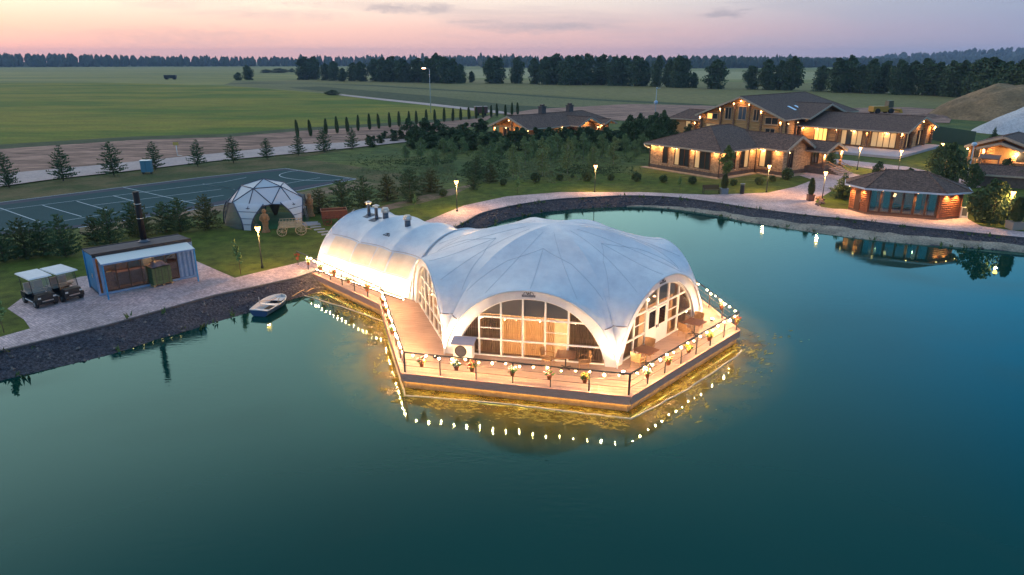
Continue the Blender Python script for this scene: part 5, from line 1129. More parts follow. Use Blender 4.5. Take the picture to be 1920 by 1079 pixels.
# things inside the dome
ft = thing('round_table', 'small round white table on the green carpet at the right side of the dome', 'table', at(568, 404) + Vector((0, 0, .06)))
mb = MB(); mb.lathe([(0.48, .72), (0.5, .735), (0.48, .75), (0.01, .752)], 20); mb.build('tabletop', white_m, ft); mb = MB(); mb.lathe([(.25, 0), (.25, .02), (.04, .05), (.04, .72)], 12); mb.build('pedestal', steel, ft)
sg = thing('stage_fire_bowl', 'dark tapered brazier on the carpet inside the dome', 'brazier', at(517, 404) + Vector((0, 0, .062)))
mb = MB(); mb.lathe([(0.16, .0), (.2, .1), (0.62, 1.2), (.60, 1.24), (0.5, 1.15), (.1, .4)], 14); mb.build('bowl', iron_g, sg); mb = MB(); mb.lathe([(.72, 1.3), (.1, 1.9), (.1, 2.4)], 14); mb.build('hood', iron_g, sg)
shp = thing('wooden_counter', 'pale wooden counter at the back of the dome', 'counter', at(519, 384) + Vector((0, 0, .062)), R(-6))
mb = MB(); mb.box((0, 0, .5), (2.0, .6, 1.0)); mb.build('body', rawt, shp); mb = MB(); mb.box((0, 0, 1.03), (2.2, .75, .05)); mb.build('top', mat('counter_top', (.55, .48, .40), .6), shp)
# carved statues
carv = mat('carved_wood', (0.38, 0.20, 0.09), 0.7, (0.24, 0.12, 0.055), 6, bump=0.6, bscale=12)
def statue(loc_, rz, label, s_=1.0):
    t_ = thing('carved_statue', label, 'statue', loc_, rz, 'carved wooden statues at the dome entrance'); rr_ = random.Random(int(s_ * 100))
    mb = MB(); n = 16; prof = [(.34, 0), (.36, .12), (.28, .2), (.26, .5), (.30, .8), (.27, 1.05), (.33, 1.35), (.36, 1.55), (.30, 1.68), (.15, 1.76), (.17, 1.84), (.20, 1.95), (.19, 2.08), (.11, 2.2), (.02, 2.24)]
    base = len(mb.v)
    for r_, z in prof:
        for k in range(n):
            a = 2 * math.pi * k / n; bump_ = 1 + 0.16 * noise.noise(Vector((math.cos(a) * 1.5, math.sin(a) * 1.5, z * 2.5 + s_ * 7))) ; fl_ = 0.82 if .25 < z < 1.7 else 1
            mb.v.append((r_ * bump_ * math.cos(a) * 1.05, r_ * bump_ * math.sin(a) * fl_, z))
    for i in range(len(prof) - 1):
        for k in range(n): mb.f.append((i * n + k, i * n + (k + 1) % n, (i + 1) * n + (k + 1) % n, (i + 1) * n + k)); mb.sm.append(True)
    mb.build('body', carv, t_)
    for q in (-1, 1):
        mb = MB(); mb.tube([(q * .33, -.02, 1.5), (q * .40, -.12, 1.2), (q * .22, -.32, 1.08), (q * .05, -.34, 1.18)], [.10, .085, .07, .05], 8); mb.build('arm', carv, t_)
    mb = MB(); mb.ball((-.07, -.17, 2.0), .028, 6, 4); mb.ball((.07, -.17, 2.0), .028, 6, 4); mb.box((0, -.20, 1.93), (.06, .08, .12), top=.4); mb.build('face', mat('carved_dark', (.10, .05, .03), .8), t_)
    mb = MB(); mb.lathe([(.42, -.06), (.42, .02), (.36, .06)], 12); mb.build('plinth', carv, t_); t_.scale = (s_, s_, s_); return t_
statue(at(499, 436) + Vector((0, 0, .08)), R(10), 'brown carved wooden statue left of the dome opening', 0.92)
statue(at(583, 406) + Vector((0, 0, .08)), R(-20), 'taller carved wooden statue right of the dome opening', 1.0)
# ---- pale display wagon
wgA = at(528, 440); wang = R(14)
def spoked(mb, c, r_, spokes=10):
    c = Vector(c); pr_ = [c + Vector((r_ * math.cos(2 * math.pi * k / 20), 0, r_ * math.sin(2 * math.pi * k / 20))) for k in range(21)]
    mb.tube(pr_, .035, 5, cap=False); mb.tube([c + Vector((0, -.07, 0)), c + Vector((0, .07, 0))], .07, 8)
    for k in range(spokes): a = 2 * math.pi * k / spokes; mb.tube([c, c + Vector((r_ * math.cos(a), 0, r_ * math.sin(a)))], .018, 4)
palew = mat('pale_wood', (0.50, 0.40, 0.26), 0.8, (0.38, 0.29, 0.18), 5)
wag = thing('hay_wagon', 'pale wooden wagon with railed sides and spoked wheels before the dome', 'wagon', (wgA.x + .9, wgA.y, GZ), wang)
mb = MB(); mb.box((0, 0, .72), (1.9, .95, .08)); mb.build('bed', palew, wag)
for s_ in (-1, 1):
    for z in (.86, .98): mb = MB(); mb.box((0, s_ * .46, z), (1.9, .03, .09)); mb.build('side_board', palew, wag)
    mb = MB(); mb.tube([(-.95, s_ * .48, 1.3), (.95, s_ * .48, 1.3)], .03, 6); mb.build('rail', palew, wag)
    for k in range(8): mb = MB(); mb.box((-.93 + k * .265, s_ * .48, 1.0), (.04, .035, .62)); mb.build('stake', palew, wag)
    for x, r_ in ((-.75, .40), (.85, .46)): mb = MB(); spoked(mb, (x, s_ * .62, r_ + .02), r_); mb.build('wheel', palew, wag)
for x in (-.75, .85): mb = MB(); mb.tube([(x, -.62, .44), (x, .62, .44)], .04, 6); mb.build('axle', palew, wag)
mb = MB(); mb.tube([(1, 0, .5), (1.7, .1, .35)], .035, 5); mb.build('drawbar', palew, wag)
# ---- red brown cart
rc = at(628, 420); rcart = thing('farm_cart', 'red brown wooden farm cart with high plank sides behind the tunnel tent', 'cart', (rc.x, rc.y, GZ), R(18))
redw = mat('red_wood', (0.17, 0.055, 0.035), 0.8, (0.11, 0.04, 0.028), 5)
for s_ in (-1, 1):
    for k in range(4): mb = MB(); mb.box((0, s_ * .62, .72 + k * .17), (2.3, .035, .15), top=1.0); mb.build('side_plank', redw, rcart)
    for k in range(4): mb = MB(); mb.box((s_ * 1.15, 0, .72 + k * .17), (.035, 1.2, .15)); mb.build('end_plank', redw, rcart)
    mb = MB(); mb.tube([(-1.2, s_ * .64, 1.36), (1.2, s_ * .64, 1.36)], .035, 5); mb.build('rail', mat('worn_edge', (.34, .16, .10), .8), rcart)
    mb = MB(); mb.tube([(s_ * 1.17, -.66, 1.36), (s_ * 1.17, .66, 1.36)], .035, 5); mb.build('rail', MATS['worn_edge'], rcart)
    for x in (-.7, .7): mb = MB(); spoked(mb, (x, s_ * .72, .40), .38, 8); mb.build('wheel', redw, rcart)
mb = MB(); mb.box((0, 0, .62), (2.3, 1.2, .06)); mb.build('bed', redw, rcart)
mb = MB(); mb.tube([(1.2, 0, .6), (1.9, .2, 1.2)], .03, 5); mb.build('drawbar', steel, rcart)
# ---- steps path at the dome
stp = mat('step_stone', (0.36, 0.35, 0.36), .85, (.28, .27, .29), 4)
pth = [(575, 421), (592, 427), (596, 433), (606, 437), (600, 430), (585, 419)]
mb = MB()
for i in range(5): p = at(585 + i * 7, 422 + i * 4.6); mb.box((p.x, p.y, .03 + .0), (1.5 if i == 0 else .95, .8 if i == 0 else .34, .06 + .01 * i), R(25)); 
struct(mb, 'stepping_path', stp)
mb = MB(); p = at(562, 421); mb.box((p.x, p.y, .04), (3.2, 1.3, .08), R(10)); struct(mb, 'paved_pad', stp)
# ---- bench, bin, planters on the promenade
bn = at(1333, 364); bench = thing('park_bench', 'brown slatted bench on the promenade before the stone house', 'bench', (bn.x, bn.y, GZ), R(3)); bw = mat('bench_wood', (0.10, 0.05, 0.035), .7)
for k in range(4): mb = MB(); mb.box((0, -.18 + k * .12, .45), (1.9, .10, .03)); mb.build('seat_slat', bw, bench)
for k in range(4): mb = MB(); mb.box((0, .24 + k * .03, .56 + k * .12), (1.9, .03, .10)); mb.build('back_slat', bw, bench)
for s_ in (-.92, .92): mb = MB(); mb.beam((s_, -.22, 0), (s_, -.2, .62), .05, .05, (0, 1, 0)); mb.beam((s_, .2, 0), (s_, .34, 1.0), .05, .05, (0, 1, 0)); mb.beam((s_, -.22, .62), (s_, .26, .64), .05, .04); mb.build('leg', iron_g, bench)
bi = at(1391, 364); tb = thing('litter_bin', 'dark cylindrical litter bin beside the promenade', 'litter bin', (bi.x, bi.y, GZ)); mb = MB(); mb.lathe([(.24, 0), (.25, .05), (.25, .95), (.24, 1.0)], 16); mb.build('body', iron_g, tb)
mb = MB(); mb.lathe([(.28, 1.12), (.28, 1.16), (.05, 1.2)], 16); mb.build('lid', mat('bin_lid', (.2, .22, .24), .4), tb); mb = MB(); [mb.box((.2 * math.cos(a), .2 * math.sin(a), 1.06), (.03, .03, .14)) for a in (0, 1.57, 3.14, 4.71)]; mb.build('lid_post', iron_g, tb)
# ---- masts and lamps far off
polem = mat('galvanised_mast', (0.42, 0.46, 0.50), 0.5)
def mast(p, h, label, head='lamp', name='mast', cat='mast', lit=0.0):
    b_ = at(*p); t_ = thing(name, label, cat, b_); mb = MB(); mb.tube([(0, 0, 0), (0, 0, h)], [.11, .06], 8); mb.build('pole', polem, t_)
    if head == 'lamp':
        mb = MB(); mb.tube([(0, 0, h - .1), (-.5, 0, h + .25), (-1.4, 0, h + .4)], .045, 6); mb.build('arm', polem, t_)
        mb = MB(); mb.box((-1.6, 0, h + .38), (.75, .28, .12), top=.7); o = mb.build('lamp_head', polem, t_)
        if lit: mb = MB(); mb.box((-1.6, 0, h + .24), (.9, .5, .18)); mb.build('lamp_lens', emis('sodium_lens', (1.0, 0.48, 0.26), 20), o)
    elif head == 'turbine':
        mb = MB(); mb.ball((0, 0, h * .52), .55, 10, 7); mb.build('dish', mat('dish_blue', (.35, .45, .62), .4), t_)
        mb = MB(); mb.ball((0, 0, h), .25, 8, 5); mb.box((.5, 0, h), (1.0, .08, .12)); mb.build('anemometer', polem, t_); mb = MB(); mb.lathe([(.35, 0), (.35, .8), (.15, 1.0)], 10); mb.build('base_box', white_m, t_)
    elif head == 'globe':
        mb = MB(); mb.ball((0, 0, h + .12), .32, 12, 8, .8); mb.build('camera_globe', mat('globe_pale', (.45, .55, .68), .3), t_); mb = MB(); mb.box((.35, 0, h * .35), (.35, .12, .12)); mb.build('bracket', polem, t_)
    return t_
mast((808, 213), 12.2, 'tall street light with lit orange head beyond the field track', name='street_light', cat='street light', lit=1)
mast((1228, 221), 7.6, 'slim white mast with a round dish beyond the hedge', 'turbine')
mast((1812, 342), 4.6, 'pale mast with round white globe behind the garden pavilion', 'globe')
# ---- roadside cabinet and sign
cb_ = at(277, 326); cab = thing('utility_cabinet', 'blue grey utility cabinet beside the gravel road', 'cabinet', cb_, R(10)); mb = MB(); mb.box((0, 0, 1.0), (1.3, .8, 1.5)); mb.build('body', mat('cabinet_blue', (.10, .21, .27), .5), cab); mb = MB(); mb.box((0, 0, 1.79), (1.4, .9, .08)); mb.build('lid', white_m, cab); mb = MB(); mb.box((-.5, 0, .13), (.1, .6, .26)); mb.box((.5, 0, .13), (.1, .6, .26)); mb.build('leg', iron_g, cab)
mb = MB(); mb.box((0, -.41, 1.0), (.02, .02, 1.3)); mb.build('door_seam', iron_g, cab)
sg_ = at(333, 293); sgn = thing('road_sign', 'small yellow sign on a post in the bare earth by the road', 'sign', sg_); mb = MB(); mb.tube([(0, 0, 0), (0, 0, 1.9)], .05, 6); mb.build('post', white_m, sgn); mb = MB(); mb.box((0, -.03, 1.95), (.9, .04, .5)); mb.build('board', mat('sign_yellow', (.5, .33, .08), .6), sgn)
mb = MB(); mb.beam((0, 0, .1), (.9, -.3, .05), .12, .12); mb.build('foot', white_m, sgn)
# ---- spoil heaps
def heap(name, label, c, rx, ry, h, m_, seed, cat='mound'):
    mb = MB(); nr, na = 26, 64; vs = []
    for i in range(nr + 1):
        f = i / nr
        for k in range(na):
            a = 2 * math.pi * k / na; rr_ = 1 + .16 * noise.noise(Vector((math.cos(a) * 1.3, math.sin(a) * 1.3, seed))); z = h * min(1.0, 1.18 * (1 - f ** 1.5)) ** .9 * (1 + .10 * noise.noise(Vector((math.cos(a) * f * 3, math.sin(a) * f * 3, seed + 5))))
            vs.append((rx * f * rr_ * math.cos(a), ry * f * rr_ * math.sin(a), z + (1 - f) ** .3 * (.7 * noise.noise(Vector((f * 6 * math.cos(a), f * 6 * math.sin(a), seed))) + .5 * abs(noise.noise(Vector((f * 14 * math.cos(a), f * 14 * math.sin(a), seed)))))))
    mb.add(vs, [(i * na + k, (i + 1) * na + k, (i + 1) * na + (k + 1) % na, i * na + (k + 1) % na) for i in range(nr) for k in range(na)], True)
    o = mb.build(name, m_, None, label=label, category=cat); o.location = (c[0], c[1], -.3); return o
earth = layered('heap_earth', [(.12, (1, 1, 1), (.28, .18, .10), (.17, .115, .065), .4, .6), (1.5, (1, 1, 1), (.65, .65, .65), (1.35, 1.35, 1.3), .3, .7)], .95, .8, 3)
gravel = layered('heap_gravel', [(.2, (1, 1, 1), (.55, .54, .56), (.42, .42, .46), .4, .6), (3, (1, 1, 1), (.75, .75, .75), (1.25, 1.25, 1.25), .3, .7)], .95, .8, 6)
e_ = at(1880, 225); heap('earth_heap', 'large brown earth heap on the right beyond the log houses', (e_.x + 9, e_.y + 8), 23, 20, 8.2, earth, 2.0)
e_ = at(1905, 252); heap('gravel_heap', 'pale blue grey gravel heap in front of the earth heap', (e_.x + 9, e_.y + 2), 15, 10, 5.8, gravel, 7.0)
e_ = at(1730, 222); heap('low_spoil_heap', 'low flat spoil heap left of the big earth heap', (e_.x, e_.y), 12, 5, 1.0, dirt, 3.0)
# ---- excavator
ex = at(1655, 213); exc = thing('yellow_loader', 'yellow construction machine parked on the bare yard behind the log wing', 'machine', ex, R(8)); yel = mat('machine_yellow', (.42, .22, .03), .5)
mb = MB(); mb.box((-1.6, 0, 1.3), (4.6, 2.4, 1.5)); mb.box((1.4, 0, 1.0), (1.8, 2.2, 1.0)); mb.build('body', yel, exc); mb = MB(); mb.box((1.6, 0, 2.6), (1.7, 1.9, 1.9), top=.85); mb.build('cab', mat('cab_dark', (.08, .08, .05), .4), exc)
mb = MB(); mb.beam((2.4, .6, 1.2), (4.6, .6, .8), .25, .35); mb.beam((2.4, -.6, 1.2), (4.6, -.6, .8), .25, .35); mb.build('arm', yel, exc); mb = MB(); mb.box((5.0, 0, .7), (.9, 2.6, 1.1), top=.6); mb.build('bucket', yel, exc)
for x in (-2.6, 1.6):
    for s_ in (-1, 1): mb = MB(); mb.tube([(x, s_ * 1.0, .75), (x, s_ * 1.5, .75)], .75, 14); mb.build('wheel', tyre, exc)
# a pair of carts left far out in the field
fx_ = at(320, 149.5); fa = thing('field_trailer', 'dark abandoned trailer far out in the left field', 'trailer', fx_, R(5)); mb = MB(); mb.box((0, 0, 2.2), (9, 3, 2.6)); mb.build('body', iron_g, fa); mb = MB(); mb.tube([(-3, -1.6, 1), (-3, 1.6, 1)], 1.0, 10); mb.tube([(3, -1.6, 1), (3, 1.6, 1)], 1.0, 10); mb.build('axle', tyre, fa)
kx = at(902, 217); kb = thing('farm_wagon', 'dark red box wagon among the columnar thujas by the field', 'wagon', kx, R(12)); mb = MB(); mb.box((0, 0, 1.5), (3.4, 2.2, 1.8)); mb.build('body', mat('wagon_red', (.14, .05, .04), .7), kb); mb = MB(); mb.box((0, 0, 2.45), (3.6, 2.4, .1)); mb.build('roof', mat('wagon_roof', (.34, .26, .25), .7), kb); mb = MB(); mb.tube([(-1, -1.1, .35), (-1, 1.1, .35)], .35, 10); mb.tube([(1, -1.1, .35), (1, 1.1, .35)], .35, 10); mb.build('axle', tyre, kb)
# driftwood and reeds at the deck's landward corner
dw = mat('driftwood', (.5, .34, .18), .85)
for i, (p, q) in enumerate([((556, 513), (562, 530)), ((545, 541), (575, 548)), ((548, 556), (580, 540)), ((574, 548), (592, 540))]):
    a, b2 = at(*p, WZ + .35), at(*q, WZ + .12); mb = MB(); mb.tube([a, a.lerp(b2, .5) + Vector((0, 0, .06)), b2], [.035, .03, .015], 5); mb.build('driftwood_branch', dw, None, label=['short pale stick leaning on the bank under the deck corner', 'straight pale branch lying on the bank near the boat', 'long curved branch dipping into the water by the deck', 'small pale twig under the landward end of the walkway'][i], category='branch')
# ================================================================ HOUSES
shingle = brick_mat('roof_shingles', (0.20, 0.118, 0.092), (0.125, 0.076, 0.062), (0.07, 0.045, 0.04), 0.33, 0.16, 0.85, False, 0.7, 0.012)
stone_m = brick_mat('ledge_stone', (0.58, 0.38, 0.23), (0.40, 0.245, 0.15), (0.22, 0.13, 0.08), 0.55, 0.13, 0.85, True, 0.9, 0.014)
plinth_m = mat('plinth_stone', (0.10, 0.07, 0.06), 0.85, (0.15, 0.11, 0.09), 3, bump=.4)
log_m = mat('round_logs', (0.62, 0.345, 0.15), 0.65, (0.45, 0.235, 0.10), 1.6, stretch=(.5, .5, 5), bump=.3); logd_m = mat('dark_log_ends', (0.28, 0.165, 0.095), 0.8, (0.16, 0.09, 0.055), 3, bump=.5)
barge_m = mat('barge_board', (0.47, 0.36, 0.27), 0.7, (0.38, 0.28, 0.21), 2); frame_b = mat('window_brown', (0.075, 0.035, 0.02), 0.5)
casing_m = mat('window_casing', (0.42, 0.28, 0.18), .7); gutter_m = mat('gutter', (0.05, 0.035, 0.03), .4); soffit_m = mat('soffit_boards', (0.30, 0.19, 0.11), .7, (.24, .15, .08), 3)
pane_dark = mat('pane_dark', (0.03, 0.035, 0.04), 0.08, spec=.9); pane_blue = mat('pane_blue', (0.07, 0.10, 0.14), 0.06, spec=1.0)
pane_lit = mat('pane_curtain_lit', (0.50, 0.36, 0.20), 0.25, (0.42, 0.30, 0.18), 4, stretch=(6, 6, .3), emit=(1.0, 0.62, 0.26), estr=0.22, spec=.7)
pane_glow = mat('pane_glow', (0.55, 0.32, 0.12), 0.3, (0.35, 0.18, 0.06), 6, emit=(1.0, 0.50, 0.12), estr=1.3)
wl_m = emis('wall_lamp_glow', (1.0, 0.52, 0.19), 12)
def roof(par, x0, x1, y0, y1, ze, zr, axis='x', hip0=0.0, hip1=0.0, th=0.18, name='roof', lift=0.0):
    if axis == 'x': ym = (y0 + y1) / 2; r0, r1 = (x0 + hip0, ym), (x1 - hip1, ym)
    else: xm = (x0 + x1) / 2; r0, r1 = (xm, y0 + hip0), (xm, y1 - hip1)
    V = [(x0, y0, ze), (x1, y0, ze), (x1, y1, ze), (x0, y1, ze), (*r0, zr), (*r1, zr)]
    if axis == 'x': F = [(0, 1, 5, 4), (2, 3, 4, 5)] + ([(3, 0, 4)] if hip0 else []) + ([(1, 2, 5)] if hip1 else []); ed = [(0, 1), (2, 3)] + ([(3, 0)] if hip0 else [(3, 4), (4, 0)]) + ([(1, 2)] if hip1 else [(1, 5), (5, 2)])
    else: F = [(1, 2, 5, 4), (3, 0, 4, 5)] + ([(0, 1, 4)] if hip0 else []) + ([(2, 3, 5)] if hip1 else []); ed = [(1, 2), (3, 0)] + ([(0, 1)] if hip0 else [(0, 4), (4, 1)]) + ([(2, 3)] if hip1 else [(2, 5), (5, 3)])
    mb = MB(); mb.add(V, F); o = mb.build(name, shingle, par)
    V2_ = [(x, y, z - th) for x, y, z in V]; mb = MB(); mb.add(V2_, [tuple(reversed(f)) for f in F]); mb.build('soffit', soffit_m, o)
    mb = MB()
    for a, b2 in ed: mb.add([V[a], V[b2], V2_[b2], V2_[a]], [(3, 2, 1, 0)])
    mb.build('roof_edge', gutter_m, o)
    # ridge and hip caps
    mb = MB()
    mb.tube([Vector(V[4]) + Vector((0, 0, .02)), Vector(V[5]) + Vector((0, 0, .02))], .07, 5)
    if axis == 'x': hp = ([(0, 4), (3, 4)] if hip0 else []) + ([(1, 5), (2, 5)] if hip1 else [])
    else: hp = ([(0, 4), (1, 4)] if hip0 else []) + ([(2, 5), (3, 5)] if hip1 else [])
    for a, b2 in hp: mb.tube([Vector(V[a]), Vector(V[b2])], .07, 5)
    mb.build('ridge_cap', shingle, o)
    # fascia boards along eaves, barge boards on gables
    for a, b2 in ed:
        pa, pb = Vector(V[a]), Vector(V[b2]); d = (pb - pa); n = Vector((d.y, -d.x, 0)).normalized(); mid_ = (pa + pb) / 2; c_ = Vector(((x0 + x1) / 2, (y0 + y1) / 2, 0))
        if n.dot(Vector((mid_.x, mid_.y, 0)) - c_) < 0: n = -n
        gable = abs(d.z) > .1; off = n * 0.03 + Vector((0, 0, -th * .62 - (.05 if gable else 0)))
        mb = MB(); mb.beam(pa + off, pb + off, .05, .34 if gable else .22); mb.build('barge_board' if gable else 'fascia', barge_m, par)
    return o
def wall_poly(par, pts, m_, th=0.25, name='wall'):
    """pts: vertical polygon given as 3D points (counter clockwise seen from outside)"""
    mb = MB(); a = Vector(pts[0]); n = (Vector(pts[1]) - a).cross(Vector(pts[-1]) - a).normalized(); k = len(pts); ps = [Vector(p) for p in pts]; bk = [p - n * th for p in ps]
    mb.add(ps + bk, [tuple(range(k)), tuple(range(2 * k - 1, k - 1, -1))] + [(i, k + i, k + (i + 1) % k, (i + 1) % k) for i in range(k)]); return mb.build(name, m_, par)
def box_walls(par, x0, x1, y0, y1, z0, z1, m_, name='wall'):
    for p in ([(x0, y0, z0), (x1, y0, z0), (x1, y0, z1), (x0, y0, z1)], [(x1, y0 + .25, z0), (x1, y1, z0), (x1, y1, z1), (x1, y0 + .25, z1)], [(x1 - .25, y1, z0), (x0, y1, z0), (x0, y1, z1), (x1 - .25, y1, z1)], [(x0, y1 - .25, z0), (x0, y0 + .25, z0), (x0, y0 + .25, z1), (x0, y1 - .25, z1)]): wall_poly(par, p, m_, name=name)
WCACHE = {}
def window(par, face, a, z0, w_, h, nx=2, pane=None, casing=frame_b, sill=True, panes=None):
    """face = (origin2d, heading deg of the wall seen from outside left to right); a = distance along it"""
    (ox, oy), hd = face; d = dirv(hd); p = Vector((ox, oy, 0)) + d * a; key = (round(w_, 2), round(h, 2), nx, casing.name, sill)
    if key not in WCACHE:
        mb = MB()
        for x in (-w_ / 2, w_ / 2): mb.box((x, -.04, h / 2), (.10, .14, h + .10))
        for z in (0, h): mb.box((0, -.04, z), (w_ - .1, .14, .10))
        for k in range(1, nx): mb.box((-w_ / 2 + w_ * k / nx, -.03, h / 2), (.08, .11, h - .1))
        sm_ = MB(); sm_.box((0, -.12, -.10), (w_ + .2, .22, .07)); pm = MB(); pm.box((0, -.012, h / 2), (w_ / nx - .09, .02, h - .1)); WCACHE[key] = (mb.mesh('window'), sm_.mesh('sill'), pm.mesh('pane'))
    fm, sm2, pm2 = WCACHE[key]; o = mkobj('window', fm, casing, par, loc=(p.x, p.y, z0), rz=R(hd))
    if sill: mkobj('sill', sm2, barge_m, o)
    for k in range(nx):
        me = pm2.copy(); me.materials.clear(); mt = (panes[k % len(panes)] if panes else (pane or pane_dark)); me.materials.append(mt)
        mkobj('pane', me, None, o, loc=(-w_ / 2 + w_ * (k + .5) / nx, 0, 0))
    return o
def wlamp(par, p, en=20, r_=0.12, down=True, col=(1.0, 0.54, 0.22)):
    r_ *= .82; mb = MB(); mb.ball(p, r_, 8, 5); o = mb.build('wall_lamp', wl_m, par)
    lamp('POINT', o, (p[0], p[1], p[2] - r_ - .08), en * 4.5, col, .08)
def logwall(par, a, b2, z0, z1, r_=0.16, m_=log_m, name='wall', gable=None):
    """round log courses between two points; gable=(half, rise) trims the courses above z1 to a triangle"""
    a = Vector((*a, 0)); b2 = Vector((*b2, 0)); d = (b2 - a); ln = d.length; d.normalize(); mb = MB(); z = z0 + r_
    top = z1 + (gable or 0)
    while z < top - .05:
        s_, e_ = 0.0, ln
        if z > z1: f = (z - z1) / gable; s_, e_ = ln / 2 * f, ln - ln / 2 * f
        if e_ - s_ > .5: mb.tube([a + d * s_ + Vector((0, 0, z)), a + d * e_ + Vector((0, 0, z))], r_ * 1.06, 7)
        z += r_ * 1.8
    return mb.build(name, m_, par)
def logends(par, p, hd, z0, z1, out=0.55, r_=0.16):
    d = dirv(hd); p = Vector((*p, 0)); mb = MB(); z = z0 + r_ * 1.0; k = 0
    while z < z1:
        l_ = out * (1.0 + (.55 * max(0, (z - z1 + 1.0)) if z > z1 - 1 else 0)) + rnd.uniform(-.05, .05); mb.tube([p - d * .1 + Vector((0, 0, z)), p + d * l_ + Vector((0, 0, z))], r_, 7); z += r_ * 1.9; k += 1
    return mb.build('log_ends', logd_m, par)

# ---- stone house in front
Bp = at(1346, 334); sh_ = thing('stone_house', 'single storey stone clad house with brown hipped roof and porch behind the promenade', 'house', (Bp.x, Bp.y, 0.0), R(-53)); EH = 3.45
FA = ((-11.8, 0), 0); FB = ((0, 0), 90); FC = ((0, 8.0), 0); FD = ((4.1, 8.0), 90)
for p in ([(-11.8, 0, .5), (0, 0, .5), (0, 0, EH), (-11.8, 0, EH)], [(0, .25, .5), (0, 8, .5), (0, 8, EH), (0, .25, EH)], [(-0.02, 8, .5), (4.1, 8, .5), (4.1, 8, EH), (-.02, 8, EH)], [(4.1, 8.25, .5), (4.1, 13.4, .5), (4.1, 13.4, EH), (4.1, 10.7, 4.9), (4.1, 8.25, EH)], [(-11.8, 14, .5), (-11.8, .25, .5), (-11.8, .25, EH), (-11.8, 14, EH)]): wall_poly(sh_, p, stone_m)
mb = MB(); mb.box((-5.9, 6.9, .25), (11.94, 13.94, .5)); mb.box((1.0, 10.8, .24), (6.3, 5.72, .48)); mb.build('plinth', plinth_m, sh_)
mb = MB()
for a, b2 in (((-12.6, -.55), (.65, -.55)), ((.65, -.55), (.65, 7.4)), ((.65, 7.4), (4.8, 7.4)), ((4.8, 7.4), (4.8, 12))): mb.beam((*a, .03), (*b2, .03), 1.0, .10)
mb.build('apron', mat('apron_stone', (.40, .30, .22), .85, (.33, .25, .18), 2), sh_)
roof(sh_, -12.5, .7, -.7, 14.6, EH + .02, 5.95, 'y', 5.9, 5.0)
roof(sh_, -4.5, 4.95, 7.3, 14.1, EH + .035, 5.15, 'x')
roof(sh_, 2.5, 7.1, 13.3, 18.6, 3.05, 4.15, 'x')
for nm, a in (('downpipe', (-11.9, -.1)), ('downpipe', (.08, -.08)), ('downpipe', (.10, 7.85))): mb = MB(); mb.tube([(*a, 0), (*a, EH - .2)], .06, 6); mb.build(nm, gutter_m, sh_)
mb = MB(); mb.tube([(-12.5, -.75, EH - .1), (-12.45, -.6, EH - .45), (-11.9, -.15, EH - .7)], .05, 6); mb.build('gutter_elbow', white_m, sh_)
window(sh_, FA, 2.75, .95, .85, 2.25, 1, pane_dark); window(sh_, FA, 5.65, .9, 2.5, 2.3, 3, panes=[pane_lit, pane_dark, pane_dark]); window(sh_, FA, 9.1, .9, 2.5, 2.3, 3, panes=[pane_lit, pane_dark, pane_dark])
window(sh_, FB, 2.3, .9, 2.0, 2.3, 2, pane_dark); window(sh_, FB, 5.3, .9, 1.9, 2.3, 2, panes=[pane_dark, pane_lit]); window(sh_, FC, 1.5, .9, 1.8, 2.3, 2, panes=[pane_lit, pane_dark])
window(sh_, FD, 1.6, .95, 1.1, 2.2, 2, pane_dark)
# wall washing eave lamps
for i, (x, y) in enumerate([(-11.3, -.42), (-9.9, -.42), (-7.6, -.42), (-4.2, -.42), (-.6, -.42), (.42, .8), (.42, 3.8), (.42, 6.9), (.9, 7.55), (3.2, 7.55)]):
    mb = MB(); mb.lathe([(.07, 0), (.07, .05)], 8, (x, y, EH - .27)); o = mb.build('eave_lamp', wl_m, sh_); lamp('POINT', o, (x, y, EH - .42), 62, (1, .55, .2), .05)
# porch with posts, rails, steps
for x, y in ((6.6, 13.7), (6.6, 18.0), (4.4, 18.0)): mb = MB(); mb.lathe([(.17, .3), (.15, 1.5), (.18, 3.0)], 9, (x, y, 0)); mb.build('porch_post', logd_m, sh_)
mb = MB(); mb.beam((6.6, 13.7, 2.95), (6.6, 18.0, 2.95), .26, .26); mb.build('porch_beam', logd_m, sh_)
for y, q in ((13.7, 1), (18.0, -1)): mb = MB(); mb.tube([(6.6, y, 1.9), (6.6, y + q * .8, 2.8)], .09, 6); mb.build('porch_brace', log_m, sh_)
mb = MB(); mb.box((4.6, 15.9, .45), (4.6, 5.0, .9)); mb.build('porch_floor', plinth_m, sh_)
for k in range(5): mb = MB(); mb.box((7.15 + k * .38, 15.9, .75 - k * .165), (.42, 2.6 + k * .12, .12)); mb.build('step', mat('step_granite', (.46, .33, .28), .8), sh_); mb = MB(); mb.box((7.15 + k * .38, 15.9, .36 - k * .08), (.34, 2.5 + k * .12, .66 - k * .16)); mb.build('riser', MATS['plinth_stone'], sh_)
for z in (1.25, 1.65): mb = MB(); mb.tube([(6.7, 13.8, z), (6.7, 14.7, z)], .05, 5); mb.tube([(6.7, 17.1, z), (6.7, 18.0, z)], .05, 5); mb.tube([(6.75, 14.6, z), (8.8, 14.5, z - .8)], .045, 5); mb.tube([(6.75, 17.2, z), (8.8, 17.3, z - .8)], .045, 5); mb.build('porch_rail', log_m, sh_)
wall_poly(sh_, [(4.1, 13.4, .5), (4.1, 17.9, .5), (4.1, 17.9, 3.1), (4.1, 13.4, 3.1)], stone_m)
window(sh_, ((4.1, 13.4), 90), 2.3, .95, 1.6, 2.0, 2, pane_dark, sill=False)
wlamp(sh_, (6.75, 13.5, 2.55), 18, .13); wlamp(sh_, (6.8, 17.7, 2.75), 22, .14)

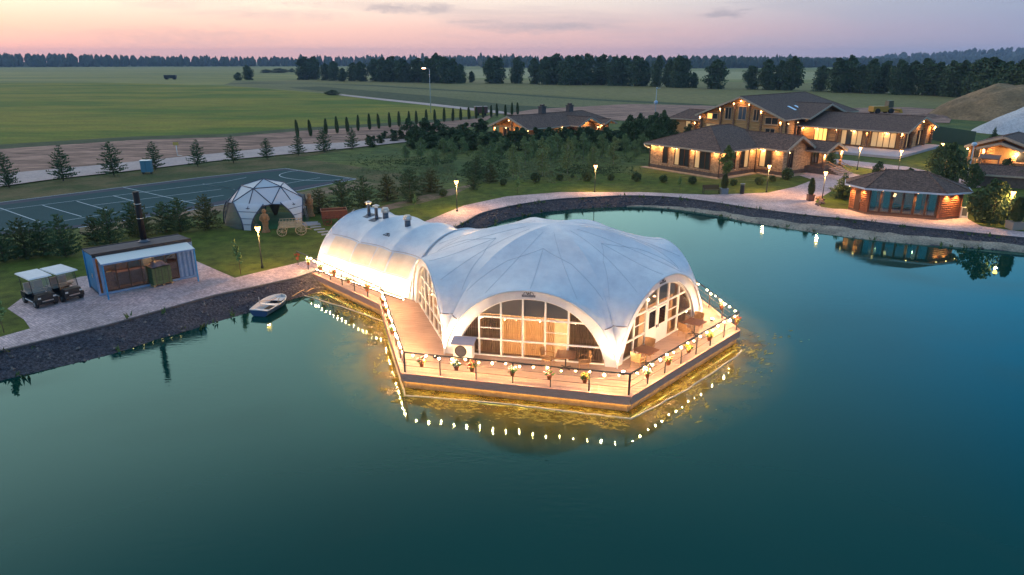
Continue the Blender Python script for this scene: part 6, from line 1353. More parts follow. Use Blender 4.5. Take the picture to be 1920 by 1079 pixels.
# ---- big log house with wings
Pk = at(1388, 181, 8.4); lh = thing('log_house', 'large two storey round log house with wide lit gable and long glazed wing', 'house', (Pk.x, Pk.y, 0), R(-46))
roof(lh, -9.0, 9.0, 0, 33, 4.75, 8.4, 'y', 0, 6.0)
roof(lh, 1.0, 10.6, 6.2, 24.0, 4.79, 6.95, 'x')
roof(lh, 7.5, 26.9, 6.2, 22.4, 3.45, 5.55, 'x', 0, 0)
roof(lh, -19.2, -6.0, 6.6, 14.8, 3.2, 4.9, 'x', 2.2, 0)
logwall(lh, (-8.0, 1.0), (8.0, 1.0), 0.3, 4.8, .17, gable=3.3)
logwall(lh, (8.0, 1.0), (8.0, 7.2), .3, 4.6, .17); logwall(lh, (-8, 1), (-8, 30), .3, 4.6, .17)
logwall(lh, (8.0, 7.5), (25.8, 7.5), .45, 3.35, .16); logwall(lh, (25.8, 7.2), (25.8, 21.6), .45, 3.35, .16, gable=1.9); logwall(lh, (-18.4, 7.4), (-8, 7.4), .3, 3.1, .16)
logwall(lh, (9.0, 8.2), (9.0, 23), 3.4, 4.7, .17, gable=1.9)
for x in (-8.0, -3.9, -1.25, 1.75, 4.2, 8.0): logends(lh, (x, .95), -90, .3, 8.05 - abs(x) * .42 - .35, .5, .17)
for y in (2.2, 6.0): logends(lh, (8.1, y), 0, .3, 4.4, .45)
for x in (9.0, 15.3, 20.4, 25.8): logends(lh, (x, 7.4), -90, .45, 3.2, .6)
for y in (10.8, 17.6, 21.6): logends(lh, (25.9, y), 0, .45, 3.2 + (1.0 if y > 12 and y < 20 else 0), .5)
for x in (-18.4, -13): logends(lh, (x, 7.3), -90, .3, 3.0, .5)
G0 = ((0, .82), 0)
window(lh, G0, .35, 4.25, 1.55, 2.3, 2, casing=casing_m, pane=pane_blue); window(lh, G0, -2.45, 4.2, 1.25, 2.1, 2, casing=casing_m); window(lh, G0, 3.1, 4.2, 1.1, 2.0, 2, casing=casing_m)
window(lh, G0, -5.7, 4.05, 2.2, 1.05, 2, casing=casing_m, panes=[pane_glow, pane_dark]); window(lh, G0, 6.1, 3.75, 2.4, 1.2, 2, casing=casing_m); window(lh, G0, -5.8, 1.6, 2.0, 1.5, 2, casing=casing_m, pane=pane_lit); window(lh, G0, 6.0, 1.5, 1.8, 1.5, 2, casing=casing_m)
window(lh, ((8.0, 7.32), 0), 4.4, .7, 2.2, 2.4, 3, pane=pane_glow, sill=False); window(lh, ((8.0, 7.32), 0), 9.75, .65, 3.5, 2.45, 4, panes=[pane_lit, pane_dark, pane_lit, pane_lit], sill=False); window(lh, ((8.0, 7.32), 0), 14.95, .65, 3.9, 2.45, 4, pane=pane_lit, sill=False)
window(lh, ((25.98, 7.2), 90), 2.0, .7, 2.0, 2.3, 3, panes=[pane_dark, pane_lit, pane_dark], sill=False); window(lh, ((25.98, 7.2), 90), 8.3, .7, 2.2, 2.4, 3, panes=[pane_dark, pane_lit], sill=False)
window(lh, ((-18.4, 7.22), 0), 3.6, .8, 1.2, 2.0, 1, pane=pane_lit, sill=False)
mb = MB(); mb.box((18.6, 9.3, .2), (19.6, 22.2, .40)); mb.build('terrace', mat('terrace_slab', (.42, .38, .42), .7, (.36, .33, .37), 1.2), lh)
mb = MB(); mb.box((0, 15, .15), (16.4, 28.4, .3)); mb.build('plinth', plinth_m, lh)
for p in [(-8.0, .2, 4.3), (-3.9, .25, 6.0), (-1.25, .25, 7.05), (0.15, .2, 7.55), (1.75, .25, 7.0), (4.2, .25, 5.9), (8.0, .2, 4.2)]: wlamp(lh, p, 9, .16)
for p in [(8.55, 2.2, 3.9), (8.6, 6.0, 4.0), (9.4, 6.7, 3.0), (15.3, 6.65, 3.05), (20.4, 6.65, 3.05), (25.9, 6.6, 3.1), (26.6, 14.3, 4.7), (26.6, 21.4, 3.3), (-18.5, 6.7, 2.8), (-13, 6.7, 2.6), (-9, 6.4, 2.9)]: wlamp(lh, p, 26, .14)
for p in [(11.5, 6.6, 3.05), (17.8, 6.6, 3.05), (23.2, 6.6, 3.05)]:
    mb = MB(); mb.lathe([(.07, 0), (.07, .05)], 8, p); o = mb.build('eave_lamp', wl_m, lh); lamp('POINT', o, (p[0], p[1], p[2] - .15), 75, (1, .58, .25), .05)
# skylights on the right slope
sk = mat('skylight_glass', (.62, .70, .82), .1, spec=1.0)
for y in (9.4, 12.2):
    x = 5.6; z = 8.4 - (x / 9.0) * 3.65 + .05; mb = MB(); mb.box((x, y, z), (1.7, .75, .06), M=Matrix.Rotation(math.atan(3.65 / 9.0), 4, 'Y')); mb.build('skylight', sk, lh)

# ---- far log house behind the hedge
Pf = at(951, 218, 5.0); fh = thing('distant_log_house', 'log house with long dark roof and two chimneys behind the dark hedge', 'house', (Pf.x, Pf.y, 0), R(-46))
roof(fh, -5.3, 5.3, 0, 25, 3.0, 5.0, 'y', 0, 4.0); roof(fh, 1.0, 7.6, 11.2, 18.0, 3.04, 4.45, 'x'); roof(fh, 1.0, 7.0, 19.6, 23.4, 2.9, 3.7, 'x')
logwall(fh, (-4.4, 2.2), (4.4, 2.2), 0, 3.0, .16, gable=1.6); logwall(fh, (4.4, 2.2), (4.4, 24), 0, 2.9, .16); logwall(fh, (6.2, 11.8), (6.2, 17.4), 0, 2.9, .16, gable=1.1)
for x in (-4.4, 0.6, 4.6): logends(fh, (x, 1.0), -90, .0, 4.3 - abs(x) * .36, .4, .15)
for y in (11.8, 17.4, 20.5, 23): logends(fh, (6.3 if y < 19 else 4.6, y), 0, 0, 2.8, .45)
mb = MB(); mb.beam((-4.6, .5, 3.0), (4.6, .5, 3.0), .24, .26); mb.build('tie_beam', log_m, fh)
for x in (.2, 1.3): mb = MB(); mb.tube([(x, .5, 0), (x, .5, 3.0)], .13, 7); mb.build('porch_post', log_m, fh)
mb = MB(); mb.tube([(.75, .5, 3.0), (.75, .5, 4.6)], .20, 7); mb.build('king_post', logd_m, fh)
for y, h in ((9.5, 1.6), (17.4, 1.5)):
    mb = MB(); mb.box((-.3, y, 5.0 + h / 2 - .4), (.9, 1.2, h)); mb.box((-.3, y, 5.0 + h - .35), (1.15, 1.45, .12)); mb.build('chimney', mat('chimney_stone', (.07, .06, .06), .9, (.12, .1, .1), 4), fh)
    mb = MB(); mb.box((-.3, y, 5.0 + h - .1), (.5, .8, .35)); mb.build('chimney_pot', gutter_m, fh)
window(fh, ((6.35, 11.8), 90), 2.8, .6, 2.6, 2.1, 2, pane_dark, casing=casing_m, sill=False); window(fh, ((-4.4, 2.05), 0), 2.2, .8, 2.0, 1.9, 2, pane_dark, casing=casing_m)
for p, e in (((0.1, .3, 4.2), 8), ((-4.0, .6, 2.6), 10), ((4.7, .6, 2.6), 45), ((2.5, .9, 2.9), 25), ((6.9, 14.6, 3.9), 25), ((7.0, 11.9, 2.5), 20), ((6.9, 17.6, 2.4), 16), ((5.4, 20.6, 2.4), 25), ((5.4, 9.0, 2.7), 6)): wlamp(fh, p, e, .12)

# ---- house at the right edge
Pr = at(1880, 256, 4.6); rh = thing('porch_log_house', 'orange lit log house with gabled porch at the right edge', 'house', (Pr.x, Pr.y, 0), R(-46))
roof(rh, -4.3, 4.6, 0, 12, 3.0, 4.6, 'y', 0, 3.0); roof(rh, -2.6, 2.9, -.9, 5, 2.95, 3.85, 'y')
logwall(rh, (-3.7, 1.4), (3.9, 1.4), 0.3, 2.95, .15, gable=1.3); logwall(rh, (-3.7, 1.4), (-3.7, 11), .3, 2.9, .15)
for x in (-3.7, -2.0, 3.9): logends(rh, (x, 1.3), -90, .3, 2.8, .45, .15)
mb = MB()
for k in range(11): mb.box((-.75 + k * .205, 1.16, 1.75), (.195, .05, 2.4))
mb.build('boarded_wall', mat('pine_boards', (.62, .38, .16), .6, (.5, .3, .13), 3, stretch=(5, 5, .4)), rh, kind='stuff')
window(rh, ((-3.7, 1.2), 0), .8, 1.1, .8, 1.5, 1, pane_dark, casing=casing_m); window(rh, ((-3.7, 1.2), 0), 6.2, 1.1, 1.2, 1.4, 1, pane_dark, casing=casing_m)
mb = MB(); mb.box((.2, .3, .38), (5.0, 2.4, .12)); mb.box((.2, -1.2, .2), (3.0, .5, .12)); mb.box((.2, .3, .16), (4.9, 2.3, .3)); mb.build('porch_deck', palew, rh)
mb = MB(); mb.box((.8, .0, .68), (1.5, .6, .5)); mb.build('bench_box', mat('porch_bench', (.45, .22, .12), .7), rh)
for p, e in (((-2.0, .7, 2.5), 45), ((1.9, .8, 2.3), 55), ((-4.0, .7, 2.5), 20), ((3.7, .8, 2.4), 20)): wlamp(rh, p, e, .15)

# ---- garden pavilion on the promenade
Pb = at(1622, 402); pv_ = thing('garden_pavilion', 'low log pavilion with shingled roof and curtained glass front on the promenade', 'pavilion', (Pb.x, Pb.y, GZ), R(-25.7)); PE = 2.62
fp = [(0, 0), (6.2, 0), (8.1, 1.8), (8.1, 4.0), (6.2, 5.8), (0, 5.8), (-1.45, 4.0), (-1.45, 1.8)]
mb = MB(); mb.prism([(x * 1.02 - .07, (y - 2.9) * 1.03 + 2.9) for x, y in fp], 0, .22); mb.build('plinth', mat('pavilion_base', (.16, .09, .06), .8), pv_)
redlog = mat('red_logs', (0.36, 0.13, 0.055), 0.55, (0.26, 0.085, 0.04), 2, stretch=(.5, .5, 5))
for i in range(8):
    a, b2 = fp[i], fp[(i + 1) % 8]
    if i == 0: continue
    logwall(pv_, a, b2, .2, PE, .115, redlog); mid_ = Vector(((a[0] + b2[0]) / 2, (a[1] + b2[1]) / 2, 0)); n_ = Vector((b2[1] - a[1], a[0] - b2[0], 0)).normalized() * .06
    wall_poly(pv_, [(a[0], a[1], .2), (b2[0], b2[1], .2), (b2[0], b2[1], PE), (a[0], a[1], PE)], redlog, .1, 'lining')
for a in fp: mb = MB(); mb.box((a[0], a[1], PE / 2 + .1), (.2, .2, PE - .2)); mb.build('corner_post', redlog, pv_)
# glazed front: three bays of two tall lights
mb = MB(); mb.box((3.1, .0, .28), (6.1, .16, .14)); mb.box((3.1, 0, PE - .09), (6.1, .16, .18)); mb.build('front_beam', frame_b, pv_)
for k in range(3):
    xa = .2 + k * 1.95; mb = MB()
    for x in (xa, xa + .95, xa + 1.85): mb.box((x, -.02, 1.42), (.13 if x != xa + .95 else .18, .14, 2.2))
    o = mb.build('window', frame_b, pv_)
    for x in (xa + .49, xa + 1.41): mb = MB(); mb.box((x, .0, 1.42), (.78, .015, 2.15)); mb.build('pane', glass_mat('pavilion_glass', (.66, .80, .82), .88) if 'pavilion_glass' not in MATS else MATS['pavilion_glass'], o)
    for x in (xa + .3, xa + 1.5):
        mb = MB(); vs = []
        for i in range(13): xx = x - .26 + .52 * i / 12 ; vs += [(xx, .25 + (.05 if i % 2 else 0), .35), (xx, .25 + (.05 if i % 2 else 0), 2.45)]
        mb.add(vs, [(2 * i, 2 * i + 2, 2 * i + 3, 2 * i + 1) for i in range(12)])
        if k != 1: mb.build('curtain', mat('pale_curtain', (.50, .56, .52), .9), pv_)
mb = MB(); mb.box((3.1, 2.6, .62), (2.6, 1.0, .08)); mb.box((3.1, 2.6, .4), (.3, .3, .4)); mb.build('inner_table', frame_b, pv_)
mb = MB(); mb.box((2.3, -.09, 2.1), (.22, .04, .34), M=Matrix.Rotation(.3, 4, 'Y')); mb.build('pendant_shade', mat('shade_glow', (.8, .6, .3), .6, emit=(1, .65, .3), estr=1.2), pv_)
ev = [(x + (x - 3.3) / abs(x - 3.3) * .62 if abs(x - 3.3) > 3.2 else x, (y - 2.9) * (1 + .62 / 2.9) + 2.9) for x, y in fp]; ev = [(-.35, -.75), (6.55, -.75), (8.85, 1.45), (8.85, 4.35), (6.55, 6.55), (-.35, 6.55), (-2.2, 4.35), (-2.2, 1.45)]
r0, r1 = (1.5, 2.9, 4.15), (4.9, 2.9, 4.15); V = [(x, y, PE + .05) for x, y in ev] + [r0, r1]; F = [(0, 1, 9, 8), (1, 2, 9), (2, 3, 9), (3, 4, 9), (4, 5, 8, 9), (5, 6, 8), (6, 7, 8), (7, 0, 8)]
mb = MB(); mb.add(V, F); ro = mb.build('roof', shingle, pv_); mb = MB(); mb.add([(x, y, z - .1) for x, y, z in V[:8]], [tuple(range(7, -1, -1))]); mb.build('soffit', soffit_m, ro)
for i in range(8): mb = MB(); mb.beam((*ev[i], PE - .02), (*ev[(i + 1) % 8], PE - .02), .06, .16); mb.build('fascia', mat('pale_fascia', (.58, .57, .62), .6), pv_)
mb = MB()
for a, b2 in ((8, 9), (0, 8), (1, 9), (2, 9), (3, 9), (4, 9), (5, 8), (6, 8), (7, 8)): mb.tube([V[a], V[b2]], .06, 5)
mb.build('ridge_cap', shingle, ro)
mb = MB(); mb.box((-.85, .80, 1.2), (.75, .06, 2.0), R(-51)); mb.build('door', frame_b, pv_); mb = MB(); mb.box((-.62, .48, 1.2), (.03, .05, .3), R(-51)); mb.build('door_handle', steel, pv_)
for p, e in (((6.85, .10, 2.45), 16), ((7.75, .90, 2.45), 16), ((8.6, 2.1, 2.4), 12), ((-.55, .15, 2.4), 14), ((-1.75, 1.3, 2.4), 12), ((4.2, -.6, 2.45), 14), ((1.2, -.6, 2.45), 8)):
    mb = MB(); mb.lathe([(.05, 0), (.05, .05)], 8, (p[0], p[1], p[2] + .04)); o = mb.build('eave_lamp', wl_m, pv_); lamp('SPOT', o, p, e * 16, (1, .55, .2), .04, spot=R(120), blend=.6, rot=(0, 0, 0))
lamp('POINT', pv_, (1.6, 1.9, 2.2), 90, (1, .62, .3), .1, name='pavilion_light'); lamp('POINT', pv_, (4.8, 1.9, 2.2), 60, (1, .66, .36), .1, name='pavilion_light')
# menu stand beside it
ms = at(1806, 409); mst = thing('sign_stand', 'small white notice stand beside the pavilion', 'sign', (ms.x, ms.y, GZ), R(-20)); mb = MB(); mb.box((0, 0, .55), (.62, .06, 1.05), M=Matrix.Rotation(R(-10), 4, 'X')); mb.build('frame', white_m, mst); mb = MB(); mb.box((0, -.045, .58), (.42, .03, .75), M=Matrix.Rotation(R(-10), 4, 'X')); mb.build('board', mat('board_dark', (.08, .09, .1), .4), mst)
# green board fence and picket fence at the right
fA, fB = at(1742, 262), at(1800, 272); gf = thing('board_fence', 'tall dark green sheet fence between log wing and right house', 'fence', fA, math.atan2((fB - fA).y, (fB - fA).x)); gfm = mat('fence_green', (.018, .06, .05), .6)
n_ = int((fB - fA).length / .5) + 8
for k in range(n_): mb = MB(); mb.box((k * .5, 0, 1.35), (.47, .05, 2.7)); mb.build('panel', gfm, gf)
pA_, pB_ = at(1862, 333), at(1925, 342); pf = thing('picket_fence', 'low brown picket fence below the right house', 'fence', pA_, math.atan2((pB_ - pA_).y, (pB_ - pA_).x))
for k in range(int((pB_ - pA_).length / .25)): mb = MB(); mb.box((k * .25, 0, .55), (.12, .04, 1.1)); mb.build('picket', mat('picket_wood', (.16, .08, .05), .8), pf)
for z in (.3, .9): mb = MB(); mb.box(((pB_ - pA_).length / 2, .04, z), ((pB_ - pA_).length, .04, .08)); mb.build('rail', MATS['picket_wood'], pf)
# dark sheds and a boardwalk below the right house
s1 = at(1868, 352); sd1 = thing('garden_shed', 'low dark roofed shed half hidden by bushes at the right edge', 'shed', s1, R(-30)); roof(sd1, -2.4, 5.5, 0, 4.4, 1.5, 2.4, 'x'); box_walls(sd1, -2, 5, .3, 4.0, 0, 1.5, plinth_m)
pg = at(1850, 322); pgo = thing('covered_swing', 'small brown roofed swing seat in front of the right house', 'swing', pg, R(-40)); mb = MB(); mb.box((0, 0, 2.0), (2.4, 1.5, .1), M=Matrix.Rotation(R(16), 4, 'X')); mb.build('canopy_board', mat('swing_wood', (.20, .12, .10), .8), pgo)
for x in (-1.1, 1.1):
    for y in (-.6, .6): mb = MB(); mb.tube([(x, y, 0), (x, y * .8, 1.95)], .05, 6); mb.build('post', MATS['swing_wood'], pgo)
mb = MB(); mb.box((0, 0, .55), (1.9, .6, .06)); mb.box((0, .3, .85), (1.9, .05, .5)); mb.build('seat', MATS['swing_wood'], pgo)
gz_ = at(1795, 333); gt = thing('garden_arch', 'light timber pergola frame beside the pale mast', 'pergola', gz_, R(-20))
for x in (-1.6, 1.6): mb = MB(); mb.tube([(x, 0, 0), (x, 0, 2.6)], .07, 6); mb.build('post', log_m, gt)
mb = MB(); mb.beam((-2.2, 0, 2.6), (2.2, 0, 2.6), .1, .12); mb.beam((-2.2, .0, 2.2), (2.2, .0, 2.2), .06, .06); mb.build('beam', log_m, gt)
mb = MB(); mb.tube([(-.2, .1, .1), (-.2, .1, 2.3)], .11, 7); mb.build('totem', palew, gt)
# ================================================================ VEGETATION
def leaf_mat(name, c1, c2, sc=1.2):
    m = layered(name, [(sc, (1, 1, 1), c1, c2, .36, .64), (sc * 9, (1, 1, 1), (.6, .6, .6), (1.35, 1.35, 1.3), .3, .7)], .85)
    return m
pine_l = leaf_mat('pine_needles', (0.054, 0.090, 0.040), (0.108, 0.154, 0.068)); pine_l2 = leaf_mat('pine_needles_warm', (0.067, 0.081, 0.031), (0.112, 0.119, 0.050)); thuja_l = leaf_mat('thuja_leaves', (0.052, 0.078, 0.029), (0.098, 0.111, 0.046)); dark_l = leaf_mat('dark_leaves', (0.044, 0.075, 0.033), (0.097, 0.138, 0.059))
birch_l = leaf_mat('birch_leaves', (0.135, 0.194, 0.077), (0.232, 0.281, 0.120)); tree_l = leaf_mat('tree_leaves', (0.048, 0.084, 0.041), (0.094, 0.134, 0.064), .25); pale_l = leaf_mat('young_leaves', (0.12, 0.20, 0.07), (0.20, 0.29, 0.11)); bark_m = mat('bark', (0.09, 0.065, 0.045), .9, (.14, .10, .07), 6); birchb = mat('birch_bark', (.42, .40, .36), .8, (.2, .18, .16), 8)
def leaves(mb, c, rad, n, sz, rr, flat=1.0, hollow=.55, up=0.2):
    for i in range(n):
        d = Vector((rr.gauss(0, 1), rr.gauss(0, 1), rr.gauss(0, 1))).normalized(); k = hollow + (1 - hollow) * rr.random(); p = Vector((c[0] + d.x * rad[0] * k, c[1] + d.y * rad[1] * k, c[2] + d.z * rad[2] * k))
        a = (d + Vector((rr.gauss(0, .7), rr.gauss(0, .7), rr.gauss(up, .6)))).normalized(); b2 = a.cross(Vector((rr.gauss(0, 1), rr.gauss(0, 1), rr.gauss(0, 1)))).normalized(); s_ = sz * rr.uniform(.6, 1.3)
        mb.add([p - b2 * s_ * .5, p + a * s_ * .5, p + b2 * s_ * .5, p - a * s_ * .4], [(0, 1, 2, 3)])
def template(name, label, cat, crown_name, build, group=None):
    t_ = thing(name, label, cat, (0, -500, 0), 0, group); build(t_, crown_name); return t_
def pine_t(seed, H=5.0, Rm=1.7, dens=1.0, low=.09, pw=.75, mt=None, whorls=13):
    rr = random.Random(seed)
    def f(t_, cn):
        mb = MB(); mb.tube([(0, 0, -.05), (rr.uniform(-.06, .06), 0, H * .5), (0, 0, H * .97)], [.09, .06, .015], 6); mb.build('trunk', bark_m, t_)
        mb = MB()
        for w_ in range(whorls):
            f_ = w_ / (whorls - 1); z = H * (low + (1 - low) * f_); L_ = Rm * (1 - f_) ** pw + .10; nb = int(7 - 2 * f_) if f_ < .9 else 3; a0_ = rr.random() * 6.28
            for b_ in range(nb):
                a = a0_ + 6.283 * b_ / nb + rr.gauss(0, .25); l_ = L_ * rr.uniform(.62, 1.18); tip = Vector((math.cos(a) * l_, math.sin(a) * l_, z + l_ * rr.uniform(.05, .42))); st = Vector((0, 0, z))
                n_ = max(5, int(l_ * 17 * dens))
                for i in range(n_):
                    q = (i + 1 + rr.random()) / (n_ + 1); p = st.lerp(tip, min(1.05, q)) + Vector((rr.gauss(0, .07), rr.gauss(0, .07), rr.gauss(0, .05))) * (1.3 - .5 * q); d = ((tip - st).normalized() * .8 + Vector((rr.gauss(0, .45), rr.gauss(0, .45), .45 + rr.gauss(0, .3)))).normalized()
                    sd2 = d.cross(Vector((rr.gauss(0, 1), rr.gauss(0, 1), rr.gauss(0, 1)))).normalized() * rr.uniform(.05, .085); ln_ = rr.uniform(.22, .36)
                    mb.add([p - sd2, p + sd2, p + sd2 * .6 + d * ln_ * .6, p + d * ln_], [(0, 1, 2), (0, 2, 3)])
        mb.build(cn, mt or pine_l, t_)
    return f
def decid(seed, H, W_, n, sz, mt, trunk=bark_m, clumps=9, base=.22, hollow=.4, tr=.22, fat=1.0):
    rr = random.Random(seed)
    def f(t_, cn):
        mb = MB(); mb.tube([(0, 0, -.1), (rr.uniform(-.3, .3) * W_ * .1, 0, H * .5), (0, 0, H * .85)], [tr, tr * .6, tr * .15], 6)
        cl_ = []
        for i in range(clumps):
            f_ = (i + .5) / clumps; z = H * (base + (1 - base) * f_); ww = W_ * .5 * math.sin(math.pi * min(.96, .16 + f_ * .84)) ** .6; a = rr.random() * 6.28; o_ = ww * rr.uniform(.15, .62); c = (math.cos(a) * o_, math.sin(a) * o_, z * .97)
            cl_.append((c, ww * rr.uniform(.5, .78) * fat)); mb.tube([(0, 0, z * .7), c], [tr * .35, .02], 4)
        mb.build('trunk', trunk, t_); mb = MB()
        for c, r_ in cl_: leaves(mb, c, (r_, r_, max(H / clumps * 1.15, r_ * .75)), n // clumps, sz, rr, hollow=hollow)
        mb.build(cn, mt, t_)
    return f
TPL = {}
for i in range(3): TPL['pine%d' % i] = (template('pine_tree', 'x', 'pine tree', 'crown', pine_t(11 + i, Rm=1.9, dens=1.15, pw=(.62, .8, .5)[i])), 5.0, 3.6)
for i in range(3): TPL['bush%d' % i] = (template('young_pine', 'x', 'pine tree', 'crown', pine_t(21 + i, 4.0, 2.0, 1.35, .02, (.5, .62, .42)[i], pine_l2 if i == 1 else pine_l, 12)), 4.2, 3.6)
def ballshrub(seed, mt):
    rr = random.Random(seed)
    def f(t_, cn):
        mb = MB(); mb.tube([(0, 0, -.05), (0, 0, .5)], [.05, .02], 5); mb.build('stem', bark_m, t_); mb = MB(); leaves(mb, (0, 0, .52), (.55, .55, .5), 520, .17, rr, hollow=.55); mb.build(cn, mt, t_)
    return f
TPL['shrub'] = (template('round_shrub', 'x', 'shrub', 'foliage', ballshrub(5, dark_l)), 1.05, 1.1)
def spire(seed, H, W_, mt, n, sz):
    rr = random.Random(seed)
    def f(t_, cn):
        mb = MB(); mb.tube([(0, 0, -.05), (0, 0, H * .6)], [.06, .03], 5); mb.build('trunk', bark_m, t_); mb = MB()
        for i in range(n):
            f_ = rr.random() ** .9; z = H * (.06 + .94 * f_); r_ = W_ / 2 * math.sin(math.pi * min(.97, .12 + .88 * (f_ ** .8))) ** .55 * rr.uniform(.55, 1.05); a = rr.random() * 6.283
            p = Vector((math.cos(a) * r_, math.sin(a) * r_, z)); d = Vector((math.cos(a) * .3 + rr.gauss(0, .2), math.sin(a) * .3 + rr.gauss(0, .2), 1)).normalized(); sd2 = d.cross(Vector((math.cos(a), math.sin(a), 0))).normalized() * sz * .35
            mb.add([p - sd2, p + sd2, p + d * sz], [(0, 1, 2)])
        mb.build(cn, mt, t_)
    return f
TPL['thuja'] = (template('columnar_thuja', 'x', 'thuja', 'crown', spire(3, 3.6, .85, thuja_l, 900, .32)), 3.6, .85)
TPL['spruce'] = (template('spruce_tree', 'x', 'spruce', 'crown', pine_t(31, 4.0, 1.6, 1.5, .03, 1.0, pine_l, 16)), 4.0, 3.2)
for i in range(2): TPL['birch%d' % i] = (template('birch_tree', 'x', 'birch', 'crown', decid(41 + i, 6.0, 2.9, 2600, .18, birch_l, birchb, 12, .16, .15, .05, 1.15)), 6.0, 2.4)
for i in range(2): TPL['dark%d' % i] = (template('evergreen_tree', 'x', 'evergreen tree', 'crown', decid(51 + i, 5.0, 3.6, 2600, .26, dark_l, bark_m, 9, .05, .5, .1)), 5.0, 3.6)
for i in range(4): TPL['tall%d' % i] = (template('tall_tree', 'x', 'tree', 'crown', decid(61 + i, 18.0, 13.0 if i % 2 else 10.0, 4200, .95, tree_l, bark_m, 20, .03, .35, .4, 1.25)), 18.3, 13.0 if i % 2 else 10.0)
TPL['young'] = (template('young_tree', 'x', 'young tree', 'crown', decid(71, 2.4, 1.0, 260, .20, pale_l, bark_m, 4, .6, .2, .03)), 2.4, 1.1)
TPL['leafy'] = (template('leafy_tree', 'x', 'tree', 'crown', decid(75, 4.6, 2.4, 1500, .2, leaf_mat('lit_leaves', (.06, .11, .03), (.10, .16, .05)), bark_m, 8, .3, .25, .07)), 4.6, 2.4)
TPL['bigbush'] = (template('leafy_bush', 'x', 'bush', 'foliage', decid(77, 3.4, 4.2, 2400, .24, dark_l, bark_m, 10, .02, .5, .06)), 3.4, 4.2)
USED = set()
def tree(kind, px, py, hpx, label, wpx=None, group=None, z=0.02):
    root, H, W_ = TPL[kind]; b_ = at(px, py); D = b_.y * math.cos(PITCH) + CAM_H * math.sin(PITCH); s_ = hpx * D / FPX / H; sw = s_ if wpx is None else wpx * D / FPX / W_
    t_ = root if kind not in USED else copy_tree(root); USED.add(kind)
    t_.location = (b_.x, b_.y, z); t_.rotation_euler = (0, 0, rnd.random() * 6.28); t_.scale = (sw * rnd.uniform(.92, 1.1), sw * rnd.uniform(.92, 1.1), s_); t_.rotation_euler.x = rnd.gauss(0, .025); t_.rotation_euler.y = rnd.gauss(0, .025); t_['label'] = label
    if group: t_['group'] = group
    elif 'group' in t_.keys(): del t_['group']
    return t_
# pines along the gravel road
gr = 'pines along the gravel road'
for i, (x, y, h) in enumerate([(18, 352, 62), (119, 340, 64), (214, 330, 60), (292, 319, 50), (371, 313, 48), (438, 306, 48), (501, 300, 38), (560, 292, 40), (608, 286, 42), (661, 280, 38)]):
    tree('pine%d' % (i % 3), x, y, h, ['pine at the left end of the row along the gravel road', 'tall slim pine, second along the gravel road from the left', 'pine, third from the left along the road', 'pine standing right beside the blue grey cabinet', 'broad pine, fifth from the left beside the road', 'pine, sixth from the left beside the road', 'brownish rounded pine, seventh along the road', 'dense pine where the road meets the first thuja', 'open pine with bare trunk, ninth along the road', 'rounded pine at the right end of the road row'][i], group=gr)
# hedge of young pines between court and forecourt
hg = 'young pines screening the sports court'
for i, (x, y, h, w_) in enumerate([(8, 492, 72, 60), (50, 485, 78, 62), (84, 478, 66, 54), (124, 482, 82, 60), (178, 458, 55, 46), (208, 460, 72, 56), (253, 440, 62, 48), (268, 446, 70, 44), (312, 436, 58, 46), (340, 436, 66, 48), (390, 430, 66, 54)]):
    tree('bush%d' % (i % 3), x, y, h, 'bushy young pine, %s from the left in the screen before the court' % ordn(i), w_, hg)
hg2 = 'young pines between dome tent and rough meadow'
for i, (x, y, h, w_) in enumerate([(601, 402, 50, 44), (643, 396, 60, 52), (683, 392, 62, 52), (727, 378, 52, 46), (768, 366, 52, 46), (770, 380, 26, 26), (808, 361, 46, 42), (888, 356, 30, 26), (892, 340, 46, 34), (920, 343, 36, 28)]):
    tree('bush%d' % ((i + 1) % 3), x, y, h, 'bushy young pine, %s from the left in the row right of the dome' % ordn(i), w_, hg2)
# low shrubs on the upper lawn
for i, (x, y, h) in enumerate([(831, 369, 15), (944, 348, 13), (1005, 342, 19), (1050, 339, 12), (1073, 334, 7), (1101, 340, 18), (1145, 339, 13), (1193, 341, 18), (1244, 343, 15), (1298, 346, 16), (1375, 349, 13), (1423, 347, 15), (1448, 341, 12), (1475, 337, 22)]):
    tree('shrub', x, y, h, 'round dark shrub, %s from the left along the upper lawn' % ordn(i), h * 1.1, 'round shrubs on the upper lawn')
# young staked trees
for x, y, h, lb in [(970, 364, 28, 'pale young tree at the left bend of the promenade'), (778, 396, 26, 'pale young tree on the lawn behind the tunnel tent'), (1273, 359, 24, 'slim young tree at the promenade left of the bench'), (452, 516, 58, 'pale young tree on the lawn behind the container'), (8, 625, 66, 'bright young tree cut by the left edge beside the forecourt')]: tree('young', x, y, h, lb)
# thuja avenue
tx = [559, 583.5, 611.5, 633, 652, 671.6, 693.5, 711, 731, 748.6, 767, 781, 799.5, 816, 833, 849, 864, 880, 893, 906, 921, 932, 948, 960, 971]
for i, x in enumerate(tx):
    f = (x - 559) / 412; yb = 260 - 17 * min(1, f / .37) if f < .37 else 243 - 27 * (f - .37) / .63
    tree('thuja', x, yb, 31 - 10 * f + rnd.uniform(-1.5, 1.5), 'columnar thuja, %s from the left in the row at the field edge' % ordn(i), 6.5 - 1.5 * f, 'thuja columns along the field edge')
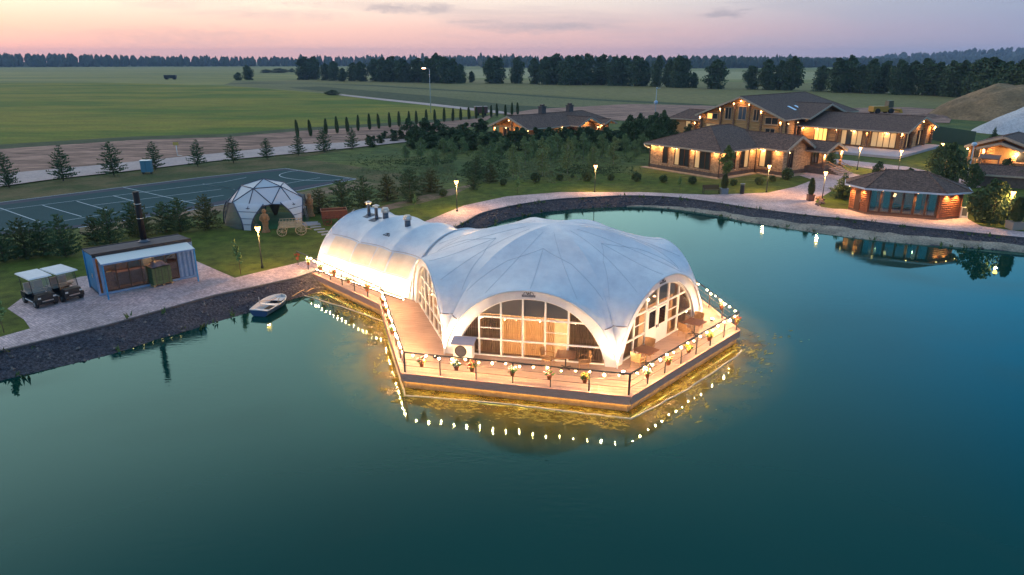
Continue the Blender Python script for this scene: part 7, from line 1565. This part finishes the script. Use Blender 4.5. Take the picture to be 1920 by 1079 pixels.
# dark evergreens massed left of and in front of the far log house
dg = 'dark evergreens massed before the far log house'; rb = random.Random(17)
for i in range(58):
    x = 765 + 490 * (i + rb.random()) / 58; row = i % 3; y = 262 + row * 9 + rb.uniform(-3, 3) + (4 if x > 900 else 0); h = rb.uniform(30, 46) - (6 if x < 880 else 0) - (4 if row == 2 else 0) 
    if 1160 < x: h += 6; y -= 2
    if row == 0 and 910 < x < 1130: h = rb.uniform(22, 30)
    if x > 1120 and x < 1180: h -= 8
    if 905 < x < 1150: h = min(h, y - 241 - (6 if x < 960 else 0))
    h = max(h, 16)
    tree('dark%d' % (i % 2), x, y, h, 'dark evergreen, %s from the left in the %s row of the thick belt' % (ordn(i // 3), ['back', 'middle', 'front'][row]), rb.uniform(34, 48), dg)
for x, y, h, w_, lb in [(1240, 262, 52, 34, 'tallest dark evergreen left of the stone house roof'), (1222, 268, 42, 34, 'dark evergreen just left of the stone house eave'), (1262, 255, 28, 26, 'dark evergreen before the small left wing of the log house'), (1290, 258, 24, 20, 'small evergreen between stone roof and log house gable')]: tree('dark1', x, y, h, lb, w_, dg)
lg = 'low shrubs along the end of the gravel road'
for i, (x, y, h) in enumerate([(700, 276, 20), (712, 270, 16), (738, 266, 22), (750, 262, 18), (690, 268, 14), (722, 262, 15), (768, 275, 26), (790, 272, 28)]): tree('dark%d' % (i % 2), x, y, h, 'low dark bush at the far end of the gravel road, %s from the left' % ordn(i), h * 1.2, lg)
# birches on the meadow
for i, (x, y, h, w_) in enumerate([(790, 298, 38, 24), (848, 306, 46, 24), (870, 288, 30, 20), (905, 284, 34, 26), (962, 334, 62, 26), (985, 310, 52, 24), (1017, 332, 72, 28), (1032, 300, 44, 24), (1064, 326, 66, 28), (1094, 300, 50, 24), (1112, 318, 48, 22), (1150, 308, 50, 24), (1172, 292, 40, 22), (760, 300, 26, 20), (815, 312, 34, 22), (832, 290, 30, 22), (920, 306, 40, 24), (940, 296, 38, 22), (1000, 296, 40, 24), (1045, 296, 44, 24), (1078, 296, 40, 22), (1128, 296, 44, 24), (1190, 300, 36, 22), (900, 318, 44, 26), (1205, 286, 34, 22)]):
    tree('birch%d' % (i % 2), x, y, h, 'slender young birch, %s from the left on the rough meadow' % ordn(i), w_, 'young birches on the rough meadow')
# planted conifers on the promenade
potm = mat('planter_grey', (.16, .19, .22), .7); potb = mat('planter_brown', (.22, .11, .08), .7); potp = mat('planter_pale', (.34, .26, .22), .8)
def planter(px, py, w_, h, m_, label):
    b_ = at(px, py); t_ = thing('planter', label, 'planter', (b_.x, b_.y, GZ)); mb = MB(); mb.box((0, 0, h / 2), (w_, w_, h), top=1.08); mb.build('box', m_, t_); mb = MB(); mb.box((0, 0, h + .01), (w_ * 1.14, w_ * 1.14, .05)); mb.build('rim', m_, t_); mb = MB(); mb.box((0, 0, h - .02), (w_ * .9, w_ * .9, .09)); mb.build('soil', bark_m, t_)
planter(1357, 364, .75, .6, potm, 'grey planter box right of the bench'); tree('thuja', 1357, 364, 27, 'small thuja growing in the grey planter by the bench', 12, z=.55)
planter(1519, 377, .62, .65, potb, 'brown planter at the tip of the island lawn'); tree('thuja', 1519, 377, 31, 'thuja growing in the brown planter at the island lawn', 12, z=.6)
planter(1901, 430, 1.0, .65, potp, 'pale wooden planter near the right edge'); tree('thuja', 1901, 430, 46, 'broad thuja in the pale planter near the right edge', 22, z=.6)
rocks = MB()
for i in range(16):
    p = at(1522 + rnd.uniform(0, 24), 380 + rnd.uniform(-8, 8)); rocks.ball((p.x, p.y, .12), rnd.uniform(.12, .3), 6, 4, .7)
rocks.build('edging_rocks', mat('warm_rock', (.34, .2, .14), .85, (.2, .12, .09), 3), None, kind='stuff', label='brown edging rocks beside the planter on the island lawn', category='rocks')
tree('spruce', 1577, 374, 47, 'broad spruce on the island lawn left of the pavilion', 42); tree('spruce', 1557, 312, 38, 'dark spruce behind the porch steps of the stone house', 22)
tree('leafy', 1360, 340, 64, 'lit leafy tree hiding the corner of the stone house', 36)
for x, y, h, w_, lb in [(1775, 345, 74, 70, 'large dark bush between terrace and right house'), (1755, 325, 50, 50, 'dark bush below the terrace corner'), (1858, 418, 78, 84, 'big round dark bush right of the pavilion'), (1820, 352, 44, 40, 'dark bush behind the pale mast'), (1906, 352, 30, 40, 'dark bush under the picket fence'), (1648, 330, 26, 26, 'bush poking up behind the left end of the pavilion roof'), (1705, 334, 18, 24, 'low bush behind the pavilion roof ridge'), (1830, 400, 40, 46, 'dark low bush at the pavilion right corner'), (1880, 340, 42, 34, 'bushy evergreen before the porch of the right house')]: tree('bigbush', x, y, h, lb, w_)
tree('spruce', 1862, 262, 22, 'small spruce at the foot of the gravel heap', 14)
# rough tufts on the meadow and weeds along the shore
def tufts(name, label, pts, mt, h0, h1, seed):
    rr = random.Random(seed); mb = MB()
    for p in pts:
        h = rr.uniform(h0, h1)
        for k in range(4):
            a = rr.random() * 6.283; d = Vector((math.cos(a) * h * .7, math.sin(a) * h * .7, h)); s2 = Vector((-math.sin(a), math.cos(a), 0)) * h * .22; q = p + Vector((rr.gauss(0, .1), rr.gauss(0, .1), 0)); mb.add([q - s2, q + s2, q + d], [(0, 1, 2)])
    return mb.build(name, mt, None, kind='stuff', label=label, category='grass')
rt = random.Random(91); pa, pb2 = [], []
while len(pa) + len(pb2) < 6500:
    fu, fv = rt.random(), rt.random()
    if rt.random() > min(1, 3.5 * fu, 4 * (1 - fu)) * min(1, 3 * fv, 3 * (1 - fv)) + .02: continue
    p = at(650 + 560 * fu, 284 + 62 * fv); v = noise.noise(p * .13)
    if v > .05: pa.append(p)
    elif v < -.05: pb2.append(p)
tufts('meadow_grass', 'paler seeding tufts on the rough meadow before the far log house', pa, mat('tuft_pale', (.15, .16, .07), .9), .07, .22, 1)
tufts('meadow_weeds', 'darker weed tufts on the rough meadow before the far log house', pb2, mat('tuft_dark', (.05, .075, .028), .9), .08, .24, 2)
sp_ = []
for i in range(len(Tf) - 1):
    if not (-30 < Tf[i].x < 60 and Tf[i].y > 28): continue
    for k in range(3):
        f = rt.choice((.05, .1, .93, .99)) + rt.uniform(-.04, .04); q = Tf[i].lerp(Wf[i], f)
        if noise.noise(q * .35) > .08 and abs(q.x + 13) > 3: sp_.append(q + Vector((rt.uniform(-.5, .5), rt.uniform(-.5, .5), 0)))
tufts('shore_weeds', 'scattered weeds along the stony pond bank', sp_, mat('shore_weed', (.06, .10, .03), .9), .15, .4, 3)
# tall trees beyond the crops
bl = [(574, 150, 41, 34), (592, 149, 40, 30), (612, 151, 30, 20), (628, 152, 35, 22), (644, 153, 23, 18), (664, 152, 32, 24), (676, 153, 35, 26), (702, 153, 40, 26), (718, 154, 43, 24), (738, 154, 45, 34), (756, 155, 42, 28), (766, 155, 26, 20), (784, 155, 43, 34), (802, 156, 44, 30), (817, 156, 53, 28), (834, 157, 47, 30), (850, 157, 44, 28), (863, 157, 34, 20), (885, 155, 20, 11),
      (917, 157, 46, 26), (932, 157, 48, 28), (970, 157, 47, 28), (1003, 158, 46, 24), (1022, 159, 50, 34), (1042, 159, 55, 32), (1062, 160, 52, 34), (1082, 160, 53, 32), (1100, 160, 56, 30), (1127, 160, 54, 34), (1150, 161, 51, 32), (1168, 161, 53, 34), (1190, 162, 54, 38), (1210, 162, 44, 26), (1230, 163, 55, 26), (1252, 164, 50, 26), (1268, 165, 57, 30), (1283, 165, 52, 26), (1299, 165, 27, 16), (1342, 167, 52, 38),
      (1406, 168, 42, 30), (1436, 169, 54, 32), (1460, 169, 52, 30), (1483, 170, 61, 36), (1538, 172, 46, 30), (1568, 174, 62, 34), (1590, 174, 66, 36), (1612, 175, 50, 30), (1634, 176, 62, 34), (1656, 176, 58, 34), (1680, 178, 62, 34), (1704, 178, 60, 36), (1728, 179, 66, 36), (1752, 180, 60, 38), (1776, 182, 64, 42), (1800, 183, 66, 42), (1826, 186, 74, 46), (1850, 190, 78, 50), (1878, 196, 76, 50), (1905, 202, 86, 56), (1930, 205, 90, 56), (1958, 210, 96, 60)]
for i, (x, y, h, w_) in enumerate(bl):
    nm = ['first', 'second'][0]
    tree('tall%d' % (i % 4), x, y, h + 1, 'tall tree beyond the crops, %s from the left in the long tree belt' % ordn(i), w_ * 1.12, 'tall trees in the belt beyond the crops')
tree('tall1', 465, 150.5, 27, 'lone dark tree standing in the far left field', 22); tree('bigbush', 448, 151, 14, 'dark bush left of the lone tree in the far field', 20); tree('bigbush', 624, 179, 9, 'low bush at the start of the pale farm track', 36)
for x, y, h, w_, lb in [(500, 137, 6, 34, 'left far hedge bush beyond the lone tree'), (524, 137, 8, 40, 'middle far hedge bush beyond the lone tree'), (548, 136, 7, 12, 'small far round bush beside the hedge'), (1835, 205, 34, 50, 'bushes at the foot of the right wood behind the earth heap'), (1920, 190, 40, 60, 'bushes rising behind the earth heap at the right edge')]: tree('bigbush', x, y, h, lb, w_)
for k_, (root, H, W_) in TPL.items():
    if k_ not in USED: 
        for c in list(root.children): bpy.data.objects.remove(c)
        bpy.data.objects.remove(root)
# pale ripe field seen through the tree belt
sheet('wheat_field', layered('ripe_wheat', [(.01, (1, 3, 1), (.34, .30, .14), (.25, .25, .11), .35, .65)], .95), [(560, 133), (900, 131), (1300, 134), (1960, 140), (1960, 153), (1500, 150), (1100, 148), (860, 146.5), (560, 146)], 0.04)
# forest on the distant ridges: each one mass
forest_m = leaf_mat('forest_leaves', (.024, .040, .022), (.045, .062, .032), .02)
def forest(pts, depth, seed, h0, rows_, step, label):
    rr = random.Random(seed); mb = MB()
    for i in range(len(pts) - 1):
        (x0, y0, t0), (x1, y1, t1) = pts[i], pts[i + 1]; n = max(1, int(math.hypot(x1 - x0, y1 - y0) / step))
        for j in range(n):
            f = (j + rr.random()) / n; x, y, tz = x0 + (x1 - x0) * f, y0 + (y1 - y0) * f, t0 + (t1 - t0) * f; d = Vector((x, y, 0)).normalized()
            for r_ in range(rows_):
                k = (r_ + rr.random() * .8) / rows_ * 1.2; hh = tz * (.35 * min(1, k / .3) if k < .3 else .35 + .55 * min(1, (k - .3) / .4)); c = Vector((x, y, 0)) + d * k * depth + Vector((rr.uniform(-3, 3), rr.uniform(-3, 3), 0)); H = h0 * rr.uniform(.72, 1.18) * (1.25 if rr.random() < .06 else 1); w_ = step * rr.uniform(.55, .95); base = len(mb.v); con = rr.random() < .5
                pr_ = [(.55, 0), (1, .25), (.75, .55), (.38, .82)] if con else [(.5, 0), (1, .35), (.92, .7), (.5, .93)]
                for q, z in pr_:
                    for s_ in range(5): a = s_ * 1.2566 + rr.random() * .6; e = q * w_ * rr.uniform(.75, 1.2); mb.v.append((c.x + e * math.cos(a), c.y + e * math.sin(a), hh - 1 + z * H * rr.uniform(.93, 1.07)))
                mb.v.append((c.x, c.y, hh + H))
                for l_ in range(3):
                    for s_ in range(5): mb.f.append((base + l_ * 5 + s_, base + l_ * 5 + (s_ + 1) % 5, base + (l_ + 1) * 5 + (s_ + 1) % 5, base + (l_ + 1) * 5 + s_)); mb.sm.append(False)
                for s_ in range(5): mb.f.append((base + 15 + s_, base + 15 + (s_ + 1) % 5, base + 20)); mb.sm.append(False)
    mb.build('distant_forest', forest_m, None, kind='stuff', label=label, category='forest')
forest(*RIDGES[0], 20, 6, 8.0, 'long dark blue forest edge on the left horizon')
forest(*RIDGES[1], 18, 5, 8.0, 'forest behind the tree belt in the middle distance')
forest(*RIDGES[2], 20, 5, 13.0, 'bluish wooded hills on the right horizon')
forest(*RIDGES[3], 18, 4, 11.0, 'wooded rise before the right hills')
# ---------------------------------------------------------------- haze
hz = MB(); hz.box((0, 1900, 48), (15000, 8600, 104)); ho = hz.build('haze', None, None, kind='stuff', label='thin evening haze over the fields', category='haze')
hm = bpy.data.materials.new('haze_air'); hm.use_nodes = True; t = hm.node_tree; t.nodes.clear(); pvn = t.nodes.new('ShaderNodeVolumePrincipled'); pvn.inputs['Color'].default_value = (0.52, 0.69, 1.0, 1); pvn.inputs['Density'].default_value = 0.00013; pvn.inputs['Anisotropy'].default_value = 0.0
oo = t.nodes.new('ShaderNodeOutputMaterial'); t.links.new(pvn.outputs[0], oo.inputs['Volume']); ho.data.materials.append(hm)
